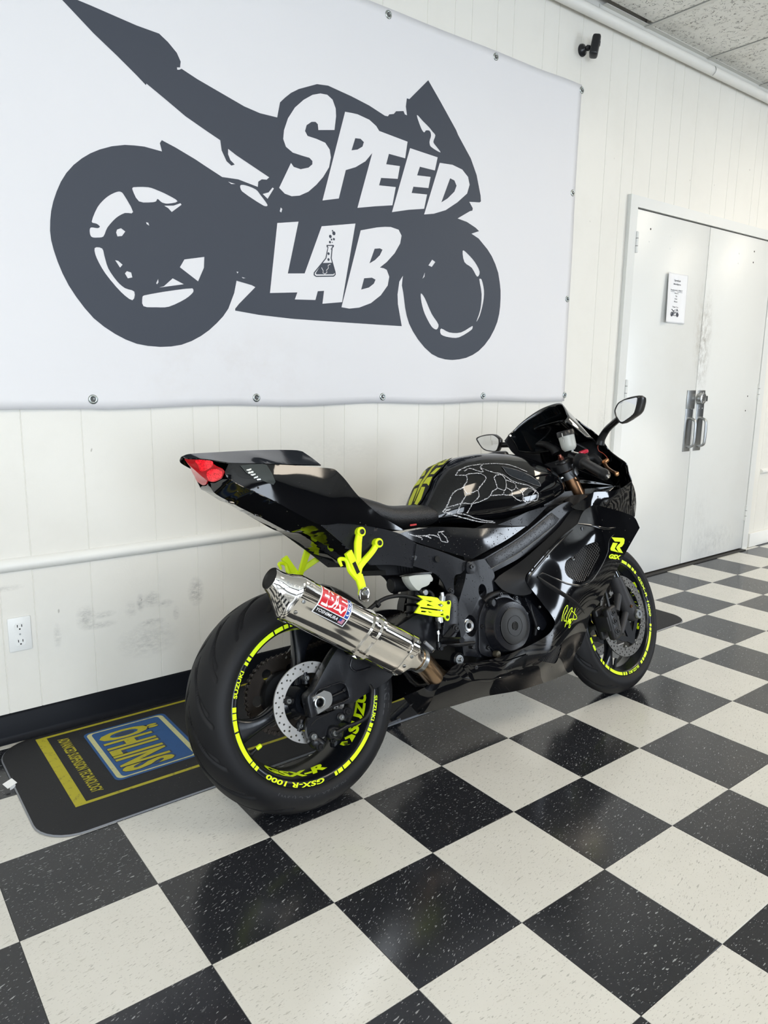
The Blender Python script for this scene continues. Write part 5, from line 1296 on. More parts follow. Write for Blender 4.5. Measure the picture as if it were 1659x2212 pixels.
rset = plate('rearset_plate', xz([(0.4616,-0.16,0.5317),(0.5055,-0.16,0.5175),(0.5013,-0.16,0.4611),(0.4867,-0.16,0.4098),(0.4558,-0.16,0.3918),(0.4309,-0.16,0.4065),(0.4422,-0.16,0.4506),(0.4546,-0.16,0.4695)]), -.166, -.156, SATIN, bike, bev=.002)
ml = [(0.4506,-0.164,0.5293),(0.4267,-0.164,0.4536),(0.4199,-0.164,0.4451),(0.4157,-0.164,0.4209),(0.412,-0.164,0.3993)]
mc = mesh('brake_master_cylinder', *join(tube([ml[0], (ml[1][0]+.006, ml[1][1], ml[1][2]+.025)], .0105, 16, 2), cyl(ml[0], (0, 0, 1), .0065, .012, 6)), STEELB, bike)
mesh('cylinder_collar', *cyl((ml[1][0], ml[1][1], ml[1][2]), (0, 0, 1), .0118, .018, 20, .001), ALUM, mc)
mesh('dust_boot', *lathe((ml[2][0], ml[2][1], ml[2][2]), (0, 0, 1), [(.005, -.012), (.0085, -.008), (.0075, 0), (.0098, .006), (.0098, .014)], 16), HOSE, mc)
mesh('push_rod', *join(tube([ml[2], ml[4]], .0028, 10, 2), cyl((ml[3][0], ml[3][1], ml[3][2]), (0, 0, 1), .0055, .01, 6)), STEELB, mc)
mesh('clevis', *join(cyl((ml[4][0], ml[4][1], ml[4][2] - .026), (0, 0, 1), .0085, .026, 12, .002), cyl((ml[4][0], ml[4][1]+.01, ml[4][2] - .02), YD, .006, .022, 10)), CAST, mc)
pk = [(0.4775,-0.17,0.4275),(0.4269,-0.17,0.3995),(0.4727,-0.17,0.3791),(0.5397,-0.178,0.3718),(0.5225,-0.178,0.361)]
mesh('brake_lever', *join(tube([pk[1], pk[2], pk[3]], [.009, .008, .005], 12, 5), cyl((pk[4][0], pk[4][1] + .006, pk[4][2]), YD, .0055, .02, 12, .001)), BOLTB, rset)
mesh('rider_peg_mount', *join(tube([pk[0], pk[1]], [.0115, .010], 4, 2), cyl((pk[0][0], -.16, pk[0][2]), YD, .013, .018, 20, .002)), CAST, rset)
hexhole_bolt('bolt', (pk[0][0], -.178, pk[0][2]), YD, .0075, .004, BOLTB, rset)
pgx = [(0.3544,-0.2,0.4074)][0]
peg = mesh('rider_peg', *tube([(pk[1][0], -.168, pk[1][2]), (pk[1][0] - .004, -.215, pk[1][2] + .004), (pk[1][0] - .008, -.265, pk[1][2] + .008)], [.011, .010, .009], 12, 3), CAST, bike)
# frame-mount bolts near the lower fairing
q = [(0.4808,-0.168,0.3308)][0]
mesh('engine_mount', *join(lathe((q[0], q[1] + .02, q[2]), YD, [(0, 0), (.021, 0), (.021, .018), (.017, .022), (.015, .019), (0, .019)], 28)), CAST, bike)
mesh('mount_washer', *lathe((q[0], q[1] + .0005, q[2]), YD, [(0, .001), (.0145, .001), (.0145, 0)], 28), STEELB, bike); hexhole_bolt('mount_bolt', (q[0] + .004, q[1] - .001, q[2]), YD, .0065, .006, STEELB, bike, .2)

# ---- shock: remote reservoir, hoses, inner fender, battery tray
cn = [(0.3374,-0.06,0.5801),(0.4207,-0.06,0.5773)]
shock = mesh('shock_reservoir', *lathe(cn[0], np.array(cn[1]) - np.array(cn[0]), [(0, 0), (.02, 0), (.024, .004), (.024, .075), (.0205, .082), (.0205, .1), (.018, .104), (0, .104)], 32), MATTE, bike)
u_ = np.array(cn[1]) - np.array(cn[0]); u_ /= np.linalg.norm(u_)
mesh('reservoir_label', *lathe(np.array(cn[0]) + u_*.012, u_, [(.0243, 0), (.0243, .016)], 14, arc=(2.2, 4.2)), mat('label_grey', (.3, .29, .27), .6), shock)
rv = [(0.3478,-0.135,0.6056),(0.428,-0.135,0.5994),(0.4178,-0.135,0.5712),(0.3882,-0.135,0.5646),(0.3748,-0.135,0.5584),(0.3596,-0.135,0.5719),(0.3487,-0.135,0.5902)]
res = plate('rear_brake_reservoir', xz(rv), -.150, -.112, POLY, bike, bev=.004)
plate('reservoir_cap', xz([(0.3455,-0.135,0.6129),(0.3516,-0.135,0.6078),(0.43,-0.135,0.6005),(0.4329,-0.135,0.6072),(0.3697,-0.135,0.6121)]), -.153, -.110, BOLTB, res, bev=.001, smooth_out=False)
mesh('reservoir_ear', *cyl([(0.4346,-0.128,0.5843)][0], YD, .008, .012, 16, .001), POLY, res); hexhole_bolt('bolt', [(0.4237,-0.142,0.5858)][0], YD, .0045, .003, STEELB, res)
mesh('reservoir_hose', *tube([(0.391,-0.13,0.5586),(0.4013,-0.13,0.5457),(0.4327,-0.12,0.5463),(0.447,-0.12,0.534),(0.4433,-0.13,0.5162),(0.4448,-0.15,0.5133)], .0068, 12, 6), HOSE, res)
mesh('hose_fitting', *cyl([(0.4085,-0.128,0.5474)][0], YD, .010, .012, 16, .002), STEELB, res)
mesh('brake_line', *tube([(0.1944,-0.14,0.5315),(0.2342,-0.14,0.5486),(0.2716,-0.14,0.5559),(0.325,-0.135,0.5512),(0.3862,-0.13,0.5299),(0.4441,-0.12,0.5059)], .0060, 12, 6), HOSE, cal)
mesh('line_clip', *cyl([(0.223,-0.14,0.5398)][0], (.8, 0, .5), .0105, .012, 12, .001), HOSE, cal)
# carbon-look rear hugger over the tyre
CARB = mat('hugger_black', (.012, .012, .013), .3, coat=.4, bump=(500, .2, .001))
hs = []
for a in np.linspace(math.radians(28), math.radians(66), 12):
    hs.append([tuple(np.array([0, 0, .311]) + np.array([(.325 + dr)*math.cos(a), y, (.325 + dr)*math.sin(a)])) for y, dr in ((-.10, -.035), (-.085, -.012), (-.05, .004), (0, .010), (.05, .004), (.085, -.012), (.10, -.035), (.097, -.036), (.083, -.015), (.05, 0), (0, .006), (-.05, 0), (-.083, -.015), (-.097, -.036))])
mesh('rear_hugger', *loft(hs), CARB, bike)
# dark mechanical core behind the frame: airbox, engine cases, battery tray
core = mesh('engine_block', *join(loft([[(x, y, z) for x, z in ((.56, .30), (.60, .50), (.72, .56), (.86, .60), (1.00, .58), (1.02, .38), (.95, .24), (.70, .22))] for y in (-.150, .150)])), CAST, bike)
mesh('airbox', *loft([[(x, y, z) for x, z in ((.62, .56), (.60, .70), (.98, .78), (1.04, .66), (.90, .58))] for y in (-.10, .10)]), MATTE, bike)
mesh('shock_absorber', *join(tube([(.50, 0, .62), (.44, 0, .38)], .03, 20, 2), *[lathe((.50 - .06*t, 0, .62 - .24*t), (-.24, 0, -.97), [(.034, 0), (.037, .004), (.034, .008)], 24) for t in np.linspace(.1, .8, 8)]), CAST, bike)
mesh('battery_tray', *join(loft([[(x, y, z) for x, z in xz([(0.2681,-0.06,0.6607),(0.2894,-0.06,0.6353),(0.3092,-0.06,0.631),(0.3101,-0.06,0.6154),(0.4518,-0.06,0.5988),(0.4561,-0.06,0.6246),(0.3978,-0.06,0.6573)])] for y in (-.085, .085)])), MATTE, bike)
for q in [(0.3557,-0.087,0.6293),(0.366,-0.087,0.6279),(0.3763,-0.087,0.6264),(0.3867,-0.087,0.6249),(0.3972,-0.087,0.6234),(0.4077,-0.087,0.622)]:
    mesh('tray_rib', *box(q[0] - .001, q[0] + .001, -.089, -.084, q[2] - .012, q[2] + .008), MATTE, bike, smooth=False)
mesh('lower_linkage', *join(tube([(.40, -.05, .34), (.47, -.05, .24), (.56, -.05, .26)], .014, 10, 4), tube([(.40, .05, .34), (.47, .05, .24), (.56, .05, .26)], .014, 10, 4)), CAST, bike)

# ---- engine right side: clutch cover with cap, bolts, water pump area
ec = [(0.6856,-0.19,0.3964)][0]
cx_, cz_ = ec[0], ec[2]
cover_lp = [(cx_ + r*math.cos(a), cz_ + r*math.sin(a)*1.02) for a, r in [(t, .098 + .006*math.cos(9*t)) for t in np.linspace(0, 2*math.pi, 72, endpoint=False)]]
clutch = mesh('clutch_cover', *join(prism([cover_lp], lambda a, b_, t: (a, -.150 - .016*t, b_)),
      lathe((cx_, -.166, cz_), YD, [(.090, 0), (.088, .006), (.084, .010), (.080, .030), (.076, .036), (.060, .0385), (.058, .0390)], 64)), wet('clutch_satin', (.006, .0065, .009), .24, .5, 240, .15), bike, angle=35)
mesh('clutch_face', *lathe((cx_ + .004, -.2045, cz_), YD, [(.058, 0), (.052, .0018), (.033, .0025), (.0325, .0015), (.031, .0015), (.0305, .003), (.014, .0032), (.013, 0), (0, 0)], 48), mat('clutch_matte', (.011, .011, .011), .42, bump=(200, .1, .001)), clutch)
mesh('cap_hex', *lathe((cx_ + .004, -.2070, cz_), YD, [(.0125, .0008), (.0095, .0008), (.0095, -.001), (0, -.001)], 6), DARK, clutch, smooth=False)
for k in range(9):
    a = 2*math.pi*k/9 + .2
    mesh('bolt_boss', *cyl((cx_ + .100*math.cos(a), -.150, cz_ + .102*math.sin(a)), YD, .010, .018, 14, .002), CAST, clutch); hexhole_bolt('bolt', (cx_ + .100*math.cos(a), -.168, cz_ + .102*math.sin(a)), YD, .006, .005, BOLTB, clutch)
eb = [(0.6234,-0.185,0.319),(0.6348,-0.185,0.4788),(0.81,-0.185,0.3653),(0.8317,-0.185,0.4317)]
mesh('oil_filler', *lathe((eb[1][0], eb[1][1] + .02, eb[1][2]), YD, [(.015, 0), (.015, .02), (.012, .024), (.011, .020), (0, .020)], 20), CAST, clutch)
mesh('drain_knob', *lathe((eb[0][0], eb[0][1] + .015, eb[0][2]), YD, [(.010, 0), (.011, .012), (.009, .018), (0, .020)], 20), mat('knob_bronze', (.10, .09, .065), .4, .6), clutch)
for q in eb[2:]: hexhole_bolt('bolt', q, YD, .0055, .005, STEELB, clutch)
gc = plate('generator_case', xz([(0.5855,-0.17,0.4463),(0.6258,-0.17,0.483),(0.6096,-0.17,0.3398),(0.6237,-0.17,0.3077),(0.5686,-0.17,0.3309),(0.5691,-0.17,0.377)]), -.168, -.150, SATIN, bike, bev=.003)
wp = plate('starter_cover', xz([(0.7895,-0.17,0.4707),(0.8353,-0.17,0.4246),(0.8697,-0.17,0.372),(0.8474,-0.17,0.3498),(0.8209,-0.17,0.3733),(0.8069,-0.17,0.4142),(0.7916,-0.17,0.4475)]), -.172, -.145, SATIN, bike, bev=.004)
mesh('coolant_hose', *tube([(0.611,-0.165,0.4855),(0.6476,-0.165,0.5),(0.7205,-0.16,0.5016),(0.7957,-0.155,0.4789)], .0085, 12, 6), HOSE, bike)
mesh('coolant_hose', *tube([(0.8091,-0.165,0.4552),(0.8112,-0.17,0.4135),(0.8204,-0.17,0.3704),(0.8155,-0.165,0.3404)], .006, 12, 6), HOSE, bike)
# side stand on the far side
st = mesh('side_stand', *join(tube([(.60, .13, .27), (.56, .20, .16), (.50, .285, .078)], [.014, .012, .011], 14, 5), loft([[(.465, .25, .070), (.53, .26, .072), (.535, .31, .085), (.46, .31, .083)], [(.465, .25, .078), (.53, .26, .080), (.535, .31, .093), (.46, .31, .091)]])), SATIN, bike)

# ================================================================== bodywork
# ---- fuel tank: lofted super-elliptic shell
TX = [.50, .56, .62, .70, .78, .86, .94, 1.02, 1.08, 1.12, 1.15]
TT = [.800, .885, .938, .962, .970, .968, .960, .940, .915, .885, .84]
TB = [.748, .738, .730, .724, .722, .728, .742, .762, .778, .788, .795]
TW = [.075, .112, .138, .158, .168, .172, .170, .160, .144, .120, .07]
TP = 2.5
def tank_f(q):
    q = np.atleast_2d(np.array(q, float)); x, z = q[:, 0], q[:, 1]
    zt, zb, w = np.interp(x, TX, TT), np.interp(x, TX, TB), np.interp(x, TX, TW)
    t = np.clip((z - zb)/(zt - zb), 0, 1)
    return -w*(1 - t**TP)**(1/TP)
def smooth1(xs, ys, x):                      # Catmull interpolation of a station table
    P = catmull([(a, b_) for a, b_ in zip(xs, ys)], False, 10); P = np.array(P)
    return np.interp(x, P[:, 0], P[:, 1])
secs = []
for x in np.linspace(.498, 1.152, 60):
    xc = min(max(x, .50), 1.15)
    zt, zb, w = float(np.interp(xc, TX, TT)), float(np.interp(xc, TX, TB)), float(np.interp(xc, TX, TW))
    sc = 1 if .499 < x < 1.151 else .93
    ring = []
    for a in np.linspace(0, math.pi, 41):
        c, s = math.cos(a), math.sin(a)
        ring.append((x, -w*sc*math.copysign(abs(c)**(2/TP), c), zb + (zt - zb)*sc*abs(s)**(2/TP)))
    ring += [(x, w*.9, zb - .006), (x, -w*.9, zb - .006)]
    secs.append(ring)
tank = mesh('fuel_tank', *loft(secs), GLOSS, bike, angle=60)
tag(tank, 'gloss black fuel tank with white scale pattern decals')
ms = tank.modifiers.new('soften', 'SMOOTH'); ms.iterations = 14; ms.factor = .5
SURF['tank'] = (tank_f, None, 0, 0)
def airbrush():
    m, g = newmat('white_airbrush')
    tc = g.n('ShaderNodeTexCoord').outputs['Object']
    g.b.inputs['Base Color'].default_value = (.62, .62, .64, 1); g.b.inputs['Roughness'].default_value = .3; g.b.inputs['Coat Weight'].default_value = .6
    g.l(g.ramp(g.noise(tc, 420, 3), .40, .60), g.b.inputs['Alpha'])
    return m
AIR = airbrush()
def strokes(name, lines, key, w, parent, m):
    V, F = [], []
    f = SURF[key][0]
    for L in lines:
        P = catmull([(q[0], q[2]) for q in L], False, 6)
        P = [p + np.array([random.uniform(-1, 1), random.uniform(-1, 1)])*.0006 for p in P]
        o = len(V); n = len(P)
        for i in range(n):
            t = P[min(i+1, n-1)] - P[max(i-1, 0)]; t = t/max(np.linalg.norm(t), 1e-9); nn = np.array([-t[1], t[0]])
            ww = w*(1 + .35*random.uniform(-1, 1))
            for s in (-.5, .5):
                q = P[i] + nn*ww*s; V.append((q[0], float(f([q])[0]) - .0016, q[1]))
        for i in range(n - 1): F.append((o + 2*i, o + 2*i + 1, o + 2*i + 3, o + 2*i + 2))
    return mesh(name, V, F, m, parent)
strokes('scale_decal', [[(0.6203,-0.0997,0.8947),(0.6402,-0.0948,0.9091),(0.6809,-0.0993,0.9211),(0.7332,-0.1104,0.9229),(0.7872,-0.1201,0.9201),(0.8414,-0.1294,0.9103),(0.8996,-0.1457,0.8819)], [(0.6559,-0.1038,0.9055),(0.6787,-0.1068,0.9119),(0.706,-0.1249,0.8975),(0.7176,-0.1259,0.8984),(0.7149,-0.1177,0.9104),(0.7332,-0.1104,0.9229)], [(0.6203,-0.0997,0.8947),(0.651,-0.1131,0.8899),(0.6472,-0.121,0.8732),(0.6259,-0.1238,0.8518),(0.6281,-0.1306,0.8305),(0.6055,-0.1272,0.8036),(0.5865,-0.1224,0.7723)],
  [(0.651,-0.1131,0.8899),(0.6652,-0.115,0.8942),(0.7022,-0.1278,0.8914),(0.7155,-0.1372,0.8754),(0.6933,-0.1406,0.856),(0.6726,-0.14,0.8394),(0.6681,-0.1438,0.8167),(0.6408,-0.1399,0.7969),(0.6158,-0.1354,0.7682)], [(0.6259,-0.1238,0.8518),(0.5956,-0.1123,0.842),(0.581,-0.1094,0.8278),(0.5575,-0.1061,0.7944),(0.5458,-0.1004,0.7827)], [(0.6281,-0.1306,0.8305),(0.648,-0.1355,0.832),(0.6695,-0.1397,0.8375)], [(0.5575,-0.1061,0.7944),(0.6052,-0.1273,0.8023)], [(0.6052,-0.1273,0.8023),(0.6408,-0.1399,0.7969),(0.6819,-0.1493,0.8036),(0.708,-0.1532,0.8145),(0.7239,-0.1524,0.8293),(0.7437,-0.153,0.8378),(0.7463,-0.1433,0.8701),(0.7604,-0.1406,0.8811)],
  [(0.7604,-0.1406,0.8811),(0.7821,-0.1441,0.8791),(0.788,-0.1512,0.8615),(0.7807,-0.1575,0.838),(0.7683,-0.1583,0.8274),(0.7437,-0.153,0.8378)], [(0.788,-0.1512,0.8615),(0.8211,-0.1574,0.8466),(0.8213,-0.161,0.8321),(0.7999,-0.1615,0.8244),(0.7798,-0.158,0.8357)], [(0.711,-0.1535,0.8152),(0.7583,-0.1595,0.8142),(0.7683,-0.1583,0.8274)], [(0.7583,-0.1595,0.8142),(0.7945,-0.1639,0.8084),(0.7999,-0.1615,0.8244)], [(0.7945,-0.1639,0.8084),(0.809,-0.1663,0.7952),(0.8252,-0.1681,0.7867),(0.8379,-0.1687,0.7878),(0.8425,-0.1657,0.8135),(0.8213,-0.161,0.8321)],
  [(0.8425,-0.1657,0.8135),(0.876,-0.1644,0.8251),(0.9022,-0.1662,0.8133),(0.8874,-0.1682,0.8001),(0.8752,-0.1701,0.782),(0.8569,-0.1706,0.7765),(0.8379,-0.1687,0.7878)], [(0.9022,-0.1662,0.8133),(0.9157,-0.1675,0.8025),(0.9026,-0.1696,0.782),(0.8752,-0.1701,0.782)], [(0.7149,-0.1177,0.9104),(0.7498,-0.1339,0.892),(0.7835,-0.1431,0.8815),(0.8232,-0.1562,0.8513),(0.8795,-0.1626,0.8335),(0.9122,-0.1662,0.8125)], [(0.5458,-0.1004,0.7827),(0.5771,-0.1186,0.7668),(0.6446,-0.1441,0.7385),(0.708,-0.159,0.7261)], [(0.5865,-0.1224,0.7723),(0.6109,-0.1334,0.7644),(0.6458,-0.1443,0.7465),(0.7032,-0.1584,0.7303)], [(0.5539,-0.1052,0.7859),(0.5684,-0.1127,0.7883),(0.5529,-0.1053,0.7807),(0.574,-0.1168,0.774)]],
  'tank', .0030, tank, AIR)
# pad on the rear slope of the tank
def pad_pt(s, t, lift=.0016):                 # s across the tank (-1..1), t up the slope
    x = .507 + (.70 - .507)*t**1.25
    zt, zb, w = float(np.interp(x, TX, TT)), float(np.interp(x, TX, TB)), float(np.interp(x, TX, TW))
    y = s*.05
    k = (1 - min(.999, abs(y)/w)**TP)**(1/TP)
    return (x - lift*.7, y, zb + (zt - zb)*k + lift*.7)
def padmesh(name, loops, m, lift):
    a = np.array([q for lp in loops for q in lp]); lo, hi = a.min(0), a.max(0)
    pts = [(lo[0] + (hi[0]-lo[0])*i/16, lo[1] + (hi[1]-lo[1])*j/16) for i in range(1, 16) for j in range(1, 16)]
    pts = [q for q in pts if sum(inside(q, lp) for lp in loops) % 2]
    V, F = cdt(loops, pts)
    return mesh(name, [pad_pt(u, v, lift) for u, v in V], F, m, tank)
padl = [(-.55, .0), (-.75, .12), (-.95, .30), (-.8, .45), (-1.0, .62), (-.7, .80), (-.3, .98), (0, .90), (.3, .98), (.7, .80), (1.0, .62), (.8, .45), (.95, .30), (.75, .12), (.55, .0)]
pb_ = padmesh('tank_pad', [padl], MATTE, .0030); pb_['label'] = 'yellow and black tank protector pad'
PADY = mat('pad_yellow', (.52, .56, .02), .5)
for s in (-1, 1):
    for L in ([(.5, .04), (.66, .14), (.58, .3), (.2, .3), (.16, .06)], [(.62, .34), (.86, .32), (.72, .46), (.26, .44), (.2, .34)], [(.70, .50), (.92, .62), (.55, .6), (.3, .5)], [(.5, .64), (.84, .68), (.62, .8), (.26, .72)], [(.3, .78), (.55, .82), (.28, .93), (.1, .84)], [(.02, .1), (.12, .3), (.12, .6), (.02, .8)]):
        o = padmesh('pad_panel', [[(s*a, b_) for a, b_ in L]], PADY, .0040); o.parent = pb_
mesh('filler_cap', *lathe((.90, 0, .958), (-.05, 0, 1), [(0, .014), (.03, .013), (.044, .010), (.050, .004), (.052, -.006)], 40), BOLTB, tank)
# dark inset facet high on the tank side
ins = [(q[0], q[2]) for q in [(0.8017,-0.1295,0.908),(0.8788,-0.1462,0.8818),(0.933,-0.1591,0.8452),(0.9354,-0.1632,0.8277),(0.8842,-0.16,0.8439),(0.8116,-0.1465,0.8768)]]
decal('tank_inset', [ins], 'tank', mat('inset_gloss', (.010, .013, .018), .04), tank, lift=.0022)
strokes('inset_edge', [[(0.8017,-0.1295,0.908),(0.8788,-0.1462,0.8818),(0.933,-0.1591,0.8452),(0.9354,-0.1632,0.8277),(0.8842,-0.16,0.8439),(0.8116,-0.1465,0.8768),(0.8017,-0.1295,0.908)]], 'tank', .0018, tank, mat('edge_grey', (.12, .12, .13), .2, coat=1))
# tank skirt and side covers
skirt = panel('tank_skirt', [(0.7165,-0.163,0.7185,'c'),(0.7957,-0.168,0.7337),(0.8594,-0.166,0.7471),(0.9758,-0.15,0.7577,'c'),(0.9113,-0.158,0.7275),(0.85,-0.163,0.6995,'c'),(0.7799,-0.166,0.7078)], SATIN, bike, mirror=True, grid=.012)
cover = panel('side_cover', [(0.355,-0.12,0.7341,'c'),(0.3797,-0.13,0.7378),(0.4576,-0.148,0.7398),(0.5371,-0.158,0.7304),(0.6308,-0.168,0.7158),(0.7295,-0.172,0.7073),(0.8341,-0.17,0.6993,'c'),(0.7408,-0.172,0.6669),(0.6627,-0.172,0.6463),(0.5867,-0.166,0.625,'c'),(0.5518,-0.162,0.6377),(0.4767,-0.15,0.6679),(0.396,-0.136,0.7034)], wet('cover_semi_gloss', (.005, .0055, .007), .17, .6, 150, .35), bike, ctrl=[(0.5278,-0.162,0.6964),(0.6288,-0.176,0.6791)], mirror=True, key='cover')
strokes('scale_decal', [[(0.3785,-0.13,0.7308),(0.396,-0.14,0.7218),(0.4288,-0.145,0.7168),(0.4503,-0.15,0.7063)], [(0.396,-0.14,0.7218),(0.4173,-0.145,0.7126),(0.4189,-0.145,0.7061)], [(0.4288,-0.145,0.7168),(0.452,-0.15,0.7168),(0.4776,-0.15,0.7052),(0.4812,-0.15,0.694),(0.5024,-0.15,0.6871)], [(0.4776,-0.15,0.7052),(0.4747,-0.15,0.7206),(0.4973,-0.15,0.7223)], [(0.4856,-0.15,0.7194),(0.5005,-0.155,0.7),(0.5038,-0.155,0.6867)]], 'cover', .003, cover[0], AIR)
# ---- subframe
sub = panel('subframe_rail', [(0.0834,-0.128,0.7891,'c'),(0.1483,-0.134,0.7847),(0.2421,-0.136,0.7666),(0.3388,-0.138,0.7352),(0.3985,-0.142,0.6961,'c'),(0.3728,-0.138,0.6268,'c'),(0.3064,-0.132,0.6453),(0.2339,-0.122,0.6557,'c'),(0.171,-0.12,0.7109)], SATIN, bike, mirror=True)
subc = panel('subframe_cover', [(0.3926,-0.146,0.6973,'c'),(0.4752,-0.151,0.6637),(0.57,-0.156,0.6188,'c'),(0.5608,-0.157,0.5986),(0.543,-0.155,0.5859),(0.5193,-0.154,0.5829),(0.5109,-0.152,0.5604),(0.509,-0.15,0.5304),(0.4947,-0.15,0.5258),(0.4855,-0.149,0.5363),(0.4599,-0.147,0.5875),(0.4168,-0.145,0.6138),(0.3717,-0.142,0.633,'c')], SATIN, bike, mirror=True, key='subc', thick=.006)
q = [(0.4584,-0.1535,0.6418),(0.4951,-0.152,0.5382),(0.579,-0.158,0.6008),(0.4148,-0.14,0.7323)]
mesh('cover_grommet', *lathe(q[0], YD, [(0, .001), (.0072, .001), (.0092, .0018), (.0100, 0)], 20), DARK, subc[0])
mesh('bolt_boss', *cyl((q[1][0], q[1][1] + .004, q[1][2]), YD, .0095, .006, 18, .001), BOLTB, subc[0]); hexhole_bolt('bolt', (q[1][0], q[1][1] - .002, q[1][2]), YD, .0062, .004, BOLTB, subc[0])
lug = plate('beam_lug', xz([(0.5661,-0.155,0.6185),(0.5962,-0.155,0.6064),(0.6003,-0.155,0.593),(0.5884,-0.155,0.5793),(0.5592,-0.155,0.5857)]), -.166, -.150, SATIN, bike, bev=.003)
hexhole_bolt('bolt', (q[2][0], -.167, q[2][2]), YD, .0075, .004, BOLTB, lug)
# ---- tail section
cowl = panel('seat_cowl', [(-0.2388,-0.006,1.0174,'c'),(-0.2274,-0.006,1.0217),(-0.2017,-0.005,1.0234),(-0.1649,-0.004,1.0237),(-0.1002,-0.002,1.0242),(-0.027,-0.002,1.024),(0.049,-0.002,1.0216),(0.1073,-0.003,1.0173),(0.124,-0.008,1.0121,'c'),(0.1309,-0.048,0.9859),(0.133,-0.088,0.9601,'c'),(0.0342,-0.108,0.9644),(-0.0545,-0.113,0.9715),(-0.1517,-0.1,0.9815,'c'),(-0.2003,-0.07,0.9983),(-0.2356,-0.03,1.0087)], GLOSS, bike, ctrl=[(-0.0443,-0.07,0.9951)], mirror=True)
tside = panel('tail_panel', [(-0.1511,-0.1,0.9803,'c'),(-0.0547,-0.113,0.9699),(0.0343,-0.124,0.9588),(0.1416,-0.135,0.9421),(0.1506,-0.137,0.9369),(0.1732,-0.141,0.9099),(0.21,-0.143,0.8582),(0.277,-0.139,0.7976),(0.3671,-0.13,0.7411,'c'),(0.2991,-0.136,0.7532),(0.235,-0.139,0.768),(0.1453,-0.139,0.7855),(0.0811,-0.132,0.7895),(0.0143,-0.126,0.829),(-0.0492,-0.119,0.8714),(-0.1146,-0.11,0.9095),(-0.1596,-0.1,0.9389,'c'),(-0.1665,-0.101,0.9564,'c')], GLOSS, bike,
   ctrl=[(-0.0403,-0.122,0.9439),(0.0443,-0.133,0.8992),(0.1246,-0.145,0.8364),(0.2199,-0.143,0.7885)], mirror=True, key='tail')
LENS = mat('signal_lens_clear', (.045, .052, .05), .10, trans=.2)
sl = decal('turn_signal', [xz([(-0.1234,-0.112,0.9709),(-0.0937,-0.112,0.9723),(-0.0618,-0.114,0.9709),(-0.0508,-0.115,0.9669),(-0.0426,-0.117,0.9427),(-0.0365,-0.118,0.9188),(-0.0431,-0.118,0.9111),(-0.0631,-0.116,0.921),(-0.0868,-0.114,0.9339),(-0.11,-0.112,0.9491)])], 'tail', LENS, tside[0], lift=.0022); sl['label'] = 'clear ribbed turn signal lens'
for k, L in enumerate(([(-0.1089,-0.112,0.9571),(-0.0956,-0.112,0.9587)], [(-0.1056,-0.112,0.9496),(-0.0914,-0.112,0.9515)], [(-0.1,-0.112,0.9428),(-0.0867,-0.112,0.9443)], [(-0.0928,-0.113,0.9349),(-0.0816,-0.113,0.9369)], [(-0.0854,-0.114,0.9286),(-0.0759,-0.114,0.9299)])):
    o = strokes('reflector_rib', [L], 'tail', .0042, sl, ALUM)
    o.data.transform(Matrix.Translation((0, -.0012, 0)))
RED = mat('tail_light_red', (.30, .003, .006), .16, emit=((1, .01, .02), .12))
def make_led():
    m, g = newmat('tail_light_lit')
    tc = g.n('ShaderNodeTexCoord').outputs['Object']
    v = g.n('ShaderNodeTexVoronoi'); g.l(g.mapping(tc, (210, 210, 210)), v.inputs['Vector']); v.inputs['Scale'].default_value = 1
    d = g.ramp(v.outputs['Distance'], .62, .12)
    g.b.inputs['Base Color'].default_value = (.5, .006, .01, 1); g.b.inputs['Roughness'].default_value = .15
    g.b.inputs['Emission Color'].default_value = (1, .012, .03, 1); g.l(g.math('ADD', g.math('MULTIPLY', d, .9), .28), g.b.inputs['Emission Strength'])
    return m
tl = panel('tail_light', [(-0.232,-0.003,1.0102,'c'),(-0.2148,-0.034,1.0054),(-0.1974,-0.062,0.997),(-0.1828,-0.084,0.9769),(-0.1727,-0.095,0.9668),(-0.1673,-0.101,0.9568,'c'),(-0.1655,-0.072,0.9441),(-0.1707,-0.034,0.94),(-0.1752,-0.004,0.9465,'c'),(-0.1994,-0.003,0.9706),(-0.2224,-0.003,0.9946)], RED, bike, mirror=True, roll=.002, rollw=.004, key='lamp', grid=.008)
tl[0]['label'] = 'lit red tail light'
led = make_led()
for L in ([(-0.2147,-0.03,1.0011),(-0.2008,-0.05,0.9994),(-0.1892,-0.058,0.9899),(-0.1867,-0.055,0.9809),(-0.1884,-0.04,0.975),(-0.1945,-0.026,0.9712),(-0.2006,-0.014,0.9765),(-0.207,-0.016,0.9885)], [(-0.1879,-0.034,0.9677),(-0.184,-0.062,0.9713),(-0.175,-0.088,0.9663),(-0.1687,-0.096,0.9564),(-0.167,-0.07,0.9457),(-0.1716,-0.034,0.9429),(-0.1759,-0.012,0.9484),(-0.1838,-0.014,0.959)]):
    decal('led_cluster', [[(q_[0], q_[1]) for q_ in outline(xz(L), 3)]], 'lamp', led, tl[0], lift=.0014, step=.006)
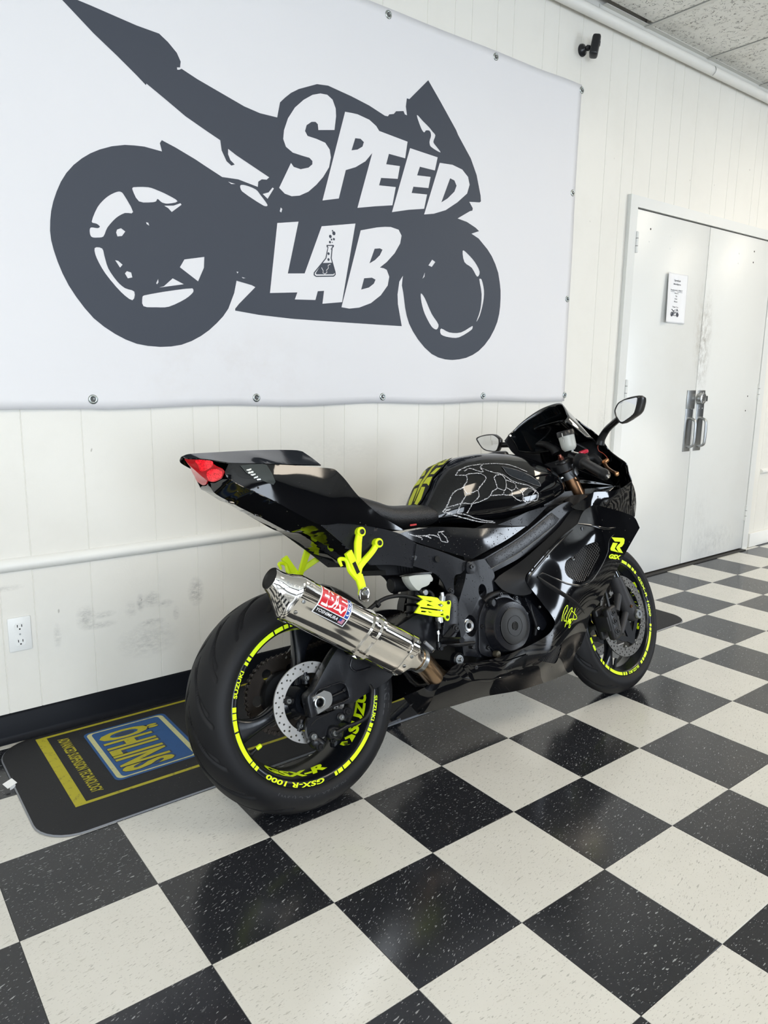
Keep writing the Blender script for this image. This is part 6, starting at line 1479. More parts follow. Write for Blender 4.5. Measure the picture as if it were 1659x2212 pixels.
und = panel('undertail', [(-0.1598,-0.1,0.9377,'c'),(-0.1148,-0.11,0.9079),(-0.0489,-0.118,0.8698),(0.0162,-0.122,0.8275),(0.0829,-0.126,0.788,'c'),(0.1404,-0.12,0.7427),(0.1797,-0.105,0.7062),(0.2682,-0.07,0.6517,'c'),(0.1881,-0.03,0.6965),(0.1402,-0.016,0.7378),(0.088,-0.01,0.7741),(0.0517,-0.006,0.782),(-0.0183,-0.004,0.8246),(-0.0906,-0.003,0.8668),(-0.1587,-0.002,0.9115),(-0.1698,-0.002,0.9323),(-0.1721,-0.004,0.9405,'c'),(-0.1689,-0.036,0.9371),(-0.1642,-0.074,0.9409)], GLOSS, bike, ctrl=[(-0.0469,-0.07,0.8471),(-0.1137,-0.062,0.8871),(0.0549,-0.085,0.7933)], mirror=True)
# ---- rider seat
SEATM = newmat('seat_vinyl')[0]
def seat_mat():
    g = G(SEATM); tc = g.n('ShaderNodeTexCoord').outputs['Object']
    v = g.n('ShaderNodeTexVoronoi'); g.l(tc, v.inputs['Vector']); v.inputs['Scale'].default_value = 330
    g.b.inputs['Base Color'].default_value = (.011, .011, .012, 1); g.b.inputs['Roughness'].default_value = .42
    g.bump(v.outputs['Distance'], .35, .003)
seat_mat()
sx = [.20, .25, .30, .35, .43, .49, .525, .552]; st_ = [.892, .868, .848, .828, .822, .816, .805, .785]; sb_ = [.81, .79, .765, .750, .742, .742, .745, .750]; sw_ = [.095, .112, .126, .134, .134, .122, .104, .066]
secs = []
for x in np.linspace(.20, .545, 26):
    zt, zb, w = float(smooth1(sx, st_, x)), float(smooth1(sx, sb_, x)), float(smooth1(sx, sw_, x))
    ring = []
    for a in np.linspace(0, 2*math.pi, 40, endpoint=False):
        c, s = math.cos(a), math.sin(a); p_ = 2.6
        ring.append((x, w*math.copysign(abs(c)**(2/p_), c), (zt + zb)/2 + (zt - zb)/2*math.copysign(abs(s)**(2/p_), s) - .010*(abs(c) < .5)*math.cos(c*math.pi)*(s > 0)))
    secs.append(ring)
seat = mesh('rider_seat', *loft(secs), SEATM, bike, angle=60); tag(seat, 'black textured rider seat')
mesh('seat_tag', *box(.388, .412, -.1335, -.1315, .752, .757), mat('tag_red', (.4, .02, .02), .5), seat, smooth=False)

# ---- main side fairing, belly included
vent = [(q_[0], q_[1]) for q_ in outline(xz([(0.9579,-0.2,0.5667),(1.0131,-0.2,0.5813),(1.0644,-0.2,0.6037),(1.1375,-0.2,0.6083),(1.1439,-0.2,0.5687),(1.103,-0.2,0.5199),(1.0496,-0.2,0.4829),(1.0069,-0.2,0.4863),(0.9533,-0.2,0.512),(0.9407,-0.2,0.5386)]), 3)]
lvent = [(q_[0], q_[1]) for q_ in outline(xz([(0.7776,-0.2,0.2677,'c'),(0.8386,-0.2,0.2842),(0.8815,-0.2,0.2967),(0.896,-0.2,0.2967),(0.9007,-0.2,0.2821),(0.8961,-0.2,0.2401),(0.8855,-0.2,0.2317),(0.8373,-0.2,0.2464)]), 3)]
fair = panel('side_fairing', [(0.2895,-0.12,0.2574,'c'),(0.319,-0.14,0.2676),(0.3703,-0.16,0.2823),(0.4072,-0.175,0.2987),(0.4418,-0.186,0.3224),(0.4781,-0.195,0.3222),(0.5306,-0.2,0.3155),(0.6434,-0.207,0.3149),(0.7611,-0.212,0.3279),(0.8308,-0.215,0.3459),(0.8626,-0.215,0.3718),(0.8525,-0.215,0.3996),(0.8325,-0.214,0.4274),(0.7998,-0.212,0.4723),(0.7808,-0.212,0.4964),(0.7642,-0.21,0.5215),(0.7653,-0.21,0.5379),(0.7831,-0.21,0.5533),(0.9405,-0.205,0.6387),(1.0564,-0.198,0.6817,'c'),(1.1027,-0.195,0.7227),(1.1545,-0.198,0.7372,'c'),(1.236,-0.19,0.7221),(1.3349,-0.18,0.6981),(1.4215,-0.165,0.6698),(1.4437,-0.165,0.6285,'c'),(1.3551,-0.18,0.5766),(1.2871,-0.186,0.5284),(1.2259,-0.19,0.4794),(1.1228,-0.19,0.3947),(1.0804,-0.185,0.3661),(1.0649,-0.165,0.3049),(1.0554,-0.142,0.2566),(1.0407,-0.125,0.2307),(1.0329,-0.116,0.2006),(1.0285,-0.11,0.1683,'c'),(0.928,-0.122,0.1662),(0.8436,-0.128,0.1674),(0.7371,-0.132,0.1713),(0.5816,-0.132,0.1878),(0.4689,-0.122,0.1869),(0.3503,-0.1,0.1872,'c')],
   GLOSS, bike, ctrl=[(0.9304,-0.217,0.5411),(0.9573,-0.214,0.4277),(0.9664,-0.205,0.3632),(0.6139,-0.19,0.2504),(0.4554,-0.176,0.2572),(0.8421,-0.196,0.2633),(1.1423,-0.208,0.6422),(1.1445,-0.207,0.5271),(0.3691,-0.145,0.2355)], holes=[vent, lvent], mirror=False, key='fair', grid=.013)
panel('side_fairing', [(0.2895,-0.12,0.2574,'c'),(0.3703,-0.16,0.2823),(0.4418,-0.186,0.3224),(0.5306,-0.2,0.3155),(0.6434,-0.207,0.3149),(0.7611,-0.212,0.3279),(0.8626,-0.215,0.3718),(0.8325,-0.214,0.4274),(0.7808,-0.212,0.4964),(0.7653,-0.21,0.5379),(0.9405,-0.205,0.6387),(1.0564,-0.198,0.6817,'c'),(1.1545,-0.198,0.7372,'c'),(1.3349,-0.18,0.6981),(1.4437,-0.165,0.6285,'c'),(1.2871,-0.186,0.5284),(1.1228,-0.19,0.3947),(1.0649,-0.165,0.3049),(1.0407,-0.125,0.2307),(1.0285,-0.11,0.1683,'c'),(0.8436,-0.128,0.1674),(0.5816,-0.132,0.1878),(0.3503,-0.1,0.1872,'c')], GLOSS, bike, ctrl=[(0.9304,-0.217,0.5411),(0.9573,-0.214,0.4277),(0.6139,-0.19,0.2504),(0.8421,-0.196,0.2633),(1.1423,-0.208,0.6422)], key='fairL', grid=.02, thick=0).data.transform(Matrix.Scale(-1, 4, (0, 1, 0)))
fs = SURF['fair'][0]
def fpt(x, z, lift): return (x, float(fs([(x, z)])[0]) - lift, z)
# recess behind each vent and the nets stretched over them
def recess(lp, depth, m):
    n = len(lp); V = [fpt(x, z, -.001) for x, z in lp] + [fpt(x, z, -depth) for x, z in lp]
    mesh('vent_duct', V, [(i, (i+1) % n, n + (i+1) % n, n + i) for i in range(n)] + [tuple(range(n, 2*n))], m, fair)
recess(vent, .035, MATTE); recess(lvent, .02, MATTE)
NET = mat('net_wire', (.22, .22, .23), .3, .9)
a = np.array(vent); lo, hi = a.min(0), a.max(0)
def clip_line(P, lp):
    out, cur = [], []
    for q_ in P:
        if inside(q_, lp): cur.append(q_)
        else:
            if len(cur) > 1: out.append(cur)
            cur = []
    if len(cur) > 1: out.append(cur)
    return out
VF = []
cellw = .0125; cellh = .0062
nrow = int((hi[1]-lo[1])/cellh) + 2; ncol = int((hi[0]-lo[0])/cellw) + 2
def bow(x, z): return .004 + .010*math.sin(math.pi*min(1, max(0, (x-lo[0])/(hi[0]-lo[0]))))
for r in range(nrow):
    P = [(lo[0] + k*cellw/4, lo[1] + r*cellh + (cellh*.42)*(1 if (k//2 + r) % 2 else -1)*(.5 if k % 2 else 1)) for k in range(ncol*4)]
    for L in clip_line(P, vent): VF.append(tube([fpt(x, z, -bow(x, z)) for x, z in L], .0008, 4, 1, smooth=False))
mesh('vent_net', *join(*VF), NET, fair)
a = np.array(lvent); lo2, hi2 = a.min(0), a.max(0)
for k in range(12):
    x0 = lo2[0] + (hi2[0]-lo2[0])*k/11
    P = [(x0 + t*.055 - .02, lo2[1] + t*.075) for t in np.linspace(0, 1, 60)]
    for L in clip_line(P, lvent): mesh('vent_slat', *tube([fpt(x, z, -.004) for x, z in (L[0], L[-1])], .0019, 6, 2), SATIN, fair)
q_ = [(1.0165,-0.205,0.5687)][0]; mesh('vent_bolt', *lathe((q_[0], q_[1] + .012, q_[2]), YD, [(.004, .002), (.0045, .0045), (.0072, .004), (.0085, 0)], 24), ALUM, fair)
mesh('vent_mount', *tube([(q_[0], q_[1] + .014, q_[2]), (q_[0] + .03, q_[1] + .03, q_[2] + .03)], [.011, .015], 10, 2), MATTE, fair)
# sculpted fins and edge lips
def fin(name, L, w, h, m=GLOSS):
    P = catmull([(q_[0], q_[2]) for q_ in L], False, 8); n = len(P); secs = []
    for i in range(n):
        t = P[min(i+1, n-1)] - P[max(i-1, 0)]; t /= np.linalg.norm(t); nn = np.array([-t[1], t[0]])
        k = math.sin(math.pi*min(1, .08 + .92*i/(n-1)))**.5
        sec = []
        for s, hh in ((-1, 0), (-.6, .7), (0, 1), (.6, .7), (1, 0)):
            q2 = P[i] + nn*w*k*s; sec.append(fpt(q2[0], q2[1], hh*h*k - .0005))
        secs.append(sec)
    return mesh(name, *loft(secs, caps=False, closed=False), m, fair)
fin('fairing_fin', [(0.8143,-0.21,0.5333),(0.8469,-0.21,0.5073),(0.9129,-0.21,0.4627),(0.98,-0.2,0.419),(1.0386,-0.19,0.3711)], .008, .008, MATTE)
fin('fairing_lip', [(0.8196,-0.21,0.5389),(0.8413,-0.21,0.5408),(0.8862,-0.21,0.5184),(0.9375,-0.205,0.4934),(0.9987,-0.205,0.4752),(1.0474,-0.2,0.4721),(1.0877,-0.2,0.4861),(1.1434,-0.195,0.5234),(1.1911,-0.19,0.5677),(1.2102,-0.19,0.607),(1.2652,-0.185,0.6289)], .0040, .0022)
fin('fairing_lip', [(1.0604,-0.2,0.6826),(1.1322,-0.2,0.6658),(1.2056,-0.195,0.6489),(1.2771,-0.19,0.6461)], .005, .002)
fin('fairing_lip', [(0.769,-0.212,0.5193),(0.7843,-0.21,0.542),(0.8357,-0.21,0.5745),(0.9225,-0.207,0.621),(1.0377,-0.2,0.6694)], .006, .0035)
fin('fairing_lip', [(0.4755,-0.19,0.2774),(0.57,-0.185,0.2494),(0.6471,-0.19,0.2443),(0.7106,-0.197,0.2551),(0.7772,-0.2,0.2657)], .005, .0028)
# lower cover section with bolt near the exhaust
lc = decal('lower_cover', [xz([(0.4685,-0.19,0.3118),(0.4894,-0.195,0.3225),(0.5771,-0.198,0.3063),(0.6366,-0.2,0.2959),(0.7275,-0.205,0.2984),(0.7241,-0.2,0.2535),(0.6634,-0.19,0.2428),(0.5794,-0.185,0.2518),(0.5042,-0.18,0.261)])], 'fair', GLOSS, fair, lift=.004)
hexhole_bolt('bolt', fpt(*[(z_[0], z_[2]) for z_ in [(0.5144,-0.197,0.3023)]][0], .004), YD, .006, .002, BOLTB, fair)
hexhole_bolt('bolt', fpt(*[(z_[0], z_[2]) for z_ in [(1.0743,-0.198,0.663)]][0], -.0005), YD, .008, .002, BOLTB, fair)
# decals
def dec(L): return xz(L)
rl = decal('r_emblem', [dec([(1.2251,-0.19,0.6154),(1.309,-0.19,0.6037),(1.3143,-0.19,0.5969),(1.3069,-0.19,0.5835),(1.2883,-0.19,0.574),(1.2732,-0.19,0.5731),(1.2929,-0.19,0.5503),(1.2629,-0.19,0.5565),(1.2471,-0.19,0.5754),(1.2636,-0.19,0.5837),(1.2778,-0.19,0.5876),(1.2812,-0.19,0.5928),(1.2433,-0.19,0.5983)])], 'fair', FLUO2, fair, lift=.0016)
decal('r_emblem', [dec([(1.2296,-0.19,0.5958),(1.262,-0.19,0.59),(1.2364,-0.19,0.573),(1.2627,-0.19,0.5556),(1.2081,-0.19,0.5701),(1.2067,-0.19,0.5768)])], 'fair', FLUO2, fair, lift=.0016)
g0, g1, g2 = [(1.1882,-0.19,0.544),(1.268,-0.19,0.5286),(1.1986,-0.19,0.5593)]
def gsx(s, t): 
    x = g0[0] + (g1[0] - g0[0])*s + (g2[0] - g0[0])*t; z = g0[2] + (g1[2] - g0[2])*s + (g2[2] - g0[2])*t
    return fpt(x, z, .0016)
text_obj('fairing_lettering', 'GSX', gsx, 1, 1, FLUO2, fair, .06, .12, 1.0, sub=8)
sg = [[(0.8954,-0.2,0.3739),(0.9025,-0.2,0.3928),(0.9139,-0.2,0.4087),(0.926,-0.2,0.419),(0.9326,-0.2,0.419),(0.9307,-0.2,0.4092),(0.9182,-0.2,0.3967),(0.9089,-0.2,0.3871),(0.9083,-0.2,0.3726),(0.9166,-0.2,0.3722),(0.924,-0.2,0.3844)], [(0.9157,-0.2,0.3679),(0.9261,-0.2,0.3863),(0.9388,-0.2,0.3999),(0.9488,-0.2,0.4076),(0.9555,-0.2,0.4072),(0.9523,-0.2,0.3998),(0.9394,-0.2,0.3862),(0.9303,-0.2,0.3742)],
      [(0.9518,-0.2,0.3976),(0.9636,-0.2,0.3887),(0.978,-0.2,0.3758),(0.9815,-0.2,0.3677),(0.9725,-0.2,0.3654),(0.953,-0.2,0.3701),(0.9333,-0.2,0.3726)], [(0.9724,-0.2,0.4035),(0.9648,-0.2,0.3862),(0.955,-0.2,0.363)], [(0.923,-0.2,0.3711),(0.9106,-0.2,0.3509)], [(0.9335,-0.2,0.3737),(0.922,-0.2,0.3577),(0.9322,-0.2,0.3671),(0.9382,-0.2,0.3717),(0.9319,-0.2,0.357),(0.9424,-0.2,0.3675),(0.9465,-0.2,0.3713),(0.9386,-0.2,0.3569),(0.9484,-0.2,0.3641)], [(0.9475,-0.2,0.3598),(0.9379,-0.2,0.3536),(0.9331,-0.2,0.3466),(0.9392,-0.2,0.3437),(0.9451,-0.2,0.3512)]]
strokes('signature_decal', sg, 'fair', .0028, fair, FLUO2)
# ---- inner panel beside the frame, air duct
panel('inner_panel', [(0.6669,-0.165,0.5428,'c'),(0.691,-0.168,0.5569),(0.7937,-0.172,0.5904),(0.9831,-0.172,0.6749),(1.0701,-0.166,0.7265),(1.0987,-0.17,0.7299),(1.1075,-0.188,0.7244,'c'),(1.0669,-0.196,0.6876),(0.892,-0.203,0.6047),(0.7768,-0.206,0.5515),(0.761,-0.208,0.5299),(0.7852,-0.205,0.4863),(0.7337,-0.195,0.4867),(0.687,-0.18,0.51)], MATTE, bike, mirror=True, thick=.003)
duct = [(1.0849,-0.13,0.7702),(1.1152,-0.14,0.7829),(1.2099,-0.16,0.7817),(1.161,-0.165,0.7621),(1.081,-0.165,0.7421),(1.0872,-0.14,0.758)]
mesh('air_duct', *loft([[(x, y, z) for x, y, z in duct], [(x + .01, y + .05, z - .03) for x, y, z in duct]]), mat('duct_brown_black', (.012, .010, .010), .25, coat=.5), bike)
upper = panel('upper_fairing_side', [(1.06,-0.18,0.7413,'c'),(1.1158,-0.192,0.7654),(1.1629,-0.2,0.7833),(1.2369,-0.203,0.7805),(1.3197,-0.2,0.7863),(1.4031,-0.186,0.8074,'c'),(1.4384,-0.168,0.7845),(1.4741,-0.145,0.7511),(1.4945,-0.125,0.7082),(1.4562,-0.14,0.6704,'c'),(1.3446,-0.172,0.6965),(1.2345,-0.19,0.7235),(1.153,-0.199,0.74,'c'),(1.1038,-0.195,0.7249,'c'),(1.0774,-0.188,0.7303)], GLOSS, bike, ctrl=[(1.2483,-0.2,0.7508),(1.3696,-0.178,0.7471)], mirror=True, key='upper')
# ---- nose shell: rim curve behind, tip in front
rim = [(1.255, 0, 1.075)] + [(x, y, z) for x, y, z in [(1.2333,-0.1,1.0666),(1.2522,-0.125,1.0346),(1.2779,-0.142,1.0067),(1.304,-0.155,0.9735),(1.3252,-0.165,0.9318),(1.3565,-0.17,0.9063),(1.3977,-0.178,0.8749),(1.3983,-0.182,0.8418),(1.4059,-0.184,0.8075)]] + [(1.42, -.15, .70), (1.43, -.07, .66), (1.43, 0, .65)]
rim[0] = (rim[1][0] + .05, 0, rim[1][2] + .012)
rimc = catmull(rim, False, 4)
tip = np.array([1.55, 0, .80])
secs = []
for t in np.linspace(0, 1, 22):
    ring = []
    for q_ in rimc:
        q_ = np.array(q_); k = t
        p_ = q_*(1 - k) + tip*k
        bul = math.sin(math.pi*min(1, k))*.5
        p_[1] = q_[1]*(1 - k**.85)                       # stays wide, then closes round the nose
        p_[2] = q_[2] + (tip[2] - q_[2])*(k**1.35)
        p_[0] = q_[0] + (tip[0] - q_[0])*k
        ring.append(tuple(p_))
    secs.append(ring)
V, F = loft(secs, caps=False, closed=False)
nose = mesh('nose_fairing', V, F, GLOSS, bike, angle=60); md = nose.modifiers.new('thickness', 'SOLIDIFY'); md.thickness = .003; md.offset = 0
V2, F2 = loft([[(x, -y, z) for x, y, z in r] for r in secs], caps=False, closed=False)
nose2 = mesh('nose_fairing', V2, F2, GLOSS, bike, angle=60); md = nose2.modifiers.new('thickness', 'SOLIDIFY'); md.thickness = .003; md.offset = 0
mesh('rim_edge', *tube(rimc[4:-6], .0022, 6, 1, smooth=False), GLOSS, nose)
mesh('headlight', *lathe((1.485, 0, .80), (1, 0, -.15), [(0, .062), (.04, .055), (.065, .03), (.07, 0)], 32), mat('headlight_glass', (.3, .32, .34), .05, coat=1), bike)
blob('instrument_cluster', (1.36, 0, .94), .03, .10, .045, MATTE, bike, .5, .8)
# ---- smoked windscreen
SCR = mat('smoked_screen', (.003, .004, .005), .05, coat=1.0, alpha=1.0)
SC0 = [np.array(q_) for q_ in ((1.128, .145, 1.051), (1.155, .138, 1.068), (1.172, .120, 1.087), (1.200, .090, 1.112), (1.232, .050, 1.134), (1.250, 0, 1.142))]
top = SC0 + [np.array((q_[0], -q_[1], q_[2])) for q_ in SC0[:-1][::-1]]
SB = [np.array(q_) for q_ in ((1.20, .172, .985), (1.24, .165, .978), (1.28, .148, .972), (1.33, .110, .970), (1.375, .06, .970), (1.39, 0, .970))]
bot = SB + [np.array((q_[0], -q_[1], q_[2])) for q_ in SB[:-1][::-1]]
top = catmull(top, False, 6); bot = catmull(bot, False, 6)
secs = [[tuple(a_*(1 - t) + b_*t + np.array([.004, 0, .002])*math.sin(math.pi*t)) for a_, b_ in zip(top, bot)] for t in np.linspace(0, 1, 14)]
screen = mesh('windscreen', *loft(secs, caps=False, closed=False), SCR, bike, angle=70); tag(screen, 'dark smoked windscreen')
md = screen.modifiers.new('thickness', 'SOLIDIFY'); md.thickness = .003
# lower front body sides closing the cockpit on the far side
fc = [[(1.128, .142, 1.050), (1.20, .165, 1.01), (1.30, .165, .985), (1.44, .11, .985)], [(1.112, .152, 1.030), (1.20, .172, .985), (1.30, .172, .96), (1.44, .12, .95)],
      [(1.155, .166, .990), (1.22, .178, .955), (1.32, .182, .92), (1.44, .15, .90)], [(1.22, .176, .945), (1.28, .185, .90), (1.36, .188, .86), (1.46, .16, .84)], [(1.30, .182, .86), (1.34, .188, .83), (1.40, .188, .80), (1.48, .16, .78)]]
V, F = loft([[tuple(q_) for q_ in catmull(r, False, 6)] for r in fc], caps=False, closed=False)
fcw = mesh('far_cowl', V, F, MATTE, bike, angle=70); md = fcw.modifiers.new('thickness', 'SOLIDIFY'); md.thickness = .003
for s in (-1, 1):
    mesh('screen_bolt', *cyl((1.138, s*.143, 1.047), (-.4, -s, .2), .0045, .004, 14, .001), ALUM, screen)
# ---- mirrors
MIRG = mat('mirror_glass', (.82, .83, .84), .012, 1.0)
def mirror(side):
    GL = [(1.195,-0.3109,1.0551),(1.195,-0.3268,1.074),(1.195,-0.3471,1.0807),(1.195,-0.37,1.0833),(1.2,-0.397,1.0824),(1.2,-0.4039,1.0767),(1.2,-0.3981,1.0588),(1.2,-0.3866,1.0361),(1.2,-0.377,1.0247),(1.197,-0.3548,1.0148),(1.195,-0.328,1.0073),(1.195,-0.3141,1.0275),(1.195,-0.3102,1.0412)]
    f = (lambda v: tuple(v)) if side < 0 else (lambda v: (v[0], .408 - (.408 + v[1])*1.45, v[2]))
    lp = [np.array(q_) for q_ in outline(GL, 4)]; c = sum(lp)/len(lp); n = len(lp)
    V = [f(c + (q_ - c)*.94 + np.array([.0015, 0, 0])) for q_ in lp]
    root = empty('mirror', parent=bike); root['label'] = 'black mirror on a slim stalk'
    mesh('mirror_glass', V, [tuple(range(n))], MIRG, root, smooth=False)
    secs = [[c + (q_ - c)*k + np.array([dx, -.010*dx/.05, 0]) for q_ in lp] for dx, k in ((.004, .93), (-.001, .97), (0, 1.04), (.008, 1.10), (.022, 1.08), (.040, .92), (.054, .66), (.062, .3), (.063, .02))]
    V, F = loft(secs, caps=False); mesh('mirror_housing', [f(v) for v in V], F, BOLTB, root)
    P = [(1.2719,-0.165,0.9808),(1.2843,-0.17,0.9763),(1.2787,-0.205,1.0043),(1.2804,-0.235,1.03)]
    P = [np.array(P[1]) + np.array([-.0, .01, -.02]), np.array(P[1]), np.array(P[2]), np.array((1.215, -.318, 1.030))]
    V, F = tube([tuple(p_) for p_ in P], [.016, .0145, .0125, .011], 14, 6); mesh('mirror_stalk', [f(v) for v in V], F, BOLTB, root)
mirror(-1); mirror(1)

# ================================================================== front end (turns with the handlebar)
ca, sa = math.cos(RAKE), math.sin(RAKE)
def fork(side):
    y = side*.105
    ax_p = np.array([FCX - .012, y, FCZ + .02]); up = np.array([-sa, 0, ca])
    top = ax_p + up*((.905 - ax_p[2])/ca)
    root = empty('fork_leg', parent=bike); steered(root); root['label'] = 'upside-down fork leg with bronze outer tube'
    t0 = ax_p + up*.37; 
    mesh('outer_tube', *lathe(t0, up, [(.0265, 0), (.0285, .004), (.0285, .05), (.0272, .06), (.0265, .10), (.0265, float((top - t0) @ up))], 36), GOLDF, root)
    mesh('inner_tube', *lathe(ax_p + up*.12, up, [(.0215, 0), (.0215, .26)], 32), mat('fork_inner', (.10, .105, .11), .12, 1.0), root)
    mesh('dust_seal', *lathe(t0, up, [(.0215, -.012), (.025, -.010), (.0285, -.004), (.0285, .002)], 32), HOSE, root)
    mesh('axle_clamp', *join(loft([[tuple(ax_p + up*h + np.array([math.cos(a_)*rx, math.sin(a_)*ry, 0])) for a_ in np.linspace(0, 2*math.pi, 24, endpoint=False)] for h, rx, ry in ((-.045, .018, .016), (-.03, .030, .022), (0, .036, .024), (.04, .033, .026), (.09, .030, .027), (.13, .0285, .028), (.150, .0262, .0262))]),
          tube([tuple(ax_p + up*.10), tuple(ax_p + np.array([-.085, -side*.0, .015]))], [.016, .012], 10, 3), tube([tuple(ax_p + up*.02), tuple(ax_p + np.array([-.085, 0, -.07]))], [.014, .012], 10, 3)), mat('fork_cast_grey', (.022, .022, .024), .5, bump=(200, .1, .001)), root, angle=60)
    mesh('fork_cap', *lathe(top, up, [(.027, -.004), (.027, .004), (.0255, .006), (.0245, .0055), (.013, .005), (.013, .009), (0, .009)], 28), BOLTB, root)
    if side < 0:
        mesh('preload_nut', *join(cyl(top + up*.008, up, .0105, .010, 6), cyl(top + up*.018, up, .006, .010, 12)), mat('nut_copper', (.45, .18, .13), .3, 1.0), root)
        mesh('axle_bolt', *lathe(ax_p + np.array([.012, -.024, -.016]), YD, [(0, .004), (.007, .004), (.0075, .010), (.0165, .010), (.0185, .006), (.0185, 0)], 30), STEELB, root)
        hexhole_bolt('pinch_bolt', ax_p + np.array([-.02, -.022, .02]), YD, .006, .006, GOLDF, root)
    # caliper
    cal_ = empty('front_caliper', parent=bike); steered(cal_)
    cp = ax_p + np.array([-.135, -side*.012, -.02])
    o1 = blob('caliper_body', tuple(cp + np.array([0, side*.018, 0])), .030, .016, .062, CASTC, cal_, -.18, .7)
    o2 = blob('caliper_body', tuple(cp + np.array([0, -side*.028, 0])), .030, .012, .060, CASTC, cal_, -.18, .7)
    blob('caliper_bridge', tuple(cp + np.array([-.024, -side*.004, 0])), .010, .030, .030, CASTC, cal_, -.18, .5)
    for dz, dx in ((.038, -.006), (.006, -.004), (-.032, .002)):
        p_ = cp + np.array([dx - .004, side*.033, dz])
        mesh('piston_boss', *cyl(p_ + np.array([0, -side*.004, 0]), (0, side, 0), .013, .008, 20, .002), CASTC, cal_); hexhole_bolt('bolt', p_ + np.array([0, side*.004, 0]), (0, side, 0), .007, .004, BOLTB, cal_)
    mesh('bleed_fitting', *tube([tuple(cp + np.array([-.006, side*.02, .055])), tuple(cp + np.array([-.012, side*.02, .11]))], .006, 10, 2), BOLTB, cal_)
    mesh('brake_line', *tube([tuple(cp + np.array([-.012, side*.02, .10])), tuple(cp + np.array([-.02, side*.02, .20])), (1.20, side*.09, .62), (1.13, side*.07, .80)], .005, 10, 6), HOSE, cal_)
    if side < 0:
        text_obj('caliper_lettering', 'TOKICO', lambda s, t: tuple(cp + np.array([.021 - t, -.0355, -.035 + s])), .055, .008, mat('caliper_letters', (.15, .15, .15), .5), cal_, .0)
CASTC = mat('caliper_black', (.012, .012, .013), .42, bump=(200, .1, .001))
fork(-1); fork(1)
# triple clamp
tc_ = np.array([1.155, 0, .89])
TC = empty('triple_clamp', parent=bike); steered(TC)
up = np.array([-sa, 0, ca]); fw = np.array([ca, 0, sa])
def clamp_pt(a_, y, h, base): return tuple(base + fw*a_ + np.array([0, y, 0]) + up*h)
topc = np.array([FCX - .012, 0, FCZ + .02]) + up*((.893 - FCZ - .02)/ca)
lp = [(-.036, -.075), (-.042, -.105), (-.02, -.142), (.02, -.142), (.042, -.105), (.03, -.07), (.02, 0), (.03, .07), (.042, .105), (.02, .142), (-.02, .142), (-.042, .105), (-.036, .075), (-.06, .03), (-.06, -.03)]
V, F = prism([[(q_[0], q_[1]) for q_ in catmull(lp, True, 4)]], lambda a_, b_, t: clamp_pt(a_*1.08, b_, -.016 + .028*t, topc)); mesh('upper_clamp', V, F, BOLTB, TC, angle=30)
lowc = topc - up*.20
V, F = prism([[(q_[0], q_[1]) for q_ in catmull(lp, True, 4)]], lambda a_, b_, t: clamp_pt(a_, b_, -.018 + .034*t, lowc)); mesh('lower_clamp', V, F, CAST, TC, angle=30)
mesh('stem_nut', *lathe(clamp_pt(-.035, 0, .012, topc), up, [(.022, 0), (.022, .010), (.016, .013), (0, .013)], 24), STEELB, TC)
mesh('clip_on_clamp', *lathe(clamp_pt(0, -.105, -.052, topc), up, [(.0275, 0), (.036, .001), (.036, .030), (.0275, .031)], 32), mat('clamp_grey', (.13, .135, .14), .35, 1.0), TC)
mesh('clip_on_clamp', *lathe(clamp_pt(0, .105, -.052, topc), up, [(.0275, 0), (.036, .001), (.036, .030), (.0275, .031)], 32), mat('clamp_grey', (.13, .135, .14), .35, 1.0), TC)
mesh('lock_lug', *tube([clamp_pt(-.028, -.105, -.036, topc), clamp_pt(-.046, -.085, -.036, topc)], .007, 10, 2), STEELB, TC)
mesh('key_tag', *tube([clamp_pt(-.055, -.0, .014, topc), clamp_pt(-.06, -.0, .04, topc), clamp_pt(-.10, -.02, .035, topc), clamp_pt(-.12, -.03, .02, topc)], [.004, .009, .007, .005], 8, 5), mat('key_brass', (.35, .33, .26), .4, .9), TC)
mesh('ignition_lock', *cyl(clamp_pt(-.055, 0, .01, topc), up, .018, .02, 24, .002), BOLTB, TC)
mesh('handlebar_stop', *tube([clamp_pt(-.03, -.06, .015, topc), clamp_pt(-.05, -.02, .018, topc)], .004, 8, 2), mat('red_anodised', (.35, .02, .02), .3, 1), TC)
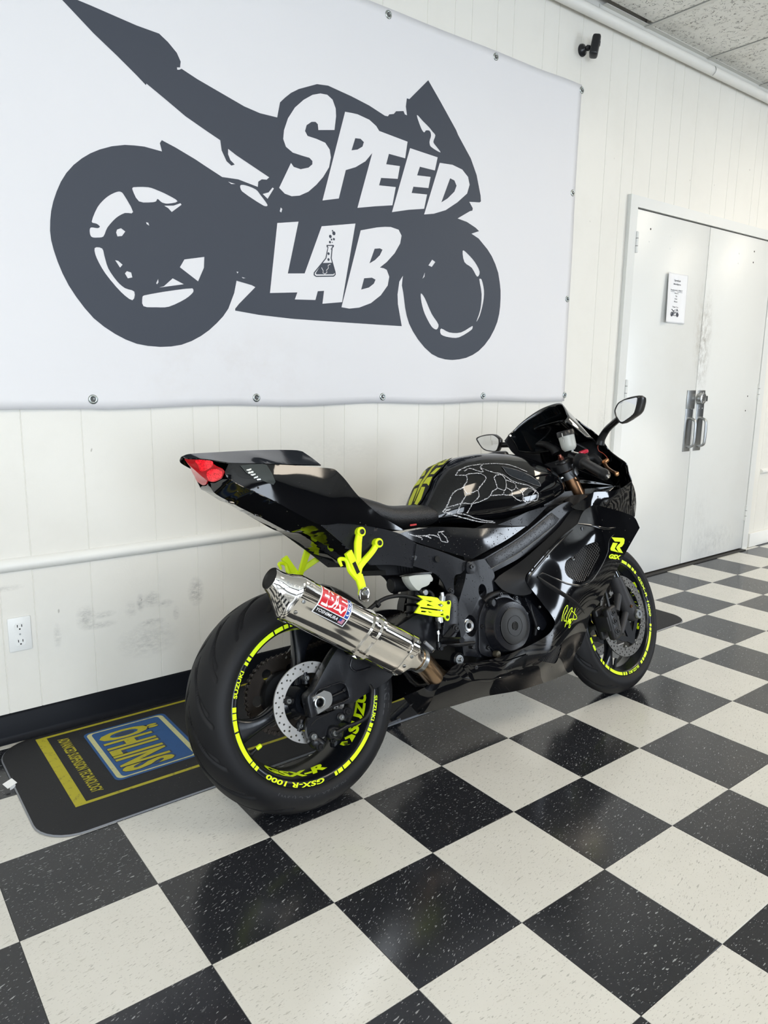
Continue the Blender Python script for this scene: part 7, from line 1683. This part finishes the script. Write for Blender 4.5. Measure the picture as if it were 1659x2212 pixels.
# handlebars
def handlebar(side):
    hb = empty('handlebar', parent=bike); steered(hb)
    G0, G1, GE = [np.array(q_) for q_ in [(1.156,-0.135,0.9121),(1.1052,-0.205,0.8821),(1.0232,-0.338,0.8127)]]
    f = (lambda v: tuple(v)) if side < 0 else (lambda v: (v[0], -v[1], v[2]))
    def mk(nm, VF, m, par=hb, **k): 
        V, F = VF
        return mesh(nm, [f(v) for v in V], F, m, par, **k)
    d = (GE - G1)/np.linalg.norm(GE - G1); L = float(np.linalg.norm(GE - G1))
    mk('bar_tube', tube([tuple(G0 - d*.03), tuple(GE - d*.01)], .011, 16, 2), BOLTB)
    mk('grip', lathe(G1, d, [(.012, 0), (.0205, .001), (.021, .006), (.0175, .010), (.0168, .02), (.0172, L*.5), (.0172, L - .036), (.0190, L - .034), (.0190, L - .030)], 28), mat('grip_rubber', (.014, .013, .013), .4))
    mk('bar_end', lathe(GE - d*.032, d, [(.0185, 0), (.0188, .010), (.0150, .024), (.008, .032), (0, .033)], 24), BOLTB)
    mk('bar_end_bolt', lathe(GE - d*.002, d, [(.0058, 0), (.0065, .006), (.004, .010), (0, .0105)], 12), CHROME)
    S_ = G1 - d*.016
    mk('switch_housing', lathe(S_ - d*.022, d, [(.012, 0), (.025, .002), (.029, .012), (.028, .030), (.022, .040), (.012, .041)], 20), MATTE)
    if side < 0:
        b1 = bevbox('kill_switch', -.016, .016, -.008, .008, -.006, .006, .003, mat('switch_red', (.42, .008, .03), .35), hb); b1.location = tuple(S_ + np.array([.012, -.006, .032])); b1.rotation_euler = (.3, -.2, -.5)
        up_ = np.array([0, 0, 1.0]) - d*d[2]; up_ /= np.linalg.norm(up_); sd = np.cross(d, up_)
        text_obj('grip_lettering', 'progrip', lambda s, t: tuple(G1 + d*(.025 + s) + (up_*math.cos(-.75 + t) + sd*-math.sin(-.75 + t))*.0178), .07, .5, mat('grip_letter', (.05, .045, .045), .5), hb, 0, .1, 1.0)
        # brake lever, master cylinder, reservoir
        LV = [np.array(q_) for q_ in [(1.2109,-0.18,0.9009),(1.2245,-0.21,0.8762),(1.1899,-0.24,0.8539),(1.1513,-0.28,0.8348),(1.1043,-0.325,0.8192)]]
        lv = mk('brake_lever', tube([tuple(q_) for q_ in LV[1:]], [.007, .0055, .0052, .0065], 10, 6), GOLDL)
        mesh('lever_adjuster', *join(cyl(LV[1], (.5, -.5, .4), .008, .016, 12, .001), tube([tuple(LV[1] + np.array([-.01, .004, .004])), tuple(LV[1] + np.array([.012, -.012, .006]))], .006, 8, 2)), GOLDL, lv)
        mesh('lever_tip', *lathe(LV[-1] - np.array([.003, 0, 0]), LV[-1] - LV[-2], [(0, -.006), (.0075, -.004), (.0085, .003), (.005, .008), (0, .009)], 14), GOLDL, lv)
        mk('master_cylinder', tube([tuple(LV[0] + np.array([-.03, .03, .0])), tuple(LV[0]), tuple(LV[1] + np.array([-.012, .006, 0]))], [.013, .014, .011], 12, 3), MATTE)
        r0 = np.array([(1.135,-0.135,0.9626)][0]); ru = np.array([-.10, .02, 1.0]); ru /= np.linalg.norm(ru)
        rs_ = mk('fluid_reservoir', lathe(r0 - ru*.024, ru, [(0, 0), (.018, 0), (.026, .010), (.0275, .018), (.0290, .056), (0, .056)], 32), POLY)
        mesh('fluid', *lathe(r0 - ru*.022, ru, [(0, 0), (.016, 0), (.023, .010), (.0245, .018), (.0255, .034), (0, .034)], 28), mat('brake_fluid', (.30, .30, .25), .3), rs_)
        mesh('reservoir_cap', *lathe(r0 + ru*.030, ru, [(.029, 0), (.0325, .001), (.0325, .016), (.030, .020), (0, .021)], 36), BOLTB, rs_)
        mesh('cap_clip', *tube([tuple(r0 + ru*.040 + np.array([-.03, -.006, 0])), tuple(r0 + ru*.026 + np.array([-.031, -.006, 0])), tuple(r0 + ru*.020 + np.array([-.028, -.006, 0])), tuple(r0 + ru*.006 + np.array([-.028, -.004, 0]))], .0025, 8, 4), ALUM, rs_)
        br = np.array([(1.1406,-0.135,0.9453)][0])
        mesh('reservoir_bracket', *join(loft([[tuple(br + np.array(o_)) for o_ in ((-.006, -.010, .018), (.006, -.010, .018), (.006, -.007, .018), (-.006, -.007, .018))], [tuple(br + np.array(o_)) for o_ in ((-.006, -.010, -.014), (.006, -.010, -.014), (.006, -.007, -.014), (-.006, -.007, -.014))]]), tube([tuple(br + np.array([0, -.008, -.014])), tuple(br + np.array([.016, -.02, -.022]))], .004, 8, 2)), ALUM, rs_)
        hexhole_bolt('bolt', br + np.array([0, -.014, .012]), YD, .0045, .004, STEELB, rs_)
        mesh('reservoir_hose', *tube([tuple(r0 + ru*.0 + np.array([.022, 0, .0])), tuple(r0 + np.array([.06, .0, -.004])), tuple(r0 + np.array([.08, -.02, -.03])), tuple(LV[0] + np.array([-.02, .02, .01]))], .0055, 10, 6), HOSE, rs_)
        mesh('cable', *tube([(1.1283,-0.15,0.8921),(1.1044,-0.16,0.8733),(1.1016,-0.16,0.8512),(1.1312,-0.15,0.8381),(1.1685,-0.13,0.8261)], .0035, 8, 6), HOSE, hb)
    return hb
handlebar(-1); handlebar(1)
mesh('loose_wire', *tube([(1.2986,-0.14,0.9552),(1.2949,-0.14,0.9461),(1.2995,-0.14,0.9344),(1.319,-0.14,0.9253),(1.333,-0.14,0.9153),(1.3432,-0.14,0.9042)], .0012, 6, 6), mat('wire_red', (.35, .06, .03), .5), bike)
# small yellow flash on the frame head
decq = [(0.9931,-0.13,0.8607),(1.0019,-0.13,0.8586),(1.0162,-0.128,0.8183),(1.0044,-0.128,0.8168)]
mesh('frame_flash', *loft([[(x, y, z) for x, y, z in decq], [(x, y + .004, z) for x, y, z in decq]]), FLUO2, bike, smooth=False)
